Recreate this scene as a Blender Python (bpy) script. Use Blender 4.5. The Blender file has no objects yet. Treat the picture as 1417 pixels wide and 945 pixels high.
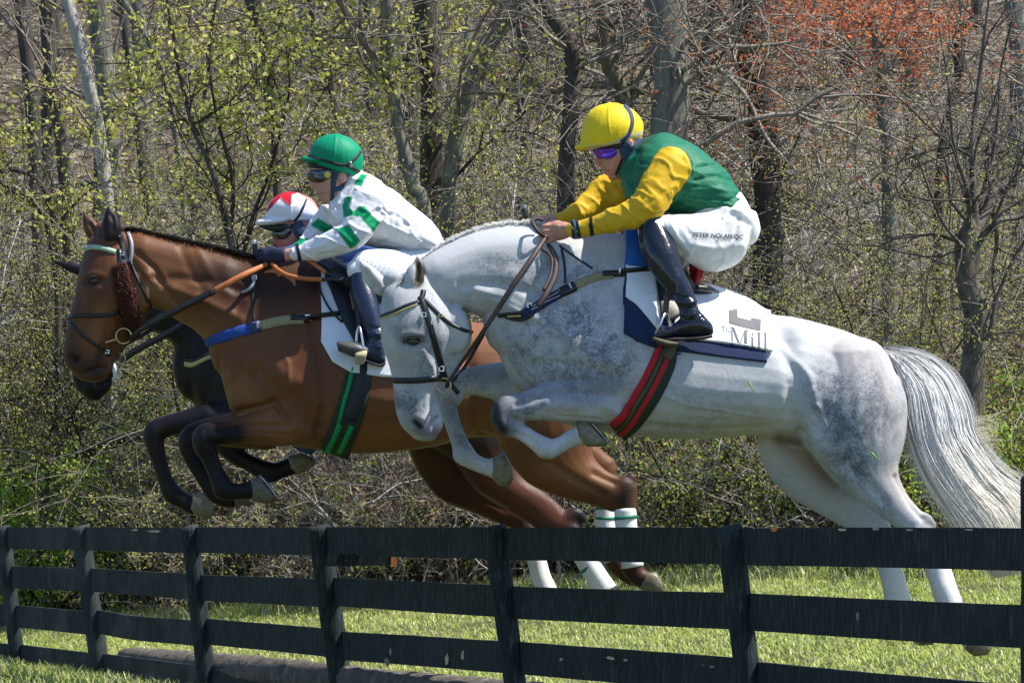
import bpy, bmesh, math, random
import numpy as np
from mathutils import Vector
from mathutils.bvhtree import BVHTree
from math import sin, cos, pi, radians

# ---------------------------------------------------------------- camera, sky, sun, exposure
F, CX, HZ, CAMZ = 5140.0, 708.5, 728.0, 1.05       # focal length in pixels, optical centre, eye level, eye height
SC = bpy.context.scene
COL = SC.collection
cam_data = bpy.data.cameras.new('camera')
cam_data.sensor_width = 36.0
cam_data.lens = F / 1417.0 * 36.0
cam_data.shift_y = (HZ - 472.5) / 1417.0
cam_data.clip_end = 2000.0
cam = bpy.data.objects.new('camera', cam_data)
COL.objects.link(cam)
cam.location = (0, 0, CAMZ)
cam.rotation_euler = (pi / 2, 0, 0)
SC.camera = cam
SUN_DIR = Vector((0.62, -0.08, 1.0)).normalized()    # towards the sun
el = math.asin(SUN_DIR.z)
az = math.atan2(SUN_DIR.x, SUN_DIR.y)
world = bpy.data.worlds.new('World')
SC.world = world
world.use_nodes = True
wn = world.node_tree
sky = wn.nodes.new('ShaderNodeTexSky')
sky.sky_type = 'NISHITA'
sky.sun_disc = False
sky.sun_elevation = el
sky.sun_rotation = az
sky.ozone_density = 6.0
sky.dust_density = .3
wn.links.new(sky.outputs[0], wn.nodes['Background'].inputs[0])
wn.nodes['Background'].inputs[1].default_value = 0.12
sun_data = bpy.data.lights.new('sun', 'SUN')
sun_data.energy = 5.0
sun_data.angle = radians(0.55)
sun_data.color = (1.0, 0.95, 0.86)
sun = bpy.data.objects.new('sun', sun_data)
COL.objects.link(sun)
sun.rotation_euler = (-SUN_DIR).to_track_quat('-Z', 'Y').to_euler()
SC.view_settings.view_transform = 'Standard'
SC.view_settings.look = 'None'
SC.view_settings.gamma = 1.0
SC.view_settings.exposure = 0.6
SC.render.film_transparent = False
SC.cycles.max_bounces = 7
SC.cycles.transparent_max_bounces = 4

# ---------------------------------------------------------------- helpers
def W(x, y, d):
    return ((x - CX) * d / F, d, CAMZ - (y - HZ) * d / F)

def to_px(co):
    d = co[:, 1]
    return CX + co[:, 0] * F / d, HZ - (co[:, 2] - CAMZ) * F / d

def link(o, parent=None):
    COL.objects.link(o)
    if parent is not None:
        o.parent = parent
    return o

def raw_mesh(name, verts, faces, mat=None, smooth=True):
    me = bpy.data.meshes.new(name)
    me.from_pydata([tuple(v) for v in verts], [], [tuple(f) for f in faces])
    if mat is not None:
        me.materials.append(mat)
    if smooth:
        me.polygons.foreach_set('use_smooth', np.ones(len(me.polygons), bool))
    me.update()
    return me

def np_mesh(name, co, faces, mats=None, colors=None, smooth=True, midx=None):
    """co (N,3); faces (M,k) array with constant k."""
    me = bpy.data.meshes.new(name)
    co = np.asarray(co, np.float32); faces = np.asarray(faces, np.int32)
    k = faces.shape[1]
    me.vertices.add(len(co)); me.vertices.foreach_set('co', co.ravel())
    me.loops.add(faces.size); me.loops.foreach_set('vertex_index', faces.ravel())
    me.polygons.add(len(faces))
    me.polygons.foreach_set('loop_start', np.arange(len(faces), dtype=np.int32) * k)
    me.polygons.foreach_set('use_smooth', np.full(len(faces), smooth))
    for m in (mats if isinstance(mats, (list, tuple)) else [mats] if mats else []):
        me.materials.append(m)
    if midx is not None:
        me.polygons.foreach_set('material_index', np.asarray(midx, np.int32))
    me.update(calc_edges=True)
    if colors is not None:
        set_colors(me, colors)
    return me

def set_colors(me, rgb, name='pigment'):
    a = me.color_attributes.new(name, 'FLOAT_COLOR', 'POINT')
    c = np.ones((len(me.vertices), 4), np.float32); c[:, :3] = rgb
    a.data.foreach_set('color', c.ravel())

def obj(name, me, parent=None):
    return link(bpy.data.objects.new(name, me), parent)

def tag(o, label=None, cat=None, group=None, kind=None):
    if label: o['label'] = label
    if cat: o['category'] = cat
    if group: o['group'] = group
    if kind: o['kind'] = kind
    return o

def thing(name, label, cat, group=None, loc=(0, 0, 0)):
    o = bpy.data.objects.new(name, None)
    o.empty_display_size = 0.2
    o.location = loc
    link(o)
    return tag(o, label, cat, group)

class N:
    """small node-graph helper"""
    def __init__(s, name):
        s.m = bpy.data.materials.new(name); s.m.use_nodes = True
        s.t = s.m.node_tree; s.b = s.t.nodes['Principled BSDF']
    def n(s, typ, **kw):
        nd = s.t.nodes.new(typ)
        for k, v in kw.items():
            if k in nd.inputs.keys(): s.set(nd.inputs[k], v)
            else: setattr(nd, k, v)
        return nd
    def set(s, inp, v):
        if isinstance(v, bpy.types.NodeSocket): s.t.links.new(v, inp)
        else: inp.default_value = v
    def coord(s, scale=(1, 1, 1), kind='Object'):
        tc = s.n('ShaderNodeTexCoord'); mp = s.n('ShaderNodeMapping')
        s.t.links.new(tc.outputs[kind], mp.inputs[0]); mp.inputs['Scale'].default_value = scale
        return mp.outputs[0]
    def noise(s, vec, scale, detail=3, rough=.55, dist=0):
        nd = s.n('ShaderNodeTexNoise'); s.t.links.new(vec, nd.inputs['Vector'])
        nd.inputs['Scale'].default_value = scale; nd.inputs['Detail'].default_value = detail
        nd.inputs['Roughness'].default_value = rough; nd.inputs['Distortion'].default_value = dist
        return nd.outputs[0]
    def ramp(s, fac, stops):
        nd = s.n('ShaderNodeValToRGB'); s.t.links.new(fac, nd.inputs[0])
        e = nd.color_ramp.elements
        while len(e) < len(stops): e.new(.5)
        for el_, (p, c) in zip(e, stops):
            el_.position = p; el_.color = (*c, 1) if len(c) == 3 else c
        return nd.outputs[0]
    def mix(s, fac, a, b, mode='MIX'):
        nd = s.n('ShaderNodeMix'); nd.data_type = 'RGBA'; nd.blend_type = mode
        for i, v in ((0, fac), (6, a), (7, b)):
            if isinstance(v, tuple) and len(v) == 3: v = (*v, 1)
            s.set(nd.inputs[i], v)
        return nd.outputs[2]
    def bump(s, h, strength=.3, dist=.01):
        nd = s.n('ShaderNodeBump'); s.t.links.new(h, nd.inputs['Height'])
        nd.inputs['Strength'].default_value = strength; nd.inputs['Distance'].default_value = dist
        s.t.links.new(nd.outputs[0], s.b.inputs['Normal'])
    def out(s, color=None, rough=None, spec=None, **kw):
        if color is not None:
            if isinstance(color, tuple) and len(color) == 3: color = (*color, 1)
            s.set(s.b.inputs['Base Color'], color)
        if rough is not None: s.set(s.b.inputs['Roughness'], rough)
        if spec is not None: s.b.inputs['Specular IOR Level'].default_value = spec
        for k, v in kw.items(): s.set(s.b.inputs[k.replace('_', ' ')], v)
        return s.m

def simple(name, c, rough=.6, var=.15, nscale=30, bump=.15, bdist=.004, spec=.5, metallic=0, sheen=0):
    g = N(name); v = g.coord()
    nz = g.noise(v, nscale, 4)
    dark = tuple(x * (1 - var) for x in c); lite = tuple(min(1, x * (1 + var)) for x in c)
    colr = g.ramp(nz, [(.3, dark), (.7, lite)])
    if bump: g.bump(g.noise(v, nscale * 4, 3), bump, bdist)
    m = g.out(colr, rough, spec, Metallic=metallic)
    if sheen: g.b.inputs['Sheen Weight'].default_value = sheen
    return m

def pigmented(name, rough=.55, spec=.4, nscale=60, var=.12, bump=.2, bdist=.003, sheen=0, stretch=(1, 1, 1)):
    """a material whose dye or coat colour comes from the mesh's 'pigment' attribute"""
    g = N(name)
    at = g.n('ShaderNodeAttribute'); at.attribute_name = 'pigment'
    v = g.coord(stretch)
    nz = g.noise(v, nscale, 5)
    fac = g.ramp(nz, [(.25, (1 - var,) * 3), (.75, (1 + var,) * 3)])
    c = g.mix(1.0, at.outputs['Color'], fac, 'MULTIPLY')
    g.bump(g.noise(v, nscale * 3, 4), bump, bdist)
    m = g.out(c, rough, spec)
    if sheen: g.b.inputs['Sheen Weight'].default_value = sheen
    return m

# ---- curves and lofts
def cat(P, sub):
    """Catmull-Rom through rows of P -> denser rows"""
    P = np.asarray(P, float)
    if len(P) < 3: 
        t = np.linspace(0, 1, sub * (len(P) - 1) + 1)[:, None]
        return P[0] * (1 - t) + P[-1] * t
    Q = np.vstack([2 * P[0] - P[1], P, 2 * P[-1] - P[-2]])
    out = []
    for i in range(1, len(Q) - 2):
        a, b, c, d = Q[i - 1:i + 3]
        for k in range(sub):
            t = k / sub
            out.append(.5 * (2 * b + (c - a) * t + (2 * a - 5 * b + 4 * c - d) * t * t + (3 * b - a - 3 * c + d) * t ** 3))
    out.append(P[-1])
    return np.array(out)

def tube_faces(nr, n, cap=True, off=0):
    f = []
    for i in range(nr - 1):
        for j in range(n):
            a = off + i * n + j; b = off + i * n + (j + 1) % n
            f.append((a, b, b + n, a + n))
    if cap:
        f.append(tuple(off + j for j in range(n))[::-1])
        f.append(tuple(off + (nr - 1) * n + j for j in range(n)))
    return f

def loft(secs, D, n=22, sub=5, round_ends=True, cap=.55):
    """secs rows: xt,yt,xb,yb,halfwidth_m,offset_m[,pear]; the ring's in-plane axis runs top->bottom in the picture plane, the other is depth"""
    S = [tuple(s) + (0.0,) * (7 - len(s)) for s in secs]
    S = cat(S, sub)
    if round_ends:
        def end(a, b):
            o = []
            ca = np.array([(a[0] + a[2]) / 2, (a[1] + a[3]) / 2]); cb = np.array([(b[0] + b[2]) / 2, (b[1] + b[3]) / 2])
            dv = ca - cb; L = np.hypot(*dv) + 1e-9; dv /= L
            h = np.hypot(a[0] - a[2], a[1] - a[3]) / 2 * cap / .55
            for th in (80, 60, 38, 18):
                t = radians(th); k = cos(t); s = sin(t) * h * .55
                r = a.copy()
                r[0:2] = ca + (a[0:2] - ca) * k + dv * s
                r[2:4] = ca + (a[2:4] - ca) * k + dv * s
                r[4] = a[4] * k
                o.append(r)
            return o
        S = np.array(end(S[0], S[1]) + list(S) + end(S[-1], S[-2])[::-1])
    V = []
    for s in S:
        for j in range(n):
            th = 2 * pi * j / n
            v = cos(th); u = sin(th)
            u *= (1 - s[6] * v)
            cx, cy = (s[0] + s[2]) / 2, (s[1] + s[3]) / 2
            V.append(W(cx + (s[0] - cx) * v, cy + (s[1] - cy) * v, D + s[5] + u * s[4]))
    return V, tube_faces(len(S), n)

def limb(pts, D, wk=.85, n=16, sub=5, cap=1.0):
    """pts rows: x,y,r_px[,offset_m[,halfwidth_m]]"""
    P = []
    for p in pts:
        p = tuple(p)
        o = p[3] if len(p) > 3 else 0
        w = p[4] if len(p) > 4 else p[2] * D / F * wk
        P.append((p[0], p[1], p[2], o, w))
    S = cat(P, sub)
    T = np.gradient(S[:, :2], axis=0)
    T /= np.linalg.norm(T, axis=1)[:, None] + 1e-9
    secs = []
    def row(s, t, c, r, w):
        nx, ny = -t[1], t[0]
        return (c[0] + nx * r, c[1] + ny * r, c[0] - nx * r, c[1] - ny * r, w, s[3], 0)
    rows = []
    s0, t0 = S[0], T[0]
    for th in (78, 52, 25):
        k = cos(radians(th)); q = sin(radians(th)) * s0[2] * cap
        rows.append(row(s0, t0, s0[:2] - t0 * q, s0[2] * k, s0[4] * k))
    for s, t in zip(S, T): rows.append(row(s, t, s[:2], s[2], s[4]))
    s0, t0 = S[-1], T[-1]
    for th in (25, 52, 78):
        k = cos(radians(th)); q = sin(radians(th)) * s0[2] * cap
        rows.append(row(s0, t0, s0[:2] + t0 * q, s0[2] * k, s0[4] * k))
    V = []
    for s in rows:
        cx, cy = (s[0] + s[2]) / 2, (s[1] + s[3]) / 2
        for j in range(n):
            th = 2 * pi * j / n
            V.append(W(cx + (s[0] - cx) * cos(th), cy + (s[1] - cy) * cos(th), D + s[5] + sin(th) * s[4]))
    return V, tube_faces(len(rows), n)

def ball(x, y, rx, ry, D, o, w, n=14):
    V, rows = [], 9
    for i in range(rows):
        ph = radians(-86 + 172 * i / (rows - 1))
        for j in range(n):
            th = 2 * pi * j / n
            V.append(W(x + rx * cos(ph) * cos(th), y + ry * sin(ph), D + o + w * cos(ph) * sin(th)))
    return V, tube_faces(rows, n)

def join(parts):
    V, Fc = [], []
    for v, f in parts:
        k = len(V); V += list(v); Fc += [tuple(i + k for i in q) for q in f]
    return V, Fc

class Body:
    """a continuous skin grown over overlapping lofts by voxel remeshing, then relaxed and sculpted"""
    def __init__(s, parts, voxel=.007, it=8):
        V, Fc = join(parts)
        me = raw_mesh('tmp', V, Fc)
        bm = bmesh.new(); bm.from_mesh(me)
        bmesh.ops.recalc_face_normals(bm, faces=bm.faces); bm.to_mesh(me); bm.free()
        o = bpy.data.objects.new('tmp', me); COL.objects.link(o)
        md = o.modifiers.new('r', 'REMESH'); md.mode = 'VOXEL'; md.voxel_size = voxel; md.adaptivity = 0
        dg = bpy.context.evaluated_depsgraph_get(); dg.update()
        ev = o.evaluated_get(dg).to_mesh()
        n = len(ev.vertices); co = np.empty(n * 3, np.float32); ev.vertices.foreach_get('co', co)
        s.co = co.reshape(-1, 3).astype(float)
        ls = np.empty(len(ev.polygons), np.int32); lt = np.empty(len(ev.polygons), np.int32)
        ev.polygons.foreach_get('loop_start', ls); ev.polygons.foreach_get('loop_total', lt)
        lv = np.empty(len(ev.loops), np.int32); ev.loops.foreach_get('vertex_index', lv)
        q = ls[lt == 4]
        s.faces = lv[q[:, None] + np.arange(4)]
        o.evaluated_get(dg).to_mesh_clear()
        bpy.data.objects.remove(o); bpy.data.meshes.remove(me)
        e = np.vstack([s.faces[:, [0, 1]], s.faces[:, [1, 2]], s.faces[:, [2, 3]], s.faces[:, [3, 0]]])
        s.edges = np.unique(np.sort(e, 1), axis=0)
        s.deg = np.bincount(s.edges.ravel(), minlength=n).astype(float)
        s.relax(it)
    def _lap(s, A):
        a, b = s.edges[:, 0], s.edges[:, 1]
        out = np.empty_like(A)
        for k in range(A.shape[1]):
            out[:, k] = np.bincount(a, A[b, k], len(A)) + np.bincount(b, A[a, k], len(A))
        return out / np.maximum(s.deg, 1)[:, None] - A
    def relax(s, it=4):
        for _ in range(it):
            s.co += .6 * s._lap(s.co); s.co -= .62 * s._lap(s.co)
    def normals(s):
        p = s.co[s.faces]
        fn = np.cross(p[:, 2] - p[:, 0], p[:, 3] - p[:, 1])
        nr = np.zeros_like(s.co)
        for k in range(4):
            for c in range(3):
                nr[:, c] += np.bincount(s.faces[:, k], fn[:, c], len(s.co))
        return nr / (np.linalg.norm(nr, axis=1)[:, None] + 1e-12)
    def pdist(s, line, closed=False):
        x, y = to_px(s.co)
        best = np.full(len(x), 1e9)
        L = [np.array(p, float) for p in line]
        if len(L) == 1: return np.hypot(x - L[0][0], y - L[0][1])
        for a, b in zip(L[:-1], L[1:]):
            d = b - a; t = np.clip(((x - a[0]) * d[0] + (y - a[1]) * d[1]) / (d @ d + 1e-9), 0, 1)
            best = np.minimum(best, np.hypot(x - a[0] - t * d[0], y - a[1] - t * d[1]))
        return best
    def sculpt(s, feats, D, ymin=-9, ymax=9, gain=1.0):
        """feats: (polyline px, width px, amplitude m[, omin, omax]) on the side turned to the camera"""
        nr = s.normals()
        face = np.clip(-nr[:, 1] * 2.2 + .25, 0, 1)
        disp = np.zeros(len(s.co))
        off = s.co[:, 1] - D
        for f in feats:
            w = np.exp(-(s.pdist(f[0]) / f[1]) ** 2) * face
            lo, hi = (f[3], f[4]) if len(f) > 3 else (ymin, ymax)
            w *= (off > lo) & (off < hi)
            disp += w * f[2] * gain
        s.co += nr * disp[:, None]
    def wrinkle(s, amp, scale, stretch=(1, 1, 1), seed=1, rot=0.0):
        """creased cloth: sharp-crested ridged noise pushed out along the surface"""
        c = s.co.copy(); x = c[:, 0] * cos(rot) - c[:, 2] * sin(rot); z = c[:, 0] * sin(rot) + c[:, 2] * cos(rot); c[:, 0] = x; c[:, 2] = z
        n = vnoise(c * np.array(stretch), scale, seed, 2)
        r = 1 - np.abs(2 * np.clip((n - .5) * 1.9 + .5, 0, 1) - 1)
        s.co += s.normals() * ((r ** 3 - .3) * amp)[:, None]
    def paint(s, base):
        s.rgb = np.tile(np.array(base, float), (len(s.co), 1))
    def stain(s, line, width, color, k=1.0, D=None, lo=-9, hi=9, hard=False):
        d = s.pdist(line)
        w = np.clip((width - d) / 1.2 + .5, 0, 1) if hard else np.exp(-(d / width) ** 2)
        w = w * k
        if D is not None:
            off = s.co[:, 1] - D
            w = w * ((off > lo) & (off < hi))
        w = w[:, None]
        s.rgb = s.rgb * (1 - w) + np.array(color) * w
    def poly(s, pts, color, D=None, lo=-9, hi=9, soft=.6):
        """fill a picture-plane polygon"""
        x, y = to_px(s.co)
        ins = np.zeros(len(x), bool)
        n = len(pts)
        for i in range(n):
            x1, y1 = pts[i]; x2, y2 = pts[(i + 1) % n]
            c = (y1 > y) != (y2 > y)
            with np.errstate(divide='ignore', invalid='ignore'):
                ins ^= c & (x < (x2 - x1) * (y - y1) / (y2 - y1 + 1e-12) + x1)
        sd = s.pdist(list(pts) + [pts[0]]); sd = np.where(ins, sd, -sd)
        if D is not None: sd = np.where((s.co[:, 1] - D > lo) & (s.co[:, 1] - D < hi), sd, -9)
        w = np.clip(.5 + sd / 1.1, 0, 1)[:, None]
        s.rgb = s.rgb * (1 - w) + np.array(color) * w
    def mesh(s, name, mat):
        return np_mesh(name, s.co, s.faces, mat, getattr(s, 'rgb', None))
    def bvh(s):
        return BVHTree.FromPolygons([Vector(v) for v in s.co], [tuple(map(int, f)) for f in s.faces])

def vnoise(co, scale, seed=0, octaves=3):
    """cheap smooth value noise on points, 0..1"""
    rng = np.random.RandomState(seed)
    out = np.zeros(len(co)); amp = 1; tot = 0
    for o in range(octaves):
        p = co * scale * 2 ** o + rng.rand(3) * 50
        i = np.floor(p).astype(np.int64); f = p - i; f = f * f * (3 - 2 * f)
        def h(a, b, c):
            v = np.sin((i[:, 0] + a) * 127.1 + (i[:, 1] + b) * 311.7 + (i[:, 2] + c) * 74.7 + seed * 13.3) * 43758.5453
            return v - np.floor(v)
        r = 0
        for a in (0, 1):
            for b in (0, 1):
                for c in (0, 1):
                    wt = (f[:, 0] if a else 1 - f[:, 0]) * (f[:, 1] if b else 1 - f[:, 1]) * (f[:, 2] if c else 1 - f[:, 2])
                    r = r + wt * h(a, b, c)
        out += r * amp; tot += amp; amp *= .5
    return out / tot

def hit(bvh, x, y, D):
    """where the sight line through picture point (x,y) meets a body built about plane D"""
    o = Vector((0, 0, CAMZ)); p = Vector(W(x, y, D)); d = (p - o).normalized()
    loc, nor, _, _ = bvh.ray_cast(o, d)
    if loc is None or abs(loc.y - D) > 1.0:
        loc, nor, _, _ = bvh.find_nearest(p)
        q = Vector(W(x, y, loc.y))
        return q, nor, False
    if nor.dot(d) > 0: nor = -nor
    return loc, nor, True

def drape_strip(bvh, path, width, D, th=.006, lift=.004, sub=5, across=4, mirror=False, wrap=False):
    """a strap of real thickness lying on the body; path rows x,y[,width px]"""
    P = cat([(p[0], p[1], p[2] if len(p) > 2 else width) for p in path], sub)
    T = np.gradient(P[:, :2], axis=0); T /= np.linalg.norm(T, axis=1)[:, None] + 1e-9
    rows = []
    for p, t in zip(P, T):
        row = []
        for j in range(across + 1):
            u = (j / across - .5) * p[2]
            loc, nor, ok = hit(bvh, p[0] - t[1] * u, p[1] + t[0] * u, D)
            row.append((np.array(loc), np.array(nor)))
        nrm = np.mean([r[1] for r in row], axis=0); nrm /= np.linalg.norm(nrm) + 1e-9
        rows.append(([r[0] for r in row], nrm))
    pos = np.array([r[0] for r in rows]); nn = np.array([r[1] for r in rows])
    for _ in range(2):
        pos[1:-1] = .5 * pos[1:-1] + .25 * (pos[:-2] + pos[2:]); nn[1:-1] = .5 * nn[1:-1] + .25 * (nn[:-2] + nn[2:])
    m = across + 1
    V, Fc = [], []
    for i in range(len(pos)):
        edge = [0.35] + [1] * (across - 1) + [0.35]
        top = [pos[i, j] + nn[i] * (lift + th * edge[j]) for j in range(m)]
        bot = [pos[i, j] + nn[i] * (lift * .2 - .002) for j in range(m)]
        V += top + bot[::-1]
    k = 2 * m
    Fc = tube_faces(len(pos), k)
    if mirror:
        V2 = [np.array((v[0], 2 * D - v[1], v[2])) for v in V]
        q = len(V); V = V + V2; Fc = Fc + [tuple(i + q for i in f)[::-1] for f in Fc]
    return V, Fc

def drape_patch(bvh, top, bot, D, nu=40, nv=30, lift=.01, th=.008, smooth=3, mirror=True, wave=0):
    """a cloth lying on the body between a top and a bottom picture-plane outline"""
    def res(L, n):
        L = np.array(L, float); s = np.r_[0, np.cumsum(np.hypot(*np.diff(L, axis=0).T))]
        t = np.linspace(0, s[-1], n)
        return np.c_[np.interp(t, s, L[:, 0]), np.interp(t, s, L[:, 1])]
    A, B = res(top, nu), res(bot, nu)
    pos = np.zeros((nv, nu, 3)); nr = np.zeros((nv, nu, 3))
    for i in range(nv):
        t = i / (nv - 1)
        for j in range(nu):
            x, y = A[j] * (1 - t) + B[j] * t
            l, n_, ok = hit(bvh, x, y, D)
            pos[i, j] = l; nr[i, j] = n_
    for _ in range(smooth):
        for arr in (pos, nr):
            arr[1:-1, 1:-1] = .5 * arr[1:-1, 1:-1] + .125 * (arr[:-2, 1:-1] + arr[2:, 1:-1] + arr[1:-1, :-2] + arr[1:-1, 2:])
    nr /= np.linalg.norm(nr, axis=2)[..., None] + 1e-9
    if wave:
        w = vnoise(pos.reshape(-1, 3), 9, 5).reshape(nv, nu) - .5
        pos = pos + nr * (w * wave)[..., None]
    outer = pos + nr * (lift + th); inner = pos + nr * (lift * .3)
    V = list(outer.reshape(-1, 3)) + list(inner.reshape(-1, 3))
    Fc = []
    q = nu * nv
    for i in range(nv - 1):
        for j in range(nu - 1):
            a = i * nu + j
            Fc.append((a, a + 1, a + nu + 1, a + nu)); Fc.append((q + a, q + a + nu, q + a + nu + 1, q + a + 1))
    rim = [j for j in range(nu)] + [i * nu + nu - 1 for i in range(1, nv)] + [(nv - 1) * nu + j for j in range(nu - 2, -1, -1)] + [i * nu for i in range(nv - 2, 0, -1)]
    for a, b in zip(rim, rim[1:] + rim[:1]):
        Fc.append((a, q + a, q + b, b))
    if mirror:
        k = len(V)
        V2 = [np.array((v[0], 2 * D - v[1], v[2])) for v in V]
        Fc = Fc + [tuple(i + k for i in f)[::-1] for f in Fc]
        for j in range(nu - 1):   # over the back
            Fc.append((j, j + 1, k + j + 1, k + j))
        V = V + V2
    return V, Fc

def rope(pts3, r, n=8, sub=5, flat=1.0):
    """round or flattened cord through 3-D points"""
    P = cat(pts3, sub); T = np.gradient(P, axis=0); T /= np.linalg.norm(T, axis=1)[:, None] + 1e-9
    V = []
    rr = np.interp(np.linspace(0, 1, len(P)), np.linspace(0, 1, len(r)), r) if isinstance(r, (list, tuple)) else [r] * len(P)
    for p, t, q in zip(P, T, rr):
        a = np.cross(t, (0, 1, 0)); 
        if np.linalg.norm(a) < .2: a = np.cross(t, (0, 0, 1))
        a /= np.linalg.norm(a); b = np.cross(t, a)
        for j in range(n):
            th = 2 * pi * j / n
            V.append(p + a * cos(th) * q + b * sin(th) * q * flat)
    return V, tube_faces(len(P), n)

def ring3(c, r, tube, ax1=(1, 0, 0), ax2=(0, 0, 1), n=20, m=6):
    c = np.array(c); a1 = np.array(ax1, float); a2 = np.array(ax2, float); a3 = np.cross(a1, a2)
    V, Fc = [], []
    for i in range(n):
        t = 2 * pi * i / n; d = a1 * cos(t) + a2 * sin(t)
        for j in range(m):
            p = 2 * pi * j / m
            V.append(c + d * (r + tube * cos(p)) + a3 * tube * sin(p))
    for i in range(n):
        for j in range(m):
            Fc.append((i * m + j, i * m + (j + 1) % m, ((i + 1) % n) * m + (j + 1) % m, ((i + 1) % n) * m + j))
    return V, Fc

def prism(poly, D, o, hw, n_in=3):
    """a rounded solid with a picture-plane outline (hooves, plates)"""
    P = np.array(poly, float); c = P.mean(0); V = []
    levels = [(-1, .62), (-.85, .86), (-.5, .98), (0, 1), (.5, .98), (.85, .86), (1, .62)]
    for l, k in levels:
        for p in P:
            q = c + (p - c) * k
            V.append(W(q[0], q[1], D + o + l * hw))
    return V, tube_faces(len(levels), len(P))

def strands(roots, dirs_list, r0, name, mat, colors=None, segs=None):
    """roots: (S,K,3) polyline control rows already dense; tapered three-sided hairs"""
    S, K, _ = roots.shape
    T = np.gradient(roots, axis=1); T /= np.linalg.norm(T, axis=2)[..., None] + 1e-9
    a = np.cross(T, np.array((0.3, 1, 0.2))); a /= np.linalg.norm(a, axis=2)[..., None] + 1e-9
    b = np.cross(T, a)
    taper = (1 - np.linspace(0, 1, K) ** 2 * .85)[None, :, None] * (r0[:, None, None] if np.ndim(r0) else r0)
    V = np.stack([roots + (a * cos(2 * pi * j / 3) + b * sin(2 * pi * j / 3)) * taper for j in range(3)], axis=2)
    idx = np.arange(S * K * 3).reshape(S, K, 3)
    f = []
    for j in range(3):
        j2 = (j + 1) % 3
        f.append(np.stack([idx[:, :-1, j], idx[:, :-1, j2], idx[:, 1:, j2], idx[:, 1:, j]], -1).reshape(-1, 4))
    cols = None
    if colors is not None: cols = np.repeat(colors.reshape(S, K, 1, 3), 3, 2).reshape(-1, 3)
    return np_mesh(name, V.reshape(-1, 3), np.vstack(f), mat, cols)

def ribbons(P, side, width, name, mat, colors):
    """P (S,K,3) centre lines, side (S,K,3) unit across vectors: tapered flat locks of hair, slightly arched"""
    S, K, _ = P.shape
    t = np.linspace(0, 1, K)[None, :, None]
    w = width[:, None, None] * (1 - .8 * t ** 3)
    T = np.gradient(P, axis=1); T /= np.linalg.norm(T, axis=2)[..., None] + 1e-9
    up = np.cross(T, side)
    V = np.stack([P - side * w, P + up * w * .18, P + side * w, P - up * w * .12], axis=2)
    idx = np.arange(S * K * 4).reshape(S, K, 4)
    f = [np.stack([idx[:, :-1, j], idx[:, :-1, (j + 1) % 4], idx[:, 1:, (j + 1) % 4], idx[:, 1:, j]], -1).reshape(-1, 4) for j in range(4)]
    cols = np.repeat(colors.reshape(S, K, 1, 3), 4, 2).reshape(-1, 3)
    return np_mesh(name, V.reshape(-1, 3), np.vstack(f), mat, cols)
# ---------------------------------------------------------------- terrain
def fence_s(x): return 213 + (x - 50) * .145            # pixels per metre along the fence
def fence_y(X): return 12.5 + (1.72 - X) * 2.419
_bx = [-12, -4.3, -2.0, 1.5, 3.5, 12]
def bush_y(X): return np.interp(X, _bx, [33, 31, 29, 26, 25.6, 25])
def bush_z(X): return np.interp(X, _bx, [.15, .2, .39, .70, .72, .75])
def base_z(X): return np.interp(X, [-3.5, -1, 2], [.09, .06, .05])
def ground_z(X, Y):
    X = np.asarray(X, float); Y = np.asarray(Y, float)
    yf = fence_y(np.clip(X, -4.3, 2.2)); yb = bush_y(X); zb = bush_z(X); z0 = base_z(X)
    u = np.clip((Y - yf) / (yb - yf), 0, 1)
    z = z0 + (zb - z0) * u ** 1.15
    t = np.maximum(Y - yb, 0)
    t1 = np.minimum(t, 18)
    h = .10 * t1 + .0085 * t1 ** 2 + np.maximum(t - 18, 0) * .40
    h = np.where(h > 30, 30 + (h - 30) * .12, h)
    z = z + h
    und = .5 * np.sin(X * .35 + 1.3) * np.sin(Y * .28) + .25 * np.sin(X * .9 + Y * .5)
    return z + und * np.clip((Y - yb - 1) / 10, 0, 1) * .7

def sheet(name, xs, ys, mat, kind='structure', rough=.0):
    X, Y = np.meshgrid(xs, ys)
    if callable(ys): pass
    Z = ground_z(X, Y)
    if rough: 
        Z = Z + (vnoise(np.c_[X.ravel(), Y.ravel(), 0 * X.ravel()], 1.3, 3).reshape(Z.shape) - .5) * rough
    co = np.c_[X.ravel(), Y.ravel(), Z.ravel()]
    ny, nx = X.shape
    i = np.arange(ny * nx).reshape(ny, nx)
    f = np.stack([i[:-1, :-1], i[:-1, 1:], i[1:, 1:], i[1:, :-1]], -1).reshape(-1, 4)
    o = obj(name, np_mesh(name, co, f, mat)); tag(o, kind=kind)
    return o

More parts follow.
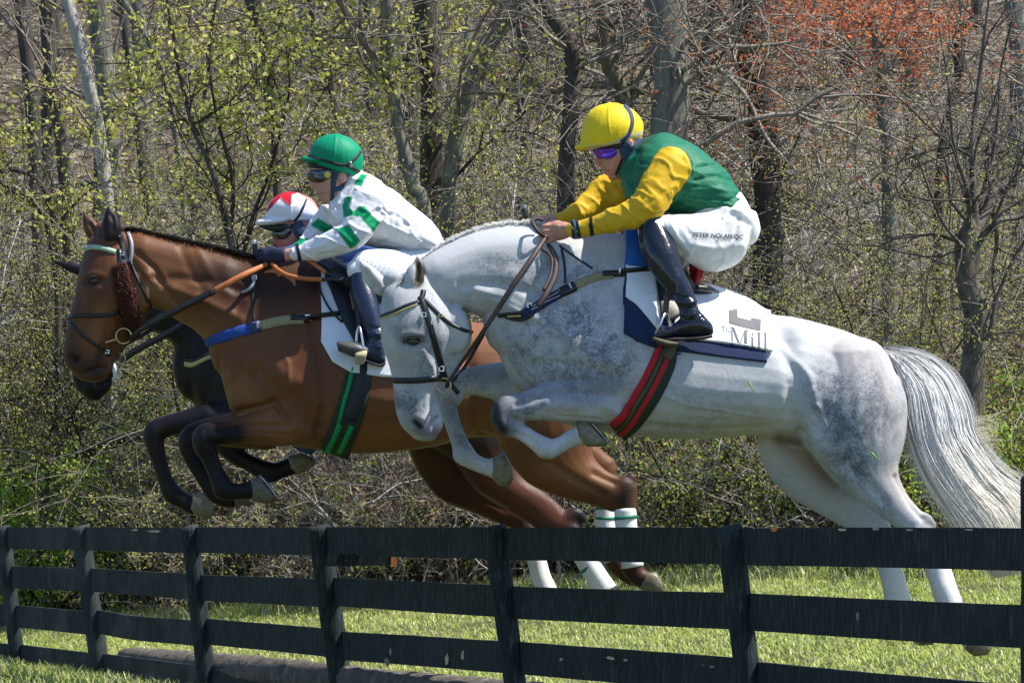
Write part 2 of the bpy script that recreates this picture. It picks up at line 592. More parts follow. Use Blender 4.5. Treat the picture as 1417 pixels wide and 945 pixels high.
def grass_ground_mat():
    g = N('turf'); v = g.coord()
    a = g.noise(v, 1.2, 4); b = g.noise(v, 14, 5)
    c1 = g.ramp(a, [(.35, (.09, .11, .04)), (.6, (.14, .15, .06)), (.75, (.19, .17, .09))])
    c2 = g.ramp(b, [(.3, (.45, .45, .45)), (.7, (1.15, 1.15, 1.1))])
    g.bump(g.noise(v, 60, 4), .8, .03)
    return g.out(g.mix(1, c1, c2, 'MULTIPLY'), .95, .2)
def litter_mat():
    g = N('leaf_litter'); v = g.coord()
    vo = g.n('ShaderNodeTexVoronoi'); g.t.links.new(v, vo.inputs['Vector']); vo.inputs['Scale'].default_value = 9
    sep = g.n('ShaderNodeSeparateColor'); g.t.links.new(vo.outputs['Color'], sep.inputs[0])
    c = g.ramp(sep.outputs[0], [(0, (.045, .036, .026)), (.45, (.095, .076, .054)), (.8, (.17, .14, .105)), (1, (.32, .28, .23))])
    big = g.ramp(g.noise(v, .6, 4), [(.35, (.6, .6, .6)), (.65, (1.1, 1.05, 1.02))])
    g.bump(vo.outputs['Distance'], .9, .06)
    return g.out(g.mix(1, c, big, 'MULTIPLY'), .95, .2)
M_turf = grass_ground_mat(); M_litter = litter_mat()
xs = np.r_[np.arange(-150, -12, 6), np.arange(-12, 12, .25), np.arange(12, 151, 6)]
def split_sheet():
    # the field runs up to the edge of the wood; the hillside starts there
    T = np.r_[np.linspace(-60, 8, 18), np.linspace(8.5, 24, 63)]
    X, T2 = np.meshgrid(xs, np.linspace(0, 1, 90))
    yb = bush_y(X) + .25
    Y = -60 + (yb + 60) * (T2 ** .28)
    Z = ground_z(X, Y); Z += (vnoise(np.c_[X.ravel(), Y.ravel(), 0 * X.ravel()], 1.1, 3).reshape(Z.shape) - .5) * .07
    def grid(name, X, Y, Z, mat):
        ny, nx = X.shape; i = np.arange(ny * nx).reshape(ny, nx)
        f = np.stack([i[:-1, :-1], i[:-1, 1:], i[1:, 1:], i[1:, :-1]], -1).reshape(-1, 4)
        return tag(obj(name, np_mesh(name, np.c_[X.ravel(), Y.ravel(), Z.ravel()], f, mat)), kind='structure')
    a = grid('grass_field', X, Y, Z, M_turf)
    X, T2 = np.meshgrid(xs, np.linspace(0, 1, 110))
    yb = bush_y(X) + .25
    Y = yb + (260 - yb) * T2 ** 2.4
    Z2 = ground_z(X, Y); Z2 += (vnoise(np.c_[X.ravel(), Y.ravel(), 0 * X.ravel()], 1.1, 3).reshape(Z2.shape) - .5) * .07
    b = grid('wooded_hillside', X, Y, Z2, M_litter)
split_sheet()

# ---------------------------------------------------------------- grass blades
def blade_mat():
    g = N('grass_blade')
    at = g.n('ShaderNodeAttribute'); at.attribute_name = 'pigment'
    d = g.n('ShaderNodeBsdfDiffuse'); t = g.n('ShaderNodeBsdfTranslucent'); gl = g.n('ShaderNodeBsdfGlossy'); gl.inputs['Roughness'].default_value = .35
    g.t.links.new(at.outputs['Color'], d.inputs[0]); g.t.links.new(at.outputs['Color'], t.inputs[0])
    mx = g.n('ShaderNodeMixShader'); mx.inputs[0].default_value = .45
    g.t.links.new(d.outputs[0], mx.inputs[1]); g.t.links.new(t.outputs[0], mx.inputs[2])
    m2 = g.n('ShaderNodeMixShader'); m2.inputs[0].default_value = .03
    g.t.links.new(mx.outputs[0], m2.inputs[1]); g.t.links.new(gl.outputs[0], m2.inputs[2])
    g.t.links.new(m2.outputs[0], g.t.nodes['Material Output'].inputs[0])
    return g.m
M_blade = blade_mat()
def blades(X, Y, hmin, hmax, rng, dry=.15, width=.006):
    n = len(X); Z = ground_z(X, Y) - .01
    h = rng.uniform(hmin, hmax, n); a = rng.uniform(0, 2 * pi, n); lean = rng.uniform(.1, .9, n) * h
    dx, dy = np.cos(a), np.sin(a); px_, py_ = -dy, dx
    # mostly turn the flat of the blade about at random
    P = []
    for t, w in ((0, 1), (.5, .8), (1, .0)):
        cx = X + dx * lean * t ** 2; cy = Y + dy * lean * t ** 2; cz = Z + h * (t - .25 * t * t)
        P.append((cx, cy, cz, w))
    V = []
    for cx, cy, cz, w in P[:2]:
        V.append(np.c_[cx - px_ * width * w, cy - py_ * width * w, cz]); V.append(np.c_[cx + px_ * width * w, cy + py_ * width * w, cz])
    V.append(np.c_[P[2][0], P[2][1], P[2][2]])
    co = np.stack(V, 1).reshape(-1, 3)
    i = np.arange(n)[:, None] * 5
    tri = np.concatenate([i + [0, 1, 3], i + [0, 3, 2], i + [2, 3, 4]], 0)
    r = rng.rand(n, 1); patch = vnoise(np.c_[X, Y, 0 * X], 1.1, 8)[:, None]
    gcol = np.array((.42, .54, .10)) * (1 - patch) + np.array((.68, .72, .24)) * patch
    gcol = gcol * rng.uniform(.6, 1.2, (n, 1))
    dcol = np.array((.66, .64, .38)) * rng.uniform(.7, 1.1, (n, 1))
    col = np.where(r < dry, dcol, gcol)
    return co, tri, np.repeat(col, 5, 0)
def make_grass():
    rng = np.random.RandomState(4)
    sets = []
    X = rng.uniform(-5.4, 4.2, 230000); Y = rng.uniform(14, 32, 230000)
    k = (Y > fence_y(X) - .1) & (Y < bush_y(X) + .9) & (Y > 17.5) & (np.abs(X) < Y * .15 + .2)
    k &= rng.rand(len(X)) < np.clip(1.15 - (Y - bush_y(X) + .2) * .9, 0, 1)
    X, Y = X[k], Y[k]
    sets.append(blades(X, Y, .025, .07, rng, .16))
    X = rng.uniform(-4.5, 0, 30000); Y = rng.uniform(17, 27.5, 30000)
    k = (Y < fence_y(X) + .1) & (np.abs(X) < Y * .145 + .1) & (Y > fence_y(X) - 5)
    sets.append(blades(X[k], Y[k], .03, .09, rng, .25, .005))
    # taller tussocks at the foot of the fence
    c = rng.uniform(-3.6, -1.6, 60); X = (c[:, None] + rng.normal(0, .07, (60, 60))).ravel(); Y = (fence_y(c)[:, None] - .25 + rng.normal(0, .18, (60, 60))).ravel()
    sets.append(blades(X, Y, .06, .16, rng, .25, .005))
    c = rng.uniform(-4.5, 4, 260); X = (c[:, None] + rng.normal(0, .12, (260, 40))).ravel(); Y = (bush_y(c)[:, None] - .15 + rng.normal(0, .3, (260, 40))).ravel()
    sets.append(blades(X, Y, .06, .2, rng, .35, .005))
    o = 0; C, T, K = [], [], []
    for co, tri, col in sets:
        C.append(co); T.append(tri + o); K.append(col); o += len(co)
    tag(obj('grass', np_mesh('grass', np.vstack(C), np.vstack(T), M_blade, np.vstack(K), smooth=False)), 'short spring grass of the field in front of the wood', 'grass', kind='stuff')
make_grass()

# ---------------------------------------------------------------- fence
def board_mat(seed, worn):
    g = N('black_fence_paint')
    v = g.coord((1, 1, 1)); vs = g.coord((9, 9, 1.2))
    st = g.noise(vs, 9, 5, .6); bl = g.noise(v, 3, 4)
    c = g.ramp(st, [(.3, (.011, .016, .017)), (.55, (.026, .036, .038)), (.8, (.095, .105, .10))])
    w = g.ramp(bl, [(.45, (0, 0, 0)), (.75, (worn,) * 3)])
    c = g.mix(w, c, (.13, .13, .12))
    sp = g.ramp(g.noise(v, 22, 5, .7), [(.70, (0, 0, 0)), (.76, (1, 1, 1))])
    c = g.mix(sp, c, (.34, .31, .27))
    g.bump(st, .5, .006)
    return g.out(c, .75, .15)
M_board = board_mat(1, .12); M_board_old = board_mat(2, .45)
M_endgrain = simple('cut_wood', (.42, .15, .04), .8, .3, 40)
M_chip = simple('bare_weathered_wood', (.36, .30, .23), .9, .4, 50)
M_nail = simple('weathered_nail', (.16, .15, .14), .6, .3, 50, metallic=.3)
POSTS = [(-55, 0), (3, 24), (110, 31), (262, 24), (441, 31), (684, 29), (1009, 27), (1434, 0), (1945, 10)]
def make_fence():
    fx = lambda x: F / fence_s(x)
    fence = thing('rail_fence', 'black four-board wooden fence running across the foreground below the horses', 'fence', loc=W(684, 960, fx(684)))
    inv = Vector(fence.location)
    rng = random.Random(5)
    def put(name, me):
        me.transform(__import__('mathutils').Matrix.Translation(-inv)); return obj(name, me, fence)
    for i, (x, lean) in enumerate(POSTS):
        d = fx(x) - .07; s = F / d
        r = .052 + (.008 if i in (2, 4) else 0)
        top = 728 - (72 if i == 7 else 0)
        V = []; n = 18
        for t in [0, .02, .06, .2, .35, .5, .65, .8, 1.0, 1.18]:
            y = top + t * 290
            cx = x + lean * (y - 728) / 215
            c = W(cx, y, d)
            rr = r * (1 + .03 * sin(t * 9 + i)) * (.93 if t == 0 else 1)
            for j in range(n):
                a = 2 * pi * j / n
                zz = c[2] + (cos(a - .5) * .012 if t < .03 else 0)
                V.append((c[0] + rr * cos(a) * (1 + .04 * sin(3 * a + i)), c[1] + rr * sin(a) * .9, zz))
        put('post', raw_mesh('post', V, tube_faces(10, n), M_board_old if i in (1, 2, 3) else M_board))
    for i in range(len(POSTS) - 1):
        xa, xb = POSTS[i][0], POSTS[i + 1][0]
        for k in range(4):
            ja, jb = rng.uniform(-.01, .01), rng.uniform(-.01, .01)
            if k == 0: ja = rng.uniform(-.004, .003); jb = rng.uniform(-.004, .003)
            za, zb = -(.262 * k) + ja - .004, -(.262 * k) + jb - .004
            la, lb = POSTS[i][1] / 215 * .262 * k, POSTS[i + 1][1] / 215 * .262 * k
            sa, sb = fence_s(xa), fence_s(xb)
            A = Vector(((xa - CX) / sa + la, F / sa, CAMZ + za)); B = Vector(((xb - CX) / sb + lb, F / sb, CAMZ + zb))
            if k: A.z += 0; 
            dirv = (B - A).normalized(); nrm = Vector((-dirv.y, dirv.x, 0)).normalized()
            if nrm.y < 0: nrm = -nrm
            A = A + dirv * (.004); B = B - dirv * (.004)
            off = nrm * (.004 if i % 2 else .0)
            n = 22; V = []; h = .145
            ph = rng.uniform(0, 9)
            for q in range(n + 1):
                t = q / n; p = A.lerp(B, t) + off
                wob = .0012 * sin(t * 5 + ph) + rng.uniform(-.0004, .0004)
                if k == 2 and i == 2: wob -= .022 * sin(t * pi) ** 2 * (1 - t)
                for (dy, dz) in ((0, 0), (.022, 0), (.025, -.003), (.025, -h + .003), (.022, -h), (0, -h)):
                    V.append(p + nrm * (dy) + Vector((0, 0, dz + wob + (rng.uniform(-.001, .0004) if dz == 0 else 0))))
            me = raw_mesh('board', V, tube_faces(n + 1, 6), M_board_old if i <= 2 else M_board, smooth=False)
            put('board', me)
            if i < len(POSTS) - 1:
                for (end, sgn) in ((A, 1), (B, -1)):
                    for dz in (-.035, -.11):
                        c = end + dirv * sgn * (.085 + rng.uniform(-.01, .01)) + Vector((0, 0, dz + rng.uniform(-.008, .008))) - nrm * .0015
                        V = [(c.x + .0045 * cos(a) , c.y, c.z + .0045 * sin(a)) for a in np.arange(6) * pi / 3]
                        put('nail_head', raw_mesh('nail_head', V + [(v[0], v[1] + .006, v[2]) for v in V], tube_faces(2, 6), M_nail, False))
    # worn chips along top edges and faces of the boards
    for (x, y, wd, ht) in ((1075, 732, 18, 8), (1170, 733, 30, 4), (1215, 732, 26, 5), (1262, 733, 20, 3), (1345, 733, 26, 3), (222, 735, 45, 5), (190, 733, 20, 3),
                           (776, 912, 6, 4), (845, 910, 14, 5), (866, 913, 9, 3), (985, 922, 8, 3), (1187, 852, 5, 14), (973, 920, 4, 3), (540, 900, 4, 13), (618, 912, 6, 18), (640, 906, 5, 16), (536, 915, 8, 14)):
        s = fence_s(x); d = F / s - .004
        V = []; m = 9; rr = random.Random(int(x * 3 + y))
        for q in range(m):
            a = 2 * pi * q / m; k = rr.uniform(.55, 1.15)
            V.append(W(x + wd / 2 * cos(a) * k, y + ht / 2 * sin(a) * k, d - .003))
        V2 = [(v[0], v[1] + .006, v[2]) for v in V]
        put('paint_chip', raw_mesh('paint_chip', V + V2, tube_faces(2, m), M_endgrain if x == 1075 else M_chip, smooth=False))
    # log on the far side
    def bark_log(name, pts, r, mat, label):
        P = np.array(pts); V = []
        C = cat(P, 14); n = 16
        T = np.gradient(C, axis=0); T /= np.linalg.norm(T, axis=1)[:, None]
        for i, (p, t) in enumerate(zip(C, T)):
            a = np.cross(t, (0, 0, 1)); a /= np.linalg.norm(a); b = np.cross(a, t)
            for j in range(n):
                th = 2 * pi * j / n
                q = r * (1 + .07 * sin(3 * th + i * .2) + .05 * sin(7 * th + i * 1.1) + .05 * sin(11 * th - i * 2.3)) * (1 if 0 < i < len(C) - 1 else .85)
                V.append(p + a * cos(th) * q + b * sin(th) * q)
        return tag(obj(name, raw_mesh(name, V, tube_faces(len(C), n), mat)), label, 'log')
    gb = N('log_bark'); v = gb.coord((1, 1, 1)); nz = gb.noise(v, 14, 6, .7)
    gb.bump(nz, .9, .03)
    ml = gb.out(gb.ramp(nz, [(.3, (.05, .042, .036)), (.55, (.14, .12, .10)), (.75, (.30, .27, .23))]), .95)
    a = np.array(W(176, 911, 23.0)); b = np.array(W(345, 927, 20.6)); c = np.array(W(520, 945, 18.6)); e = np.array(W(760, 970, 16.6))
    bark_log('log', [a, b, c, e], .078, ml, 'long weathered grey log lying in the grass behind the lower fence board')
    # dark rail stub with an orange cut end behind the top board
    d = F / fence_s(505) + .12
    V = []
    for x in (452, 475, 510, 541):
        for (yy, dd) in ((766, 0), (766, .03), (784 - (x - 428) * .02, .03), (784 - (x - 428) * .02, 0)): V.append(W(x, yy, d + dd))
    st = obj('rail_stub', raw_mesh('rail_stub', V, tube_faces(4, 4), M_board, smooth=False), None)
    tag(st, 'short broken dark rail with an orange cut end under the top board', 'rail')
    V = [W(541.2, 765, d - .003), W(549, 768, d), W(549, 783, d), W(541.2, 784, d - .003), W(541.2, 765, d + .033), W(549, 768, d + .03), W(549, 783, d + .03), W(541.2, 784, d + .033)]
    obj('cut_end', raw_mesh('cut_end', V, tube_faces(2, 4), M_endgrain, smooth=False), st)
make_fence()

# ---------------------------------------------------------------- trees and shrubs
def seg_mesh(name, S, mat, sides=3, colors=None):
    """S (n,8): p0 p1 r0 r1"""
    S = np.asarray(S, float)
    p0, p1, r0, r1 = S[:, :3], S[:, 3:6], S[:, 6], S[:, 7]
    t = p1 - p0; L = np.linalg.norm(t, axis=1)[:, None]; t = t / (L + 1e-9)
    a = np.cross(t, np.array((.31, .92, .24))); a /= np.linalg.norm(a, axis=1)[:, None] + 1e-9
    b = np.cross(t, a)
    ext = t * (r0[:, None] * .3)
    V = []
    for base, r in ((p0 - ext, r0), (p1 + ext, r1)):
        for j in range(sides):
            th = 2 * pi * j / sides
            V.append(base + (a * cos(th) + b * sin(th)) * r[:, None])
    co = np.stack(V, 1).reshape(-1, 3)
    i = np.arange(len(S))[:, None] * 2 * sides
    f = np.concatenate([i + [j, (j + 1) % sides, sides + (j + 1) % sides, sides + j] for j in range(sides)], 0)
    col = np.repeat(colors, 2 * sides, 0) if colors is not None else None
    return np_mesh(name, co, f, mat, col, smooth=True)

def branch(rng, out, p, d, L, r, depth, tips, droop=.0, up=.15, spread=.8, segs=5, wig=.22, kids=4, rmin=.0036):
    """grow one limb as short segments; children start along it"""
    step = L / segs; starts = []
    for i in range(segs):
        d = d + np.array([rng.gauss(0, wig), rng.gauss(0, wig), rng.gauss(0, wig) + up - droop * (i / segs)])
        d /= math.sqrt(d[0] ** 2 + d[1] ** 2 + d[2] ** 2)
        q = p + d * step; r2 = max(rmin, r * (1 - .55 * (i + 1) / segs))
        out.append((p[0], p[1], p[2], q[0], q[1], q[2], r * 1.0 if i == 0 else rprev, r2)); rprev = r2
        if depth <= 1: tips.append((q[0], q[1], q[2], d[0], d[1], d[2]))
        starts.append((q, d, r2)); p = q
    if depth > 0:
        for _ in range(kids):
            q, dd, rr = starts[rng.randrange(max(0, segs // 4), segs)]
            nd = dd * .7 + np.array([rng.gauss(0, spread), rng.gauss(0, spread), rng.gauss(0, spread * .7)])
            nd /= math.sqrt(nd[0] ** 2 + nd[1] ** 2 + nd[2] ** 2)
            branch(rng, out, q, nd, L * rng.uniform(.42, .68), max(rmin, rr * .7), depth - 1, tips, droop, up, spread, max(3, segs - 1), wig, kids, rmin)

def leaf_mesh(name, tips, rng, n_per, size, palette, mat, jitter=.05, keep=None):
    T = np.array(tips)
    if keep is not None:
        x, y = to_px(T[:, :3]); T = T[np.random.RandomState(rng + 1).rand(len(T)) < keep(x, y)]
    k = np.repeat(np.arange(len(T)), n_per); n = len(k)
    r = np.random.RandomState(rng)
    k = k[r.rand(n) < .8]; n = len(k)
    c = T[k, :3] + r.normal(0, jitter, (n, 3))
    a = r.normal(0, 1, (n, 3)); a /= np.linalg.norm(a, axis=1)[:, None]
    b = np.cross(a, r.normal(0, 1, (n, 3))); b /= np.linalg.norm(b, axis=1)[:, None]
    s = r.uniform(.6, 1.3, (n, 1)) * size
    V = np.stack([c - a * s, c + b * s * .55, c + a * s, c - b * s * .55], 1).reshape(-1, 3)
    f = np.arange(n * 4).reshape(n, 4)
    P = np.array(palette); col = P[r.randint(0, len(P), n)] * r.uniform(.75, 1.2, (n, 1))
    return np_mesh(name, V, f, mat, np.repeat(col, 4, 0), smooth=False)

def leaf_mat():
    g = N('spring_leaf')
    at = g.n('ShaderNodeAttribute'); at.attribute_name = 'pigment'
    d = g.n('ShaderNodeBsdfDiffuse'); t = g.n('ShaderNodeBsdfTranslucent')
    g.t.links.new(at.outputs['Color'], d.inputs[0]); g.t.links.new(at.outputs['Color'], t.inputs[0])
    mx = g.n('ShaderNodeMixShader'); mx.inputs[0].default_value = .5
    g.t.links.new(d.outputs[0], mx.inputs[1]); g.t.links.new(t.outputs[0], mx.inputs[2])
    g.t.links.new(mx.outputs[0], g.t.nodes['Material Output'].inputs[0])
    return g.m
M_leaf = leaf_mat()
def bark_mat(name, dark, light, scale=20, spots=None):
    g = N(name); v = g.coord((1, 1, .25)); nz = g.noise(v, scale, 6, .65)
    c = g.ramp(nz, [(.3, dark), (.7, light)])
    if spots:
        v2 = g.coord(); c = g.mix(g.ramp(g.noise(v2, 5, 4), [(.5, (0, 0, 0)), (.62, (1, 1, 1))]), c, spots)
    g.bump(nz, .9, .03)
    return g.out(c, .9, .3)
M_bark_dark = bark_mat('dark_bark', (.035, .03, .026), (.12, .105, .09))
M_bark_grey = bark_mat('grey_lichen_bark', (.08, .075, .065), (.26, .25, .22), 22, (.20, .22, .17))
M_bark_rough = bark_mat('rough_brown_bark', (.03, .025, .022), (.19, .165, .135), 30, (.15, .15, .12))
M_bark_pale = bark_mat('pale_bark', (.22, .21, .2), (.52, .50, .47), 12)
M_bark_olive = bark_mat('olive_bark', (.10, .095, .06), (.24, .22, .15), 18)
M_twig = bark_mat('twig_bark', (.12, .095, .075), (.38, .34, .28), 9)
M_twig_dark = bark_mat('dark_twig_bark', (.018, .014, .011), (.09, .075, .058), 9)
M_twig_mid = bark_mat('grey_limb_bark', (.04, .034, .03), (.20, .175, .15), 12)
M_twig_pale = bark_mat('pale_twig_bark', (.30, .27, .24), (.62, .58, .53), 9)
YG = [(.58, .57, .12), (.66, .62, .19), (.47, .49, .11), (.70, .65, .26), (.38, .42, .11)]
GR = [(.20, .40, .04), (.28, .48, .06), (.36, .5, .08)]
RD = [(.76, .19, .07), (.78, .28, .10), (.55, .11, .07), (.72, .34, .15), (.60, .20, .10), (.45, .22, .14)]
BR = [(.36, .26, .16), (.45, .34, .22), (.3, .2, .13)]

def shrub_proto(seed, h, stems, depth, leaves, size, palette, twig, kids=4, spread=.75, base=.35):
    rng = random.Random(seed); out, tips = [], []
    for _ in range(stems):
        a = rng.uniform(0, 2 * pi); p = np.array([cos(a) * base * rng.random(), sin(a) * base * rng.random(), -.05])
        d = np.array([cos(a) * rng.uniform(.1, .7), sin(a) * rng.uniform(.1, .7), 1.0]); d /= np.linalg.norm(d)
        branch(rng, out, p, d, h * rng.uniform(.6, 1.05), rng.uniform(.010, .026), depth, tips, droop=.35, up=.08, spread=spread, segs=7, wig=.17, kids=kids)
    st = seg_mesh('stems', out, twig, 3)
    lf = leaf_mesh('foliage', tips, seed, leaves, size, palette, M_leaf, .04) if leaves else None
    return st, lf
PROTO = {
    'leafy': [shrub_proto(10 + i, 3.3, 9, 3, 6, .0135, YG, (M_twig, M_twig_dark)[i % 2], 3) for i in range(4)],
    'sparse': [shrub_proto(20 + i, 3.4, 9, 3, 3, .013, YG, (M_twig, M_twig_pale, M_twig_dark)[i], 3) for i in range(3)],
    'bare': [shrub_proto(30 + i, 3.2, 9, 3, 0, .02, YG, (M_twig_pale, M_twig_dark, M_twig, M_twig_dark)[i], 3, .9) for i in range(4)],
    'low': [shrub_proto(40 + i, 1.2, 12, 3, 2, .017, YG + GR, (M_twig, M_twig_dark)[i % 2], 3, .9, .5) for i in range(2)],
    'green': [shrub_proto(50 + i, 1.3, 10, 3, 5, .020, GR + YG[:1], M_twig_dark, 3, .8, .4) for i in range(2)],
    'brush': [shrub_proto(60 + i, 1.1, 18, 3, 1, .022, BR, (M_twig, M_twig_pale, M_twig)[i], 3, 1.0, .6) for i in range(3)],
}
SH_TEXT = {
    'leafy': ('leafing_shrub', 'shrub flecked with small yellow-green leaves deep in the wood', 'shrub', 'leafing shrubs of the wood edge'),
    'sparse': ('budding_shrub', 'twiggy shrub with a few yellow-green buds deep in the wood', 'shrub', 'budding shrubs of the wood edge'),
    'bare': ('bare_shrub', 'bare grey twiggy shrub without leaves deep in the wood', 'shrub', 'bare shrubs of the wood'),
    'low': ('low_shrub', 'low tangled shrub with small green leaves at the edge of the grass', 'shrub', 'low shrubs along the grass edge'),
    'green': ('green_bush', 'low bright green leafy bush at the foot of the wood', 'bush', 'bright green bushes at the wood foot'),
    'brush': ('dry_brush', 'low heap of dry brown twigs and dead stems along the grass edge', 'brush', 'dry brush along the grass edge'),
}
_srng = random.Random(77)
LAND = [(40, 'the far left picture edge'), (80, 'the dark horse ear'), (130, 'the bay horse face'), (180, 'the bay horse ears'), (230, 'the bay horse throat'), (280, 'the middle of the bay neck'), (330, 'the bay withers'),
        (375, 'the white-tipped whip'), (425, 'the red and white cap'), (475, 'the green helmet'), (530, 'the white-jacketed back'), (590, 'the hem of the white jacket'), (640, 'the white horse poll'), (690, 'the white horse crest'),
        (740, 'the black whip handle'), (790, 'the yellow forearm'), (850, 'the yellow helmet'), (905, 'the yellow-sleeved shoulder'), (960, 'the green-jacketed back'), (1020, 'the lettered breeches'), (1070, 'the number cloth logo'),
        (1130, 'the white horse loins'), (1190, 'the white horse croup'), (1240, 'the white horse tail head'), (1290, 'the white horse tail'), (1340, 'the forked tree trunk'), (1390, 'the forked tree right limb'), (9999, 'the far right picture edge')]
SHORT = {'leafy': 'tall leafing shrub', 'sparse': 'tall sparsely budding shrub', 'bare': 'bare twiggy shrub', 'low': 'low green-flecked shrub', 'green': 'bright green bush', 'brush': 'dry brown brush'}
def where(kind, X, Y, row):
    px = CX + X * F / Y
    lm = next(t for b_, t in LAND if px < b_)
    if kind in ('low', 'green', 'brush'): return '%s at the grass edge below %s, %s' % (SHORT[kind], lm, 'in front' if row == 0 else 'set back')
    return '%s of the %s row, behind %s' % (SHORT[kind], 'front' if row == 0 else 'second', lm)
def plant(kind, X, Y, s=1.0, i=None, row=None):
    P = PROTO[kind]; st, lf = P[_srng.randrange(len(P)) if i is None else i]
    nm, lb, ct, gr = SH_TEXT[kind]
    if row is not None: lb = where(kind, X, Y, row)
    o = thing(nm, lb, ct, gr)
    a = obj('stems', st, o)
    if lf is not None: obj('foliage', lf, o)
    o.location = (X, Y, float(ground_z(X, Y)) - .03)
    o.rotation_euler = (_srng.uniform(-.08, .08), _srng.uniform(-.08, .08), _srng.uniform(0, 2 * pi))
    o.scale = (s, s, s * _srng.uniform(.9, 1.1))
def px_at(x, d): return (x - CX) * d / F
def add_whips():
    pass
def plant_wood():
    R = _srng
    # edge brush and low bushes
    x = -60
    while x < 1490:
        d0 = float(bush_y(px_at(x, 28)))
        kind = R.choice(['brush', 'brush', 'low'] if x > 560 else ['low', 'brush', 'brush', 'green'] if x < 330 else ['low', 'brush', 'brush'])
        plant(kind, px_at(x, d0) , d0 + R.uniform(.35, .8), R.uniform(.6, 1.0), row=0); x += R.uniform(34, 62)
    x = -60
    while x < 1490:
        d0 = float(bush_y(px_at(x, 28))) + 1.3
        kind = R.choice(['brush', 'low', 'brush']) if x > 200 else R.choice(['green', 'low'])
        plant(kind, px_at(x, d0), d0 + R.uniform(0, .8), R.uniform(.8, 1.3), row=1); x += R.uniform(55, 90)
    for x in (10, 60, 30, 110, 1335, 1400, 1285):
        plant('green', px_at(x, 30), float(bush_y(px_at(x, 30))) + R.uniform(.2, .9), R.uniform(.6, 1.0))
    # tall leafy screen, front rows
    for row, (dd, stp) in enumerate(((1.6, 118), (3.4, 124), (5.6, 165), (8.5, 190), (12.5, 170), (17, 150), (22, 130), (28, 110), (34, 105))):
        x = (-430 if row < 6 else -160) + row * 31
        while x < (1840 if row < 6 else 1540):
            d = float(bush_y(px_at(x, 29))) + dd + R.uniform(-.5, .5)
            if x < 640: kind = R.choice(['leafy', 'leafy', 'sparse', 'sparse', 'bare'] if row < 4 else ['sparse', 'bare', 'bare'])
            elif x < 860: kind = R.choice(['leafy', 'sparse', 'sparse', 'bare'])
            else: kind = R.choice(['leafy', 'leafy', 'sparse', 'bare']) if row < 2 else R.choice(['sparse', 'bare', 'bare'])
            sc = R.uniform(.85, 1.15)
            if x > 860 and row < 2: sc = R.uniform(.62, .8)
            if x > 860 and row in (2, 3): sc = R.uniform(.8, 1.0)
            if row < 2 and x < 860: sc *= .86
            if row >= 3: sc *= .8
            plant(kind, px_at(x, d), d, sc, row=row if row < 2 and -90 < x < 1500 else None)
            x += stp * R.uniform(.7, 1.3)
plant_wood()

def tree(path, depth, bark, label, nbr=10, seed=1, twig=None, brL=1.6, leaves=None, rad=None, name='woodland_tree', limbs=(), top_ext=2.2, nleaf=2, lsize=.03, keep=None):
    """path rows: picture x,y,width px from low to high; the foot is carried down to the ground"""
    rng = random.Random(seed)
    pts = [np.array(W(x, y, depth)) for x, y, w in path]; r = [w / 2 * depth / F for x, y, w in path]
    gx, gy = pts[0][0], pts[0][1]; gz = float(ground_z(gx, gy))
    if pts[0][2] > gz:
        pts.insert(0, np.array((gx + (pts[0][0] - pts[1][0]) * .25, gy, gz - .15))); r.insert(0, r[0] * 1.35)
    e = pts[-1] - pts[-2]; e /= np.linalg.norm(e)
    if top_ext:
        pts.append(pts[-1] + e * top_ext); r.append(r[-1] * .6)
    C = cat([(*p, q) for p, q in zip(pts, r)], 7); n = 12
    T = np.gradient(C[:, :3], axis=0); T /= np.linalg.norm(T, axis=1)[:, None]
    V = []
    for i, (c, t) in enumerate(zip(C, T)):
        a = np.cross(t, (0, 1, 0)); a /= np.linalg.norm(a); b = np.cross(t, a)
        for j in range(n):
            th = 2 * pi * j / n
            q = c[3] * (1 + .07 * sin(2 * th + i * .5) + .05 * sin(5 * th - i * .3 + seed))
            V.append(c[:3] + a * cos(th) * q + b * sin(th) * q)
    ft = Vector(C[0, :3])
    o = thing(name, label, 'tree', loc=ft)
    def local(me):
        me.transform(__import__('mathutils').Matrix.Translation(-ft)); return me
    obj('trunk', local(raw_mesh('trunk', V, tube_faces(len(C), n), bark)), o)
    out, tips = [], []
    for lp, lw in limbs:
        L = [np.array(W(x, y, depth + dz)) for x, y, dz in lp]; LC = cat(L, 5)
        rr = np.linspace(lw[0], lw[1], len(LC)) / 2 * depth / F
        for i in range(len(LC) - 1):
            out.append((*LC[i], *LC[i + 1], rr[i], rr[i + 1]))
            if rng.random() < (.3 if nbr == 0 else .45):
                d = LC[i + 1] - LC[i]; d /= np.linalg.norm(d)
                nd = d * .6 + np.array([rng.gauss(0, .6), rng.gauss(0, .5), rng.gauss(0, .5)]); nd /= np.linalg.norm(nd)
                branch(rng, out, LC[i], nd, brL * rng.uniform(.4, .8), max(.004, rr[i] * .5), 2, tips, droop=.1, up=.05, segs=6, kids=3)
    for _ in range(nbr):
        i = rng.randrange(int(len(C) * .3), len(C)); a = rng.uniform(0, 2 * pi)
        d = np.array([cos(a), sin(a) * .7, rng.uniform(.1, .8)]); d /= np.linalg.norm(d)
        branch(rng, out, C[i, :3], d, brL * rng.uniform(.6, 1.2), max(.008, C[i, 3] * rng.uniform(.2, .38)), 3, tips, droop=.12, up=.05, segs=7, kids=3, wig=.2)
    if out:
        obj('crown', local(seg_mesh('crown', out, twig or M_twig, 3)), o)
    if leaves and tips:
        obj('foliage', local(leaf_mesh('foliage', tips, seed, nleaf, lsize, leaves, M_leaf, .06, keep)), o)
    return o

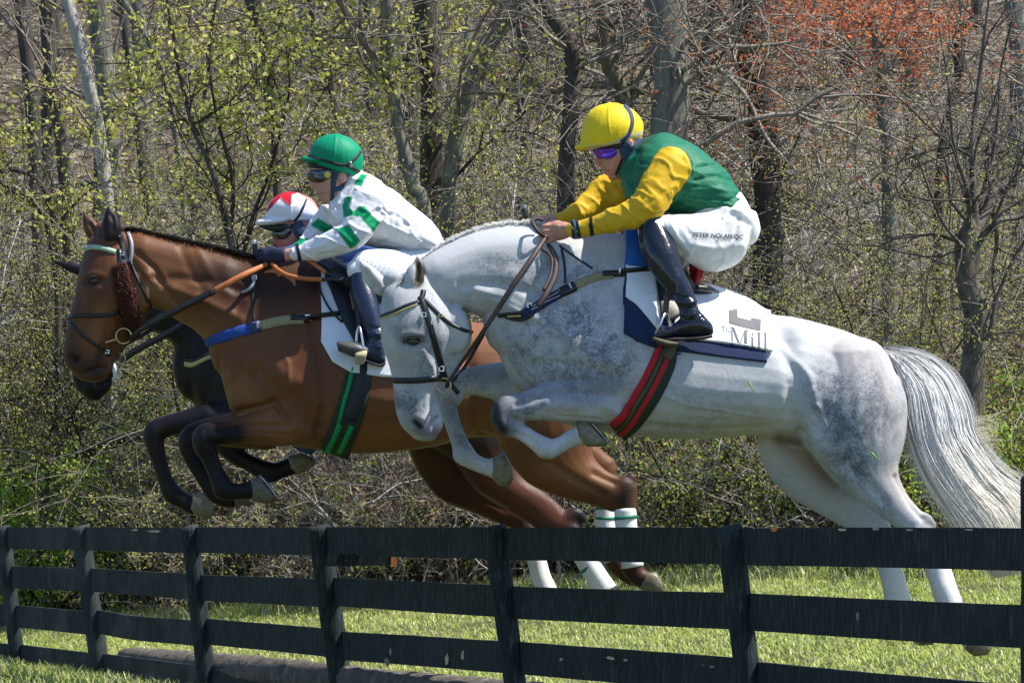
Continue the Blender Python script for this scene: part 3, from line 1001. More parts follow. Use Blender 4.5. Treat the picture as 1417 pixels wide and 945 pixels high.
tree([(1343, 605, 34), (1344, 560, 34), (1346, 500, 33), (1352, 440, 33), (1338, 385, 34), (1340, 335, 34), (1343, 315, 25), (1348, 296, 14)], 25.6, M_bark_rough, 'stout grey forked tree standing behind the white horse tail', 0, 3, M_twig_mid,
     limbs=[([(1342, 335, 0), (1350, 300, 0), (1347, 240, .1), (1347, 182, .2), (1356, 110, .3), (1362, 55, .3), (1370, -10, .3)], (15, 4)),
            ([(1342, 330, 0), (1340, 270, -.2), (1322, 210, -.3), (1316, 164, -.3), (1312, 110, -.3), (1300, 40, -.2)], (9, 3)),
            ([(1340, 340, 0), (1368, 290, .2), (1380, 262, .3), (1420, 228, .4), (1470, 190, .5)], (24, 10)),
            ([(1352, 340, 0), (1378, 310, -.2), (1415, 300, -.2), (1460, 290, 0)], (13, 6)),
            ([(1352, 455, 0), (1368, 466, -.1), (1381, 410, -.1), (1406, 355, -.1), (1440, 300, 0)], (9, 5)),
            ([(1336, 345, 0), (1322, 330, -.3), (1300, 300, -.4), (1278, 240, -.5), (1262, 200, -.5)], (7, 2)),
            ([(1345, 320, 0), (1365, 250, .2), (1380, 180, .2), (1385, 100, .2), (1400, 30, .1)], (8, 3))], top_ext=0, brL=1.3, name='forked_tree')
tree([(925, 300, 52), (927, 180, 50), (928, 100, 49), (922, 0, 52)], 29, M_bark_grey, 'thick grey trunk rising just behind the jockey in yellow and green', 2, 5, M_twig, 2.0, RD,
     limbs=[([(930, 110, 0), (990, 70, -.5), (1040, 66, -1), (1090, 60, -1.2)], (12, 5)), ([(935, 130, 0), (985, 95, -.3), (1030, 130, -.6), (1060, 190, -.8), (1100, 235, -1)], (10, 4)),
            ([(930, 90, 0), (960, 50, -.2), (1010, 40, -.4), (1060, 0, -.6)], (10, 5))], nleaf=3, lsize=.018, name='grey_tree', keep=lambda x, y: .2 + 0 * x)
tree([(1062, 330, 40), (1060, 230, 40), (1055, 164, 42), (1040, 73, 42), (1035, 0, 44)], 30, M_bark_dark, 'dark trunk to the right of the big grey trunk behind the green jockey back', 3, 6, M_twig, 2.0, name='dark_tree')
tree([(885, 300, 26), (870, 160, 24), (846, 100, 24), (838, 40, 24), (830, 0, 22)], 30, M_bark_olive, 'smooth olive trunk rising above the yellow helmet', 5, 8, M_twig, 1.8, RD,
     limbs=[([(868, 150, 0), (885, 110, 0), (905, 80, 0), (930, 60, .1)], (10, 6)), ([(848, 100, 0), (862, 60, 0), (870, 20, 0), (880, -20, 0)], (12, 8))], nleaf=3, lsize=.017, name='olive_tree', keep=lambda x, y: .2 + 0 * x)
tree([(778, 400, 24), (782, 278, 23), (785, 203, 23), (792, 135, 22), (789, 61, 22), (768, 30, 18)], 29.5, M_bark_dark, 'slim dark trunk between the two front jockeys above the whip', 5, 9, M_twig, 1.8,
     limbs=[([(790, 70, 0), (760, 50, -.2), (735, 25, -.3), (700, 10, -.4), (660, -10, -.4)], (9, 4)), ([(790, 100, 0), (820, 85, -.2), (850, 75, -.3), (900, 60, -.3)], (8, 3)),
            ([(790, 90, 0), (840, 110, -.3), (830, 150, -.5), (800, 170, -.6)], (7, 3))], name='slim_tree')
tree([(620, 320, 22), (625, 230, 22), (643, 142, 24), (660, 101, 26), (677, 61, 26), (697, 27, 24), (715, -10, 26)], 30.5, M_bark_grey, 'leaning curved trunk between the green helmet and the slim dark trunk', 5, 11, M_twig, 1.8, name='leaning_tree')
tree([(600, 320, 30), (598, 250, 30), (596, 130, 30), (590, 0, 34)], 31, M_bark_dark, 'dark trunk with bright green ivy beside the leaning curved trunk', 5, 12, M_twig_dark, 1.5, YG, name='ivy_tree')
tree([(590, 330, 20), (572, 257, 19), (558, 203, 18), (545, 135, 17), (541, 68, 17), (535, 0, 18)], 30, M_bark_grey, 'slender grey lichen trunk just right of the green helmet', 5, 13, M_twig, 1.5, YG,
     limbs=[([(545, 130, 0), (531, 112, 0), (518, 78, .1), (494, 44, .1), (470, 0, .1), (455, -30, 0)], (16, 10))], name='lichen_tree')
tree([(150, 330, 20), (138, 200, 19), (126, 130, 19), (110, 60, 18), (92, 0, 18)], 33, M_bark_pale, 'pale sunlit leaning trunk at the upper left of the wood', 3, 14, M_twig, 1.5, name='pale_tree')
tree([(160, 400, 30), (152, 200, 28), (145, 110, 26), (136, 0, 30)], 34, M_bark_grey, 'dull green-grey trunk beside the pale leaning trunk', 4, 15, M_twig, 1.6, YG, name='grey_tree')
tree([(95, 400, 16), (85, 200, 17), (72, 120, 18), (64, 0, 20)], 35, M_bark_dark, 'thin dark trunk left of the pale leaning trunk', 3, 16, M_twig, 1.5, name='dark_tree')
tree([(55, 400, 18), (48, 200, 19), (40, 110, 20), (30, 0, 20)], 42, M_bark_dark, 'leftmost dark trunk of the upper left corner', 3, 17, M_twig, 1.5, name='dark_tree')
tree([(215, 400, 12), (195, 200, 13), (182, 100, 13), (168, 0, 13)], 40, M_bark_dark, 'thin dark leaning trunk right of the pale leaning trunk', 3, 18, M_twig, 1.5, name='dark_tree')
tree([(385, 300, 14), (375, 150, 16), (368, 60, 20), (352, 0, 26)], 33, M_bark_dark, 'dark trunk half hidden by leaves above the green helmet', 4, 19, M_twig, 1.5, YG, name='dark_tree')
tree([(255, 320, 8), (245, 200, 9), (225, 100, 9), (195, 40, 9), (170, 0, 9)], 33, M_bark_grey, 'thin crooked grey sapling among the leaves at upper left', 4, 20, M_twig, 1.2, YG, name='sapling')
tree([(1262, 330, 22), (1264, 200, 24), (1258, 100, 26), (1262, 0, 26)], 42, M_bark_dark, 'dark trunk far behind the orange budding branches', 5, 21, M_twig, 1.8, name='dark_tree')
tree([(1190, 330, 20), (1180, 200, 20), (1172, 100, 20), (1180, 0, 20)], 46, M_bark_dark, 'distant dark trunk in the middle of the orange budding branches', 5, 22, M_twig, 1.8, name='dark_tree')
tree([(1300, 260, 14), (1316, 146, 14), (1327, 102, 16), (1330, 47, 16), (1352, 25, 16), (1352, 0, 15)], 31, M_bark_dark, 'crooked dark stem bending above the forked tree', 5, 23, M_twig, 1.4, name='crooked_tree', limbs=[([(1327, 90, 0), (1312, 60, 0), (1300, 30, 0), (1280, 0, 0)], (8, 5))])
tree([(1412, 420, 30), (1410, 220, 30), (1411, 90, 28), (1405, 0, 28)], 34, M_bark_grey, 'grey trunk cut by the right edge of the picture', 5, 24, M_twig, 1.6, name='grey_tree')
tree([(470, 300, 10), (465, 150, 12), (440, 60, 12), (430, 0, 12)], 41, M_bark_dark, 'thin dark trunk deep in the wood above the green helmet peak', 4, 25, M_twig, 1.5, YG, name='dark_tree')
tree([(980, 330, 16), (985, 200, 18), (978, 100, 18), (985, 0, 18)], 44, M_bark_dark, 'distant trunk between the big grey and the dark trunk', 4, 26, M_twig, 1.8, name='dark_tree')
tree([(735, 380, 18), (722, 200, 20), (730, 100, 20), (722, 0, 22)], 43, M_bark_dark, 'distant dark trunk behind the whip of the yellow jockey', 5, 27, M_twig, 1.8, name='dark_tree')
# the tree that hangs its orange buds into the upper right
tree([(1230, 260, 20), (1222, 150, 18), (1215, 60, 18), (1205, 0, 16)], 29.5, M_bark_grey, 'maple with clusters of orange and red buds at the upper right', 16, 31, M_twig, 1.5, RD,
     limbs=[([(1218, 120, 0), (1180, 80, -.3), (1130, 50, -.5), (1090, 20, -.6), (1040, 0, -.6)], (9, 3)), ([(1215, 70, 0), (1240, 50, -.2), (1280, 45, -.3), (1320, 60, -.3)], (8, 3)),
            ([(1220, 140, 0), (1170, 130, -.4), (1120, 150, -.6), (1080, 170, -.7)], (7, 2)), ([(1212, 40, 0), (1180, 25, .2), (1140, 20, .3), (1100, 40, .3)], (8, 3)),
            ([(1212, 50, 0), (1250, 20, .2), (1290, 15, .3), (1330, 30, .3)], (8, 3)), ([(1215, 90, 0), (1250, 100, .1), (1290, 80, .1), (1310, 95, .1)], (7, 3))], nleaf=16, lsize=.0165, name='maple_tree', top_ext=1.2, keep=lambda x, y: .05 + .75 * np.exp(-((x - 1190) / 110) ** 2 - ((y - 35) / 55) ** 2))
# arching dark stems at the left
tree([(330, 420, 11), (318, 330, 10), (295, 240, 9), (268, 175, 8), (250, 110, 6), (238, 40, 5)], 29.8, M_bark_dark, 'slender dark shrub trunk fanning out above the bay horse neck', 5, 33, M_twig_dark, 1.2, YG,
     limbs=[([(318, 330, 0), (322, 250, .2), (300, 160, .3), (290, 80, .3), (300, 0, .3)], (8, 3)), ([(300, 250, 0), (262, 172, .1), (240, 168, .2)], (7, 3)), ([(268, 175, 0), (330, 130, -.2), (360, 90, -.2)], (6, 2)),
            ([(330, 380, 0), (350, 300, .3), (372, 240, .4), (400, 130, .4), (395, 60, .5)], (8, 3))], name='sapling', top_ext=.5)
tree([(80, 420, 9), (78, 330, 8), (60, 260, 8), (20, 235, 7), (-20, 250, 6)], 32.0, M_bark_dark, 'dark arching stem bending over at the left edge', 3, 34, M_twig_dark, 1.0, YG,
     limbs=[([(80, 400, 0), (60, 300, -.1), (25, 270, -.1), (-20, 240, -.1)], (7, 4)), ([(78, 350, 0), (90, 300, 0), (130, 260, 0), (160, 250, 0)], (6, 2))], name='sapling', top_ext=.3)
tree([(60, 735, 12), (62, 690, 11), (70, 650, 11), (120, 622, 11), (150, 612, 10), (185, 606, 8)], 30.6, M_bark_dark, 'dark crooked fallen limb arching over the green bushes at lower left', 3, 35, M_twig_dark, 1.0, None, name='fallen_limb', top_ext=.3)
tree([(880, 620, 12), (886, 600, 13), (905, 580, 12), (925, 560, 10)], 27.2, M_bark_dark, 'dark broken branch sticking up under the belly of the white horse', 2, 36, M_twig, .8, None, name='broken_branch', top_ext=.3)

_r = random.Random(91)
for k in range(20):
    x = -30 + k * 76 + _r.uniform(-26, 26); w_ = _r.uniform(10, 24); ln = _r.uniform(-28, 28)
    tree([(x - ln, 380, w_), (x - ln * .5, 240, w_ * .97), (x, 110, w_ * .93), (x + ln * .4, 0, w_ * .9)], _r.uniform(41, 56), M_bark_dark if k % 3 else M_bark_grey, 'distant trunk standing deep in the wood on the slope', 3, 200 + k, M_twig_mid, 1.8, name='distant_tree')
    bpy.context.scene.objects[[o.name for o in bpy.data.objects if o.name.startswith('distant_tree')][-1]]['group'] = 'distant trunks deep in the wood'
# ---------------------------------------------------------------- horses
DG_, DB_, DT_ = 14.69, 16.6, 17.9       # distance planes of the white, the bay and the dark horse

def head_sections(rows, phi, D, o, n=26, sub=5, wk=1.0):
    """rows: xf,yf (front of face), xb,yb (jaw), half width m, front flatness; the outline is turned by phi about the long axis of the head"""
    S = cat([r if len(r) > 5 else (*r, .5) for r in rows], sub)
    rows2 = []
    def close(a, b):
        ca = np.array([(a[0] + a[2]) / 2, (a[1] + a[3]) / 2]); cb = np.array([(b[0] + b[2]) / 2, (b[1] + b[3]) / 2])
        dv = ca - cb; dv /= np.hypot(*dv) + 1e-9; h = np.hypot(a[0] - a[2], a[1] - a[3]) / 2; o_ = []
        for th in (78, 55, 30):
            k = cos(radians(th)); q = sin(radians(th)) * h * .5; r = a.copy()
            r[0:2] = ca + (a[0:2] - ca) * k + dv * q; r[2:4] = ca + (a[2:4] - ca) * k + dv * q; r[4] *= k; o_.append(r)
        return o_
    S = np.array(close(S[0], S[1]) + list(S) + close(S[-1], S[-2])[::-1])
    V = []
    s_ = F / D
    for s in S:
        L = np.hypot(s[2] - s[0], s[3] - s[1]) / s_
        # true depth of the head so that the turned outline spans L
        w = s[4]
        dep = max(.02, (L - 2 * w * abs(sin(phi)) * .72) / max(.5, cos(phi)))
        P = []
        for j in range(n):
            th = 2 * pi * j / n
            b = cos(th) * dep / 2                     # + is front
            k = (cos(th) + 1) / 2
            wid = w * (.62 + .38 * min(1, k * 1.7)) if s[5] > 0 else w
            c = math.copysign(abs(sin(th)) ** .8, sin(th)) * wid
            P.append((-b * cos(phi) + c * sin(phi), -b * sin(phi) - c * cos(phi)))   # picture axis (front -> jaw), depth
        P = np.array(P); lo, hi = P[:, 0].min(), P[:, 0].max()
        for u, dd in P:
            t = (u - lo) / (hi - lo)
            V.append(W(s[0] + (s[2] - s[0]) * t, s[1] + (s[3] - s[1]) * t, D + o + dd))
    return V, tube_faces(len(S), n)

def hoof(name, poly, D, o, hw, mat, parent, sole=None):
    h = obj(name, raw_mesh(name, *prism(poly, D, o, hw), mat), parent)
    return h

def coat(name, rough=.5, dapple=None, sheen=.2):
    g = N(name)
    at = g.n('ShaderNodeAttribute'); at.attribute_name = 'pigment'
    v = g.coord(); fur = g.noise(g.coord((1, 1, 2.2)), 240, 3)
    c = g.mix(1, at.outputs['Color'], g.ramp(fur, [(.3, (.86,) * 3), (.7, (1.12,) * 3)]), 'MULTIPLY')
    if dapple:
        a2 = g.n('ShaderNodeAttribute'); a2.attribute_name = 'dapple'
        sp = g.ramp(g.noise(v, 95, 6, .8), [(.42, (0, 0, 0)), (.58, (1, 1, 1))])
        md = g.ramp(g.noise(v, 15, 6, .7, .8), [(.42, (0, 0, 0)), (.60, (1, 1, 1))])
        m = g.mix(.5, sp, md)
        m = g.mix(1, m, (1.35, 1.35, 1.35), 'MULTIPLY')
        m = g.mix(1, m, a2.outputs['Color'], 'MULTIPLY')
        c = g.mix(m, c, dapple)
        fl = g.ramp(g.noise(v, 170, 2, .5), [(.70, (0, 0, 0)), (.76, (.8,) * 3)])
        c = g.mix(fl, c, (.16, .13, .11))
    hb = g.mix(.35, g.noise(g.coord((1, 1, 2.4)), 190, 4), g.noise(v, 38, 4))
    g.bump(hb, .42, .006)
    g.out(c, rough, .22)
    g.b.inputs['Sheen Weight'].default_value = sheen; g.b.inputs['Sheen Roughness'].default_value = .5
    return g.m

M_hoof = simple('hoof_horn', (.10, .09, .06), .45, .4, 60)
M_hoof_g = simple('pale_hoof_horn', (.17, .15, .09), .45, .4, 60)
M_shoe = simple('steel_shoe', (.45, .45, .45), .35, .2, 30, metallic=.9)
M_eye = simple('horse_eye', (.012, .008, .006), .06, .2, 20, bump=0, spec=.8)
M_wrap = simple('white_bandage', (.80, .80, .76), .85, .06, 40, .3)
M_green_tape = simple('green_tape', (.02, .22, .13), .6)
def hair_mat(name):
    g = N(name); at = g.n('ShaderNodeAttribute'); at.attribute_name = 'pigment'
    g.out(at.outputs['Color'], .5, .3)
    t = g.n('ShaderNodeBsdfTranslucent'); g.t.links.new(at.outputs['Color'], t.inputs[0])
    mx = g.n('ShaderNodeMixShader'); mx.inputs[0].default_value = .0
    g.t.links.new(g.b.outputs[0], mx.inputs[1]); g.t.links.new(t.outputs[0], mx.inputs[2]); g.t.links.new(mx.outputs[0], g.t.nodes['Material Output'].inputs[0])
    return g.m
M_hair = hair_mat('horse_hair')

def bandage(parent, pts, D, stripes=(), mat=None):
    b = obj('leg_bandage', raw_mesh('leg_bandage', *limb(pts, D, 1.0, 18, 6, .12), mat or M_wrap), parent)
    for (x0, y0, x1, y1, r, o) in stripes:
        P = [(x0, y0, r, o), (x1, y1, r, o)]
        V = []; n = 18
        (ax, ay), (bx, by) = (x0, y0), (x1, y1)
        t = np.array((bx - ax, by - ay)); t = t / np.hypot(*t); nn = np.array((-t[1], t[0]))
        for c in ((ax, ay), (bx, by)):
            for j in range(n):
                th = 2 * pi * j / n
                V.append(W(c[0] + nn[0] * r * cos(th), c[1] + nn[1] * r * cos(th), D + o + sin(th) * r * D / F))
        obj('tape_stripe', raw_mesh('tape_stripe', V, tube_faces(2, n), M_green_tape), b)
    return b

def ear(pts, D, o, w):
    """pts rows: x,y,r in px base -> tip"""
    return limb([(x, y, r, o, max(.006, r * D / F * w)) for x, y, r in pts], D)

def fetlocks(): pass

# ================= white (grey) horse
def white_horse():
    D = DG_
    torso = [(1240, 515, 1247, 560, .07, 0), (1222, 483, 1232, 612, .17, 0, .0), (1175, 460, 1165, 640, .245, 0, .05), (1120, 444, 1100, 614, .275, 0, .1), (1065, 434, 1045, 603, .285, 0, .12),
             (1010, 416, 990, 607, .295, 0, .15), (960, 396, 940, 608, .30, 0, .2), (915, 362, 895, 605, .29, 0, .28), (882, 330, 852, 600, .265, 0, .36), (845, 322, 795, 592, .24, 0, .36),
             (805, 322, 745, 565, .215, 0, .3), (765, 330, 708, 528, .17, 0, .2), (735, 350, 688, 487, .11, 0, .1)]
    neck = [(850, 325, 770, 560, .19, 0, .35), (800, 318, 712, 512, .165, 0, .35), (748, 309, 686, 450, .135, 0, .3), (700, 308, 664, 438, .12, -.01, .3), (655, 320, 648, 432, .105, -.02, .25), (612, 341, 640, 428, .095, -.03, .2), (580, 362, 628, 425, .08, -.04, .1)]
    head = [(543, 384, 600, 388, .07), (531, 402, 632, 412, .09), (527, 424, 650, 440, .105), (526, 450, 653, 466, .108), (529, 478, 645, 488, .095), (538, 505, 630, 514, .08), (543, 527, 616, 533, .07), (545, 548, 609, 552, .064), (548, 570, 604, 572, .062), (556, 590, 607, 592, .062), (568, 602, 604, 603, .05)]
    parts = [loft(torso, D, 30), loft(neck, D, 24), head_sections(head, .62, D, -.06)]
    # poll and forelock mound
    parts.append(ball(553, 388, 24, 17, D, -.05, .07))
    parts.append(ball(628, 456, 22, 34, D, -.085, .04))          # cheek
    parts.append(ball(571, 470, 15, 13, D, -.13, .03))           # eye socket
    parts.append(limb([(601, 560, 7, -.06), (606, 585, 8, -.07), (602, 598, 6, -.06)], D))   # chin
    # ears
    parts.append(ear([(573, 400, 11), (572, 389, 14), (575, 376, 12.5), (578, 366, 8), (578.5, 357, 3.5)], D, -.13, .85))
    parts.append(ear([(528, 399, 11), (519, 389, 13), (510, 377, 10.5), (503, 368, 6), (499, 362, 3)], D, .03, .85))
    # near fore
    parts.append(loft([(835, 440, 900, 470, .10, -.12), (815, 490, 890, 540, .115, -.15), (800, 512, 868, 580, .095, -.17), (772, 524, 835, 586, .08, -.18), (748, 533, 780, 583, .065, -.185), (720, 543, 735, 582, .058, -.19), (702, 552, 708, 585, .05, -.19)], D, 20))
    parts.append(limb([(712, 560, 17, -.19, .05), (699, 566, 18.5, -.19, .055), (696, 580, 17, -.19, .05), (706, 592, 14, -.19, .045)], D))
    parts.append(limb([(704, 590, 14, -.19), (722, 598, 11.5, -.19), (740, 610, 12, -.19), (755, 620, 15.5, -.19, .042)], D))
    parts.append(limb([(760, 622, 14, -.19, .04), (776, 615, 11.5, -.19), (790, 607, 12, -.19), (803, 602, 15, -.19, .045)], D))
    # far fore
    parts.append(limb([(770, 545, 34, .13, .08), (725, 533, 30, .14, .075), (690, 528, 27, .14), (655, 527, 20, .14), (632, 534, 19, .14, .05), (625, 547, 17, .14, .045)], D))
    parts.append(limb([(621, 542, 16, .14), (620, 562, 12.5, .14), (627, 588, 11, .14), (636, 612, 12, .14), (642, 628, 16, .14, .042)], D))
    parts.append(limb([(645, 632, 14, .14, .04), (660, 641, 11.5, .14), (674, 646, 12, .14), (690, 648, 17, .14, .046)], D))
    # near hind
    parts.append(loft([(1120, 500, 1225, 490, .16, -.06), (1100, 550, 1253, 545, .17, -.09), (1098, 596, 1255, 590, .15, -.11), (1128, 634, 1250, 620, .12, -.125), (1152, 663, 1243, 648, .095, -.13), (1185, 690, 1250, 672, .07, -.135), (1215, 712, 1262, 692, .055, -.14), (1243, 733, 1282, 714, .048, -.14)], D, 22))
    parts.append(limb([(1262, 722, 18, -.14, .04), (1280, 722, 13, -.14, .035), (1289, 726, 7, -.14, .02)], D))
    parts.append(limb([(1262, 722, 20, -.14, .045), (1276, 740, 20, -.14, .045), (1288, 765, 16, -.14, .038), (1298, 790, 14, -.14, .034), (1310, 830, 14, -.14), (1321, 855, 17, -.14, .042), (1335, 876, 13, -.14), (1348, 892, 14, -.14)], D))
    # far hind
    parts.append(loft([(1060, 560, 1200, 560, .14, .08), (1048, 612, 1190, 600, .13, .11), (1062, 655, 1165, 620, .10, .12), (1088, 684, 1175, 648, .08, .125), (1128, 708, 1195, 675, .065, .13), (1165, 728, 1215, 696, .05, .13), (1190, 742, 1228, 715, .045, .13)], D, 20))
    parts.append(limb([(1208, 727, 19, .13, .045), (1220, 745, 19, .13, .045), (1226, 765, 15, .13), (1232, 790, 13.5, .13), (1241, 830, 13.5, .13), (1250, 852, 16, .13), (1263, 868, 13, .13), (1275, 880, 14, .13)], D))
    B = Body(parts, .0062, 7)
    feats = [
        # shoulder blade edge, point of shoulder, triceps, forearm, girth line
        ([(868, 352), (835, 400), (800, 440), (760, 480)], 9, -.007), ([(858, 400), (872, 470), (880, 540), (868, 575)], 8, -.010), ([(740, 395), (720, 440), (716, 490)], 9, -.006),
        ([(790, 470), (830, 500)], 22, .012), ([(730, 505), (780, 502), (820, 508), (845, 520)], 8, -.005), ([(760, 560), (800, 560)], 8, .007), ([(715, 560), (760, 545), (800, 540)], 4, -.005),
        ([(840, 560), (868, 578)], 9, .010), ([(700, 470), (725, 470)], 14, .008),
        # neck groove and crest muscle
        ([(660, 400), (700, 420), (740, 440)], 8, .008), ([(640, 395), (690, 392), (740, 405), (780, 420)], 7, -.007), ([(610, 370), (660, 345), (720, 335), (790, 345)], 18, .008),
        # ribs, flank, hip bone, stifle, gaskin, tail hollow
        ([(1085, 470), (1100, 520), (1095, 570), (1110, 600)], 12, -.012), ([(1092, 452), (1110, 460)], 14, .010), ([(1120, 590), (1140, 625)], 16, .012), ([(1105, 600), (1130, 640), (1160, 672)], 6, -.008),
        ([(1200, 500), (1218, 545), (1222, 600)], 9, -.0025), ([(1170, 640), (1200, 668), (1225, 695)], 6, -.007), ([(1150, 480), (1190, 520), (1200, 580)], 24, .003), ([(1240, 660), (1262, 700), (1276, 716)], 4, -.008),
        ([(960, 540), (1040, 560)], 26, .006), ([(900, 590), (980, 596), (1060, 590)], 6, -.005), ([(1080, 475), (1120, 520), (1130, 560)], 5, .005),
        ([(905, 540), (950, 560), (1000, 566), (1050, 575)], 2.2, .0025), ([(880, 470), (890, 510), (886, 545)], 3, -.003), ([(870, 470), (878, 520)], 3, .003), ([(655, 405), (690, 412), (722, 428)], 2.2, -.003), ([(770, 575), (800, 578), (830, 580)], 2, -.003), ([(1130, 560), (1150, 600), (1165, 640)], 2.4, .003),
        ([(1075, 590), (1090, 560), (1092, 530)], 4, -.004), ([(600, 500), (592, 530), (588, 560)], 1.8, .0025), ([(548, 470), (552, 510), (556, 545)], 3, -.002), ([(700, 490), (715, 520), (735, 538)], 4, -.004), ([(745, 450), (770, 470), (790, 500)], 5, -.003),
        # head: eye, cheek bone, jaw, nostril, mouth, forehead
        ([(560, 472), (571, 474), (581, 472)], 5, -.007), ([(556, 463), (568, 460), (582, 463)], 4, .003), ([(560, 482), (574, 485)], 4, .002), ([(585, 485), (598, 510), (602, 535)], 4, .006), ([(603, 480), (610, 515)], 6, -.005),
        ([(640, 440), (646, 470), (632, 500), (618, 520)], 5, .004), ([(574, 583), (582, 590)], 4.5, -.010), ([(570, 577), (584, 579)], 3.5, .002), ([(606, 575), (596, 582), (591, 588)], 2.2, -.006), ([(556, 500), (562, 540)], 6, -.004),
        # ear cups
        ([(579, 389), (581, 378), (579, 368)], 4, -.012), ([(519, 397), (511, 386), (505, 376)], 4.5, -.010),
        # knee and fetlock bones
        ([(690, 560), (694, 590)], 5, .004), ([(712, 598), (745, 614)], 3, -.004), ([(800, 545), (850, 548)], 7, -.005), ([(1270, 735), (1275, 760)], 4, .004),
    ]
    B.sculpt(feats, D, gain=1.6)
    B.relax(2)
    x, y = to_px(B.co)
    n1 = vnoise(B.co, 3.2, 1); n2 = vnoise(B.co, 9, 2, 4)
    B.paint((.56, .57, .58)); B.stain([(560, 420), (575, 480), (575, 540)], 46, (.44, .46, .48), .7); B.stain([(700, 430), (760, 500), (860, 540)], 60, (.46, .48, .50), .5)
    dap = np.clip((n1 - .30) * 1.6, 0, 1) * .6
    def zone(line, wd, amt):
        nonlocal dap
        dap = np.maximum(dap, np.exp(-(B.pdist(line) / wd) ** 2) * amt)
    zone([(800, 450), (850, 500), (800, 520)], 44, 1.0); zone([(740, 560), (690, 570)], 26, 1.0); zone([(680, 560), (700, 590)], 16, 1.2)
    zone([(760, 430), (730, 480), (760, 520)], 38, .85); zone([(680, 365), (760, 375), (820, 380)], 30, .7); zone([(1150, 540), (1175, 600), (1185, 640)], 42, 1.1); zone([(1200, 510), (1220, 590)], 32, .8)
    zone([(1180, 650), (1230, 700)], 22, .6); zone([(580, 590), (565, 550)], 16, 1.1); zone([(560, 450), (600, 470), (590, 510)], 26, .7); zone([(548, 545), (552, 560)], 9, .9); zone([(900, 440), (900, 520)], 20, .4)
    zone([(625, 560), (640, 610)], 16, .7); zone([(668, 530), (640, 525)], 18, .7); zone([(1060, 640), (1110, 690)], 26, .25); zone([(920, 590), (1000, 596)], 10, .4)
    back = np.clip((520 - y + (x - 1100) * .1) / 60, 0, 1) * (x > 960)  # sunlit back and crest painted paler by thinning the dapples
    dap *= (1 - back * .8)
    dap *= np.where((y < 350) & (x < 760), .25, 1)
    B.stain([(1165, 475), (1215, 520), (1235, 600)], 34, (.42, .36, .35), .65); B.stain([(1140, 545), (1180, 620)], 34, (.36, .38, .42), .6)
    B.stain([(1230, 650), (1262, 700)], 16, (.42, .34, .30), .6)
    B.stain([(1085, 610), (1120, 640), (1150, 668)], 18, (.36, .24, .17), .75, D, 0, 9)
    B.stain([(1078, 606), (1105, 612)], 9, (.16, .12, .10), .8)
    B.stain([(540, 392), (535, 420)], 10, (.38, .36, .32), .6)
    B.stain([(578, 592), (588, 600), (600, 600)], 11, (.16, .15, .16), .9); B.stain([(566, 560), (563, 580)], 12, (.26, .27, .30), .55); B.stain([(574, 583), (582, 590)], 5.5, (.012, .012, .014), 1); B.stain([(606, 575), (590, 588)], 1.5, (.25, .12, .11), .8)
    B.stain([(560, 470), (572, 473), (583, 469)], 10, (.07, .07, .08), .92); B.stain([(556, 458), (580, 455)], 9, (.25, .26, .28), .6); B.stain([(562, 500), (575, 530)], 16, (.33, .34, .36), .5); B.stain([(545, 553)], 10, (.23, .24, .27), .6)
    B.stain([(580, 392), (581, 380), (580, 366)], 6, (.07, .06, .035), .97); B.poly([(578, 358), (587, 370), (587, 390), (580, 398), (573, 394), (575, 374)], (.055, .045, .028), D, -.5, -.05); B.stain([(578, 359), (578, 363)], 3, (.12, .07, .05), .9); B.stain([(517, 394), (506, 376)], 6, (.50, .50, .40), .8)
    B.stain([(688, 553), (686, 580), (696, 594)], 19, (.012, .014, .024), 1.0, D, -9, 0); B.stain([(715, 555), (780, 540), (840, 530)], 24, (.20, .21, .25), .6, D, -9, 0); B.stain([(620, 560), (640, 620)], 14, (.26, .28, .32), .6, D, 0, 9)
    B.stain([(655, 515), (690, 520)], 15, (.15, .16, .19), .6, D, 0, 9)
    B.stain([(1283, 716), (1291, 726)], 8, (.10, .09, .10), .8)
    B.stain([(757, 632), (700, 660)], 6, (.2, .2, .2), .4)
    horse = thing('horse', 'dappled grey white horse in mid-leap, nearest the camera, with a long creamy tail', 'horse')
    M = coat('dapple_grey_coat', .62, (.13, .145, .175), 0)
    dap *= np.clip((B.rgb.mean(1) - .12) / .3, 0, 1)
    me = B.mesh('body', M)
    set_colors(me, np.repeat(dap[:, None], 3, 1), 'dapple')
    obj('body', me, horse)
    hoof('hoof', [(797, 584), (819, 588), (842, 612), (838, 618), (812, 618), (799, 604)], D, -.19, .055, M_hoof_g, horse)
    obj('horseshoe', raw_mesh('horseshoe', *limb([(820, 587, 2.4, -.19, .05), (832, 600, 2.4, -.19, .055), (842, 613, 2.4, -.19, .05)], D), M_shoe), horse)
    hoof('hoof', [(682, 634), (698, 626), (709, 645), (711, 663), (703, 674), (690, 672), (680, 660)], D, .14, .055, M_hoof_g, horse)
    hoof('hoof', [(1340, 880), (1362, 876), (1374, 896), (1366, 906), (1348, 908), (1336, 898)], D, -.14, .055, M_hoof_g, horse)
    hoof('hoof', [(1268, 868), (1288, 866), (1298, 884), (1290, 892), (1274, 892), (1264, 884)], D, .13, .055, M_hoof_g, horse)
    bandage(horse, [(1282, 742, 20, -.14, .047), (1290, 766, 18, -.14, .044), (1299, 790, 17.5, -.14, .042), (1307, 815, 17.5, -.14), (1315, 838, 18, -.14, .046)], D)
    bandage(horse, [(1222, 745, 19, .13, .046), (1227, 766, 17, .13, .042), (1233, 790, 16.5, .13, .042), (1238, 812, 17, .13), (1243, 834, 18.5, .13, .046)], D)
    lo = hit(B.bvh(), 571, 472, D)[0].y - D
    e_ = obj('eye', raw_mesh('eye', *ball(571, 472.5, 10, 6.2, D, lo + .006, .018), M_eye), horse)
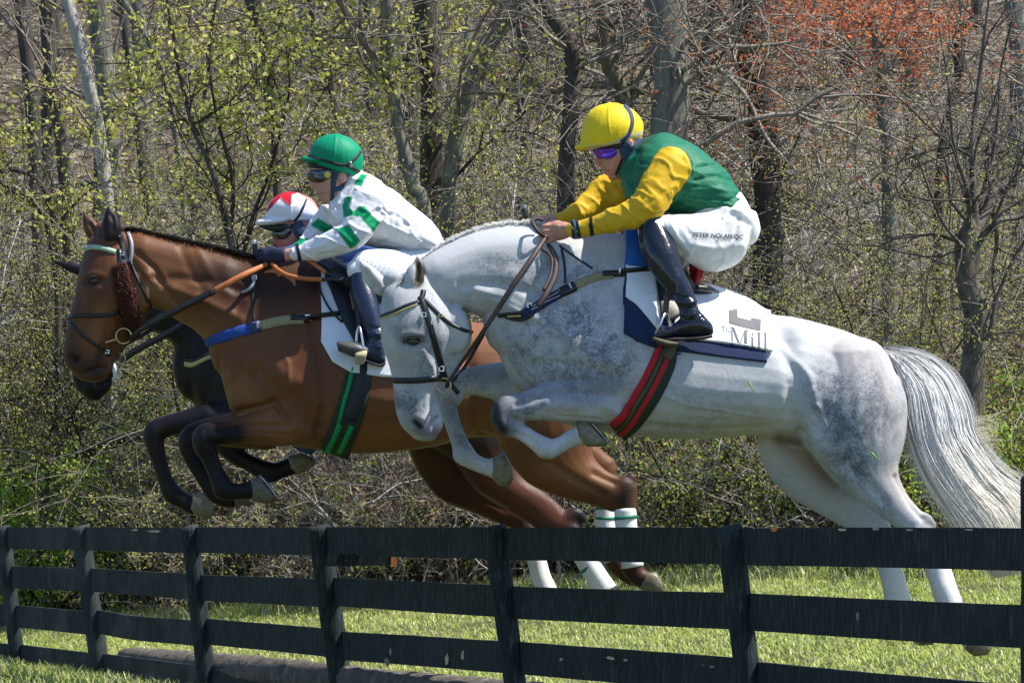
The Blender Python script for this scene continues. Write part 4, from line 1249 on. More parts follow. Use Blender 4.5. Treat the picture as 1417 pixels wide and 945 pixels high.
    obj('eyelid', raw_mesh('eyelid', *rope([W(559, 475, D + lo - .002), W(566, 466, D + lo - .012), W(576, 465.5, D + lo - .012), W(584, 471, D + lo - .002)], .0048, 8, 6), simple('grey_eyelid', (.05, .05, .055), .6)), horse)
    obj('nostril', raw_mesh('nostril', *ball(578.5, 587.5, 6.5, 4.2, D, hit(B.bvh(), 578, 587, D)[0].y - D + .004, .008), simple('nostril_dark', (.008, .007, .008), .8)), horse)
    rng = np.random.RandomState(3)
    # mane: short braided tufts on the crest
    crest = cat([(586, 362), (602, 350), (625, 334), (652, 321), (690, 310), (730, 307), (752, 308)], 10)
    S = 2600; t = rng.rand(S) * (len(crest) - 1.01); i = t.astype(int); f = (t - i)[:, None]
    base = crest[i] * (1 - f) + crest[i + 1] * f
    br = np.sin(t * 2.6) * .5 + .5
    K = 6; u = np.linspace(0, 1, K)
    L = (8 + 9 * br) * rng.uniform(.6, 1.1, S)
    offy = rng.uniform(-.035, .02, S)
    ang = rng.normal(-.6, .5, S)
    R = np.zeros((S, K, 3)); 
    for k in range(K):
        xx = base[:, 0] + (np.sin(ang) * L * u[k]) + rng.normal(0, .4, S); yy = base[:, 1] + 3 - L * u[k] * np.cos(ang) * (1 - .5 * u[k]) + 2 * u[k] ** 2
        dd = D + offy - u[k] * .02
        R[:, k] = np.c_[(xx - CX) * dd / F, dd, CAMZ - (yy - HZ) * dd / F]
    col = np.array((.92, .91, .88))[None, None] * rng.uniform(.75, 1.1, (S, 1, 1)) * np.ones((1, K, 1))
    obj('mane', strands(R, None, .0016, 'mane', M_hair, col), horse)
    # forelock
    S = 700; R = np.zeros((S, K, 3)); a0 = rng.rand(S)
    for k in range(K):
        xx = 562 - 14 * a0 - u[k] * (9 + 7 * a0) + rng.normal(0, .6, S); yy = 378 + 6 * a0 + u[k] * (14 + 24 * a0) + rng.normal(0, .5, S)
        dd = D - .12 + .06 * a0 - .03 * u[k] + rng.normal(0, .004, S)
        R[:, k] = np.c_[(xx - CX) * dd / F, dd, CAMZ - (yy - HZ) * dd / F]
    col = np.array((.70, .68, .64))[None, None] * rng.uniform(.5, 1.1, (S, 1, 1)) * np.ones((1, K, 1))
    obj('forelock', strands(R, None, .0013, 'forelock', M_hair, col), horse)
    # tail
    guide = cat([(1222, 484, 5), (1240, 492, 11), (1262, 508, 22), (1284, 538, 33), (1295, 575, 38), (1304, 610, 37), (1322, 645, 38), (1350, 683, 40), (1380, 718, 46), (1396, 755, 42), (1404, 795, 22)], 4)
    T = np.gradient(guide[:, :2], axis=0); T /= np.linalg.norm(T, axis=1)[:, None]; NN = np.c_[-T[:, 1], T[:, 0]]
    S = 9000; K = len(guide)
    tau = rng.uniform(0, 2 * pi, S); rad = rng.uniform(.90, 1.06, S); rad = np.where(rng.rand(S) < .06, rad * rng.uniform(1.05, 1.35, S), rad)
    uu = np.cos(tau) * rad; vv = np.sin(tau) * rad
    end = np.clip(rng.normal(.92, .12, S), .45, 1.0)
    start = np.clip(rng.rand(S) ** 1.6 * .35, 0, .4)
    ph = rng.uniform(0, 6.28, S); fr = rng.uniform(2, 5, S); rng2 = rng.rand(S)
    R = np.zeros((S, K, 3)); colr = np.zeros((S, K, 3)); SD = np.zeros((S, K, 3))
    for k in range(K):
        tt = start + (end - start) * (k / (K - 1)); g = tt * (len(guide) - 1.001); gi = g.astype(int); gf = (g - gi)[:, None]
        c = guide[gi] * (1 - gf) + guide[gi + 1] * gf; nn = NN[gi] * (1 - gf) + NN[gi + 1] * gf
        u2 = uu * (1 + .15 * tt) + .10 * np.sin(ph + fr * tt * 3) * tt + .05 * np.sin(uu * 9 + tt * 5) * tt + .30 * (rng2 - .5) * tt ** 2 + .02 * np.sin(ph * 5 + tt * 11)
        xy = c[:, :2] + nn * (u2 * c[:, 2])[:, None]
        dd = D + vv * c[:, 2] * .72 * D / F + .006 * np.sin(ph * 2 + tt * fr)
        sx = -nn * np.sin(tau)[:, None]; sd_ = np.cos(tau) * .72
        SD[:, k] = np.c_[sx[:, 0], sd_, -sx[:, 1]]
        R[:, k] = np.c_[(xy[:, 0] - CX) * dd / F, dd, CAMZ - (xy[:, 1] - HZ) * dd / F]
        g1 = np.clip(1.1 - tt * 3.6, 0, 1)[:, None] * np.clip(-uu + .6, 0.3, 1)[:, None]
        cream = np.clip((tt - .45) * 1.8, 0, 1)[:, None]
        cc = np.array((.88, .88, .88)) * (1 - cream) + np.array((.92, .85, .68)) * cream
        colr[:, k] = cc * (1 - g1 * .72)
    colr *= rng.uniform(.88, 1.0, (S, 1, 1))
    # stray wisps
    Sw = 420; R2 = np.zeros((Sw, K, 3)); wsel = rng.rand(Sw)
    for k in range(K):
        t = k / (K - 1)
        xx = np.where(wsel < .5, 1312 + (30 + 45 * np.abs(np.sin(ph[:Sw] * 3))) * t, 1340 + 12 * np.sin(wsel * 30) - 8 * t + 6 * t * np.sin(ph[:Sw] * 3)); yy = np.where(wsel < .5, 606 + 18 * np.sin(ph[:Sw] * 7) * (1 - t * .3) - 20 * t * (wsel * 2) + 9 * np.sin(t * 4 + ph[:Sw]) * t, 668 + 95 * t)
        xx = xx + np.sin(ph[:Sw]) * 3 + t * 5 * np.sin(ph[:Sw] * 2)
        dd = D + rng.normal(0, .0, Sw) + np.sin(ph[:Sw]) * .03
        R2[:, k] = np.c_[(xx - CX) * dd / F, dd, CAMZ - (yy - HZ) * dd / F]
    c2 = np.tile(np.array((.7, .62, .46)), (Sw, K, 1))
    SD /= np.linalg.norm(SD, axis=2)[..., None] + 1e-9
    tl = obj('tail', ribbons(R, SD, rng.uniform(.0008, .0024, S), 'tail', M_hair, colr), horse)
    obj('tail_wisps', strands(R2, None, np.full(Sw, .0009), 'tail_wisps', M_hair, c2), horse)
    core = [(p[0], p[1], max(2, p[2] * .9), 0, p[2] * .64 * D / F) for p in guide[2:-5:3]]
    g = raw_mesh('dock', *limb(core, D), None); nv = len(g.vertices); set_colors(g, np.tile((.88, .86, .80), (nv, 1))); g.materials.append(M_hair)
    obj('dock', g, horse)
    return B, horse

# ================= bay horse
def bay_horse():
    D = DB_
    torso = [(812, 520, 818, 560, .07, 0), (797, 487, 805, 600, .16, 0), (757, 462, 750, 615, .23, 0, .05), (710, 450, 700, 606, .265, 0, .1), (660, 446, 650, 606, .275, 0, .12), (610, 438, 600, 618, .285, 0, .15),
             (565, 425, 555, 624, .29, 0, .2), (520, 402, 505, 628, .285, 0, .28), (478, 375, 450, 624, .265, 0, .36), (440, 362, 400, 616, .24, 0, .36), (405, 356, 352, 602, .215, 0, .3), (368, 360, 322, 574, .17, 0, .2), (340, 385, 306, 520, .11, 0, .1)]
    neck = [(425, 360, 365, 588, .19, 0, .35), (372, 356, 316, 548, .165, 0, .35), (330, 352, 298, 492, .135, 0, .3), (292, 342, 270, 458, .12, 0, .3), (250, 333, 243, 442, .105, 0, .25), (215, 325, 224, 430, .095, -.01, .2), (190, 320, 205, 424, .085, -.02, .1), (168, 318, 188, 412, .07, -.02)]
    head = [(133, 318, 170, 316, .06), (121, 334, 188, 335, .08), (113, 360, 205, 370, .10), (107, 388, 213, 402, .105), (101, 416, 210, 426, .095), (94, 444, 194, 452, .08), (90, 466, 175, 474, .072), (87, 486, 163, 492, .066), (90, 503, 156, 508, .06), (101, 516, 150, 518, .045)]
    parts = [loft(torso, D, 30), loft(neck, D, 24), head_sections(head, .38, D, -.02)]
    parts.append(ball(152, 318, 22, 14, D, -.02, .06)); parts.append(ball(188, 400, 24, 34, D, -.07, .045)); parts.append(ball(129, 388, 15, 12, D, -.09, .03))
    parts.append(ball(105, 497, 14, 14, D, -.04, .035)); parts.append(limb([(150, 500, 8, -.03), (146, 513, 8, -.03), (130, 518, 6, -.03)], D))
    parts.append(ear([(154, 329, 12), (154, 316, 13.5), (153, 303, 11), (151, 294, 6.5), (150, 287, 2.5)], D, -.09, .8))
    parts.append(ear([(132, 327, 10), (127, 317, 11), (122, 307, 8.5), (118.5, 301, 5), (117.5, 297, 2.5)], D, .06, .8))
    parts.append(loft([(395, 470, 452, 490, .09, -.12), (378, 520, 448, 550, .105, -.14), (370, 556, 440, 600, .09, -.155), (345, 572, 400, 617, .07, -.16), (318, 578, 345, 614, .055, -.165), (292, 584, 304, 616, .048, -.17)], D, 20))
    parts.append(limb([(300, 597, 16, -.17, .045), (284, 604, 17.5, -.17, .05), (283, 617, 16, -.17, .045), (290, 630, 13, -.17)], D))
    parts.append(limb([(284, 617, 15, -.17, .042), (290, 632, 12.5, -.17), (299, 655, 11.5, -.17), (309, 676, 15.5, -.17, .042)], D))
    parts.append(limb([(312, 679, 13.5, -.17, .04), (326, 680, 11.5, -.17), (340, 679, 12, -.17), (352, 677, 15, -.17, .044)], D))
    # far fore tucked beside it
    parts.append(limb([(365, 590, 34, .12, .08), (320, 595, 24, .13), (285, 597, 18, .13), (264, 606, 17, .13, .048), (262, 620, 14, .13), (270, 640, 12, .13), (284, 662, 12, .13), (298, 681, 14, .13), (312, 690, 12, .13), (326, 690, 12, .13)], D))
    # near hind
    parts.append(loft([(690, 500, 800, 490, .15, -.06), (675, 550, 815, 545, .16, -.09), (684, 598, 820, 590, .14, -.11), (704, 636, 818, 612, .11, -.12), (730, 668, 822, 632, .085, -.125), (775, 688, 836, 648, .065, -.13), (815, 698, 850, 656, .052, -.13), (846, 708, 868, 660, .045, -.13)], D, 22))
    parts.append(limb([(858, 680, 22, -.13, .044), (868, 668, 13, -.13, .03), (873, 662, 8, -.13, .02)], D))
    parts.append(limb([(862, 678, 21, -.13, .045), (866, 700, 15, -.13), (868, 730, 13, -.13), (871, 760, 13, -.13), (874, 783, 15.5, -.13, .042), (883, 797, 13, -.13), (895, 804, 14, -.13)], D))
    parts.append(loft([(680, 540, 800, 540, .13, .09), (700, 590, 800, 590, .12, .11), (740, 625, 820, 610, .09, .12), (785, 648, 838, 626, .06, .125), (822, 662, 848, 634, .045, .125)], D, 18))
    parts.append(limb([(836, 650, 18, .125, .042), (838, 672, 14, .125), (838, 710, 12, .125), (843, 750, 12, .125), (850, 775, 14, .125), (862, 790, 12, .125), (876, 798, 13, .125)], D))
    B = Body(parts, .0066, 7)
    feats = [
        ([(440, 395), (415, 440), (385, 480), (350, 520)], 8, -.008), ([(428, 440), (442, 500), (448, 560), (440, 595)], 7, -.010), ([(332, 420), (318, 460), (315, 510)], 8, -.006), ([(375, 500), (405, 530)], 18, .012),
        ([(330, 570), (365, 562), (378, 556), (400, 585)], 5, -.013), ([(300, 598), (350, 588), (400, 590)], 4, -.006), ([(405, 590), (438, 605)], 8, .009), ([(318, 505), (335, 555)], 10, .008),
        ([(215, 385), (240, 415), (262, 440)], 5, -.009), ([(205, 380), (232, 405), (250, 425)], 6, .006), ([(240, 400), (290, 420), (330, 440)], 7, .006), ([(235, 385), (290, 388), (340, 405)], 7, -.006), ([(200, 340), (250, 350), (310, 368)], 14, .007), ([(190, 350), (214, 372), (226, 392)], 3.5, -.006),
        ([(640, 480), (655, 530), (655, 590)], 10, -.010), ([(690, 610), (705, 640)], 12, .010), ([(660, 600), (690, 608), (712, 640)], 5, -.008), ([(760, 640), (800, 665), (835, 685)], 5, -.006), ([(780, 500), (795, 560), (800, 600)], 6, -.006),
        ([(822, 655), (850, 668)], 5, -.006), ([(530, 560), (620, 575)], 22, .006),
        ([(520, 580), (560, 592), (610, 594)], 2, .0025), ([(345, 480), (360, 510), (372, 545)], 3, -.003), ([(385, 470), (400, 505), (402, 540)], 3, .003), ([(146, 440), (138, 465), (132, 490)], 1.8, .0025), ([(150, 445), (146, 470)], 1.6, -.002), ([(325, 600), (360, 598), (400, 602)], 2, -.003), ([(318, 590), (350, 582)], 2, .002),
        ([(430, 560), (425, 590)], 4, -.003), ([(250, 345), (262, 372), (280, 400)], 6, -.003), ([(275, 350), (290, 380), (315, 405)], 6, .003), ([(640, 640), (690, 655)], 4, .002),
        ([(120, 389), (129, 391), (139, 389)], 4.5, -.007), ([(118, 381), (129, 378), (140, 381)], 4, .003), ([(140, 400), (152, 430), (158, 455)], 4, .007), ([(165, 400), (172, 430), (168, 450)], 7, -.006), ([(203, 380), (205, 420), (190, 446)], 5, .005),
        ([(100, 494), (106, 500)], 4.5, -.010), ([(96, 489), (108, 488)], 3.5, .003), ([(148, 505), (132, 511), (118, 516)], 2.2, -.006), ([(112, 410), (108, 450)], 6, -.004), ([(156, 318), (157, 306), (154, 298)], 4, -.005), ([(131, 322), (125, 311)], 3.5, -.006),
        ([(278, 600), (277, 620)], 4, .004), ([(292, 632), (304, 660)], 3, -.004),
    ]
    B.sculpt(feats, D, gain=1.6); B.relax(2)
    x, y = to_px(B.co); n1 = vnoise(B.co, 3, 4)[:, None]
    B.paint((.155, .062, .024)); B.rgb = B.rgb * (.8 + .4 * n1)
    B.stain([(520, 610), (600, 605), (680, 590)], 24, (.29, .130, .045), .7)
    B.stain([(700, 470), (640, 452), (760, 480)], 20, (.33, .15, .07), .5)
    B.stain([(350, 560), (400, 600), (330, 540)], 22, (.28, .13, .05), .5)
    B.stain([(760, 650), (820, 660)], 20, (.27, .12, .05), .5)
    B.stain([(210, 400), (250, 435), (290, 470)], 14, (.32, .16, .07), .5)
    B.stain([(430, 385), (395, 400), (350, 400), (310, 385)], 38, (.028, .012, .008), .92); B.stain([(440, 470), (420, 520)], 40, (.13, .042, .014), .6)  # near-black withers patch: shadow painted into the coat
    blk = (.007, .006, .008)
    # black points
    for ln, wd, lo, hi in (([(282, 604), (284, 625), (299, 655), (315, 680), (352, 677)], 27, -9, 0), ([(262, 606), (270, 640), (298, 681), (326, 690)], 26, 0, 9), ([(325, 600), (290, 604)], 14, -9, 0)):
        B.stain(ln, wd, blk, 1.0, D, lo, hi); B.stain(ln, wd, blk, 1.0, D, lo, hi)
    B.stain([(870, 660), (864, 690), (870, 740), (876, 795), (895, 804)], 17, (.035, .018, .012), .95)
    B.stain([(850, 700), (838, 720), (846, 760), (876, 798)], 14, (.03, .018, .012), .9, D, 0, 9)
    B.stain([(836, 690), (818, 690)], 9, (.09, .04, .02), .5, D, -9, 0)
    B.stain([(95, 490), (110, 505), (135, 515)], 17, (.025, .020, .020), .85); B.stain([(105, 497)], 5, (.004, .004, .004), 1)
    B.stain([(118, 345), (104, 400), (95, 450), (92, 480)], 14, (.06, .024, .012), .75); B.stain([(140, 345), (135, 400), (128, 430)], 18, (.08, .030, .014), .6); B.stain([(129, 389)], 8, (.05, .02, .012), .8)
    B.stain([(140, 430), (130, 470)], 12, (.30, .13, .06), .5); B.stain([(196, 400), (190, 440)], 10, (.24, .11, .05), .5)
    B.poly([(138, 326), (142, 305), (150, 284), (158, 290), (168, 308), (172, 322), (164, 334), (146, 334)], (.012, .008, .008), D, -.5, -.03); B.stain([(127, 318), (118, 300)], 6, (.05, .03, .025), .8)
    B.stain([(150, 322), (138, 322)], 7, (.03, .015, .01), .7)
    horse = thing('horse', 'bay horse with black legs in mid-leap between the white horse and the dark horse', 'horse')
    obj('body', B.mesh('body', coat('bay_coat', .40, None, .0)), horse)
    hoof('hoof', [(346, 663), (359, 658), (381, 685), (383, 693), (368, 697), (349, 694)], D, -.17, .05, M_hoof, horse)
    obj('horseshoe', raw_mesh('horseshoe', *limb([(360, 659, 2.2, -.17, .045), (371, 671, 2.2, -.17, .05), (382, 687, 2.2, -.17, .045)], D), M_shoe), horse)
    hoof('hoof', [(320, 680), (334, 678), (348, 694), (346, 700), (326, 700)], D, .13, .05, M_hoof, horse)
    hoof('hoof', [(895, 792), (908, 791), (917, 806), (918, 820), (900, 821), (884, 813)], D, -.13, .05, M_hoof_g, horse)
    hoof('hoof', [(870, 788), (884, 787), (894, 800), (892, 810), (872, 808)], D, .125, .05, M_hoof, horse)
    bandage(horse, [(865, 704, 15.5, -.13, .045), (867, 730, 15, -.13, .044), (871, 760, 15, -.13), (875, 784, 16, -.13, .05)], D, [(865.5, 713.5, 866, 718, 16, -.13)])
    bandage(horse, [(837, 700, 13, .125, .045), (838, 725, 13, .125), (843, 755, 13, .125), (849, 775, 14, .125)], D, [(837, 701, 837, 705, 13.8, .125), (838, 715, 838, 719, 13.8, .125)])
    lo = hit(B.bvh(), 129.5, 388.5, D)[0].y - D
    obj('eye', raw_mesh('eye', *ball(129.5, 388.5, 8, 5.2, D, lo + .005, .014), M_eye), horse)
    obj('eyelid', raw_mesh('eyelid', *rope([W(120, 391, D + lo - .002), W(126, 383.5, D + lo - .010), W(134, 383, D + lo - .010), W(140, 388, D + lo - .002)], .004, 8, 6), simple('brown_eyelid', (.05, .022, .012), .5)), horse)
    obj('nostril', raw_mesh('nostril', *ball(103, 496.5, 5.5, 7, D, hit(B.bvh(), 103, 497, D)[0].y - D + .004, .008), simple('nostril_dark', (.008, .007, .008), .8)), horse)
    rng = np.random.RandomState(8)
    crest = cat([(158, 317), (184, 318), (215, 325), (250, 332), (298, 343), (330, 351), (352, 356), (375, 356)], 10)
    S = 4200; K = 5; u = np.linspace(0, 1, K); t = rng.rand(S) * (len(crest) - 1.01); i = t.astype(int); f = (t - i)[:, None]
    base = crest[i] * (1 - f) + crest[i + 1] * f; L = rng.uniform(7, 14, S); ang = rng.normal(.5, .5, S); oy = rng.uniform(-.03, .03, S)
    R = np.zeros((S, K, 3))
    for k in range(K):
        xx = base[:, 0] + np.sin(ang) * L * u[k]; yy = base[:, 1] + 3 - L * u[k] * np.cos(ang) * (1 - .45 * u[k]); dd = D + oy * (1 + u[k])
        R[:, k] = np.c_[(xx - CX) * dd / F, dd, CAMZ - (yy - HZ) * dd / F]
    col = np.array((.02, .014, .012)) * rng.uniform(.6, 1.8, (S, 1, 1)) * np.ones((1, K, 1))
    obj('mane', strands(R, None, .0017, 'mane', M_hair, col), horse)
    return B, horse

# ================= dark horse
def dark_horse():
    D = DT_
    torso = [(735, 520, 742, 570, .07, 0), (717, 490, 725, 610, .16, 0), (677, 475, 680, 620, .23, 0, .05), (630, 465, 630, 618, .26, 0, .1), (585, 455, 585, 622, .27, 0, .12), (530, 445, 530, 626, .28, 0, .15), (480, 428, 480, 625, .28, 0, .2),
             (440, 402, 430, 622, .26, 0, .3), (405, 385, 385, 612, .24, 0, .3), (370, 378, 335, 605, .2, 0, .3), (330, 385, 292, 590, .17, 0, .2), (298, 410, 266, 556, .11, 0)]
    neck = [(380, 380, 310, 590, .18, 0, .3), (335, 378, 276, 568, .15, 0, .3), (300, 375, 258, 520, .13, 0, .3), (262, 374, 246, 486, .11, 0, .2), (225, 374, 224, 465, .095, 0, .2), (190, 375, 204, 455, .08, 0), (165, 372, 190, 440, .07, 0)]
    head = [(125, 365, 165, 362, .06), (116, 385, 185, 385, .08), (112, 410, 198, 420, .10), (108, 440, 190, 450, .09), (104, 470, 175, 478, .075), (99, 500, 162, 502, .066), (100, 522, 157, 522, .064), (105, 538, 153, 538, .058), (116, 548, 142, 549, .04)]
    parts = [loft(torso, D, 28), loft(neck, D, 22), head_sections(head, .2, D, 0)]
    parts.append(ear([(124, 376, 9), (108, 373, 8), (92, 368, 6), (80, 364, 3), (74, 362, 1.5)], D, -.06, .8)); parts.append(ear([(140, 366, 9), (132, 355, 8), (126, 346, 4), (124, 341, 2)], D, .08, .8))
    parts.append(limb([(340, 570, 34, -.1, .08), (300, 582, 27, -.13), (262, 583, 18, -.14), (230, 590, 15, -.14), (214, 598, 16, -.14, .048), (214, 612, 14, -.14), (220, 636, 11, -.14), (229, 664, 11, -.14), (238, 682, 14, -.14, .042), (250, 691, 12, -.14), (266, 699, 13, -.14)], D))
    parts.append(limb([(360, 590, 30, .1), (330, 600, 22, .12), (312, 612, 17, .12, .048), (326, 630, 13, .12), (348, 642, 12, .12), (372, 653, 15, .12, .042), (388, 650, 12, .12), (404, 644, 13, .12)], D))
    parts.append(loft([(585, 560, 700, 550, .15, -.08), (590, 610, 712, 600, .14, -.11), (628, 640, 718, 640, .10, -.12), (655, 676, 730, 662, .08, -.125), (690, 700, 752, 678, .065, -.13), (728, 722, 772, 695, .05, -.13), (750, 738, 790, 714, .045, -.13)], D, 20))
    parts.append(limb([(782, 722, 17, -.13, .04), (797, 712, 11, -.13), (806, 718, 7, -.13)], D))
    parts.append(limb([(780, 728, 20, -.13, .045), (794, 745, 17, -.13), (806, 766, 14, -.13), (822, 790, 13, -.13), (836, 812, 14, -.13), (848, 826, 13, -.13), (858, 836, 13, -.13)], D))
    parts.append(loft([(560, 590, 680, 590, .13, .08), (567, 630, 665, 618, .11, .11), (588, 668, 672, 640, .085, .12), (614, 694, 690, 668, .07, .125), (660, 712, 712, 692, .055, .13), (698, 728, 738, 710, .045, .13)], D, 18))
    parts.append(limb([(722, 722, 17, .13, .042), (734, 742, 17, .13), (741, 762, 13, .13), (745, 790, 12, .13), (752, 812, 14, .13), (764, 826, 12, .13), (774, 838, 13, .13)], D))
    B = Body(parts, .0105, 7)
    B.sculpt([([(330, 440), (310, 500)], 10, -.008), ([(270, 520), (285, 570)], 10, .008), ([(225, 430), (262, 470)], 6, -.008), ([(108, 528), (114, 533)], 4, -.014), ([(152, 528), (136, 534)], 2.5, -.007), ([(640, 655), (665, 688), (700, 706)], 5, -.008), ([(620, 650), (650, 690)], 10, .006)], D)
    B.paint((.013, .011, .013)); n1 = vnoise(B.co, 3, 9)[:, None]; B.rgb *= .7 + .6 * n1
    B.stain([(580, 620), (640, 680), (700, 710)], 34, (.075, .030, .014), .95); B.stain([(680, 650), (730, 690), (765, 715)], 26, (.13, .045, .022), .95)
    B.stain([(560, 600), (640, 610)], 24, (.05, .028, .014), .8); B.stain([(797, 712), (808, 720)], 8, (.02, .014, .014), .95); B.stain([(112, 531)], 4, (.003, .003, .003), 1)
    horse = thing('horse', 'dark brown to black horse leaping farthest from the camera, mostly hidden by the bay', 'horse')
    obj('body', B.mesh('body', coat('dark_coat', .34, None, .0)), horse)
    hoof('hoof', [(266, 684), (282, 682), (293, 695), (296, 711), (291, 718), (274, 715), (262, 704)], D, -.14, .05, M_hoof_g, horse)
    hoof('hoof', [(398, 630), (418, 626), (436, 634), (440, 641), (425, 652), (412, 656), (400, 648)], D, .12, .05, M_hoof_g, horse)
    hoof('hoof', [(852, 826), (868, 824), (878, 838), (874, 848), (856, 848)], D, -.13, .05, M_hoof, horse)
    hoof('hoof', [(768, 830), (782, 828), (792, 842), (788, 850), (770, 850)], D, .13, .05, M_hoof, horse)
    bandage(horse, [(800, 756, 15, -.13, .045), (812, 776, 15, -.13), (825, 797, 15.5, -.13), (838, 818, 17, -.13, .05)], D, [(815.5, 782, 818, 786, 15.3, -.13)])
    bandage(horse, [(739, 755, 13, .13, .045), (744, 780, 13, .13), (749, 800, 14, .13), (756, 818, 15.5, .13, .05)], D)
    obj('eye', raw_mesh('eye', *ball(130, 418, 6, 5, D, -.10, .014), M_eye), horse)
    return B, horse
BW, HW = white_horse(); BB, HB = bay_horse(); BD, HD = dark_horse()
# ---------------------------------------------------------------- riders
def skin_mat():
    g = N('skin'); at = g.n('ShaderNodeAttribute'); at.attribute_name = 'pigment'
    v = g.coord(); c = g.mix(1, at.outputs['Color'], g.ramp(g.noise(v, 60, 4), [(.3, (.9, .86, .85)), (.7, (1.08, 1.06, 1.06))]), 'MULTIPLY')
    g.bump(g.noise(v, 250, 3), .15, .002)
    g.out(c, .5, .4); g.b.inputs['Subsurface Weight'].default_value = .12; g.b.inputs['Subsurface Radius'].default_value = (.012, .005, .003)
    return g.m
M_skin = skin_mat()
M_silk = pigmented('racing_silk', .55, .22, 25, .06, .35, .004, 0)
M_breech = pigmented('white_breeches_cloth', .75, .15, 25, .05, .35, .004, 0)
def boot_mat():
    g = N('boot_leather'); v = g.coord(); nz = g.noise(v, 18, 4)
    g.bump(nz, .35, .008)
    return g.out(g.ramp(nz, [(.3, (.006, .008, .014)), (.7, (.014, .018, .032))]), .16, .6)
M_boot = boot_mat()
M_boot_n = simple('navy_boot', (.012, .022, .055), .35, .3, 20, .2, .006)
M_glove = simple('navy_glove', (.012, .016, .05), .7, .3, 80, .5)
M_lens = simple('goggle_lens', (.02, .015, .02), .05, .1, 5, 0, spec=1.0)
def lens_blue():
    g = N('mirrored_lens'); lw = g.n('ShaderNodeLayerWeight'); lw.inputs[0].default_value = .4
    c = g.ramp(lw.outputs['Facing'], [(0, (.10, .03, .55)), (.45, (.20, .04, .6)), (1, (.05, .1, .7))])
    return g.out(c, .08, 1.0, Metallic=.6)
M_lens_b = lens_blue()
M_strap_navy = simple('navy_strap', (.03, .05, .14), .7, .2, 80)
M_strap_black = simple('black_strap', (.012, .014, .02), .6, .2, 80)
M_pad = simple('dark_blue_padding', (.03, .06, .11), .85, .2, 90, .4)
M_yellow_dot = simple('yellow_badge', (.62, .50, .08), .5)

def fingers(knuckles, D, r=.0088):
    """each finger its own chain: rows of (x,y,offset) from knuckle to tip"""
    out = []
    for k, ch in enumerate(knuckles):
        n = len(ch); rr = r * (1, 1.04, 1, .88, 1.15)[k % 5]
        out.append(limb([(x, y, rr * F / D * (1 - .28 * i / (n - 1)), o, rr * (1 - .28 * i / (n - 1))) for i, (x, y, o) in enumerate(ch)], D, n=10, sub=4))
    return out

def helmet(rider, D, o, rows, peak, cloth, paint, trims, name='helmet'):
    """rows: ring sections base -> crown; peak: (inner arc pts, outer arc pts) of the visor"""
    B = Body([loft(rows, D, 28, 6, cap=.1)] + [peak], .0042, 4)
    B.paint(cloth); paint(B)
    n = B.normals()
    B.co += n * ((vnoise(B.co, 22, 3) - .5) * .0016)[:, None]
    h = obj(name, B.mesh(name, M_silk), rider)
    bv = B.bvh()
    for nm, path, w, mt in trims:
        obj(nm, raw_mesh(nm, *drape_strip(bv, path, w, D, .003, .001, 6, 3), mt), h)
    return h, bv

def face(head_rows, nose, extra, D, o, skin):
    return [loft(head_rows, D, 24, 6), *nose, *extra]

SKIN = (.52, .27, .19)
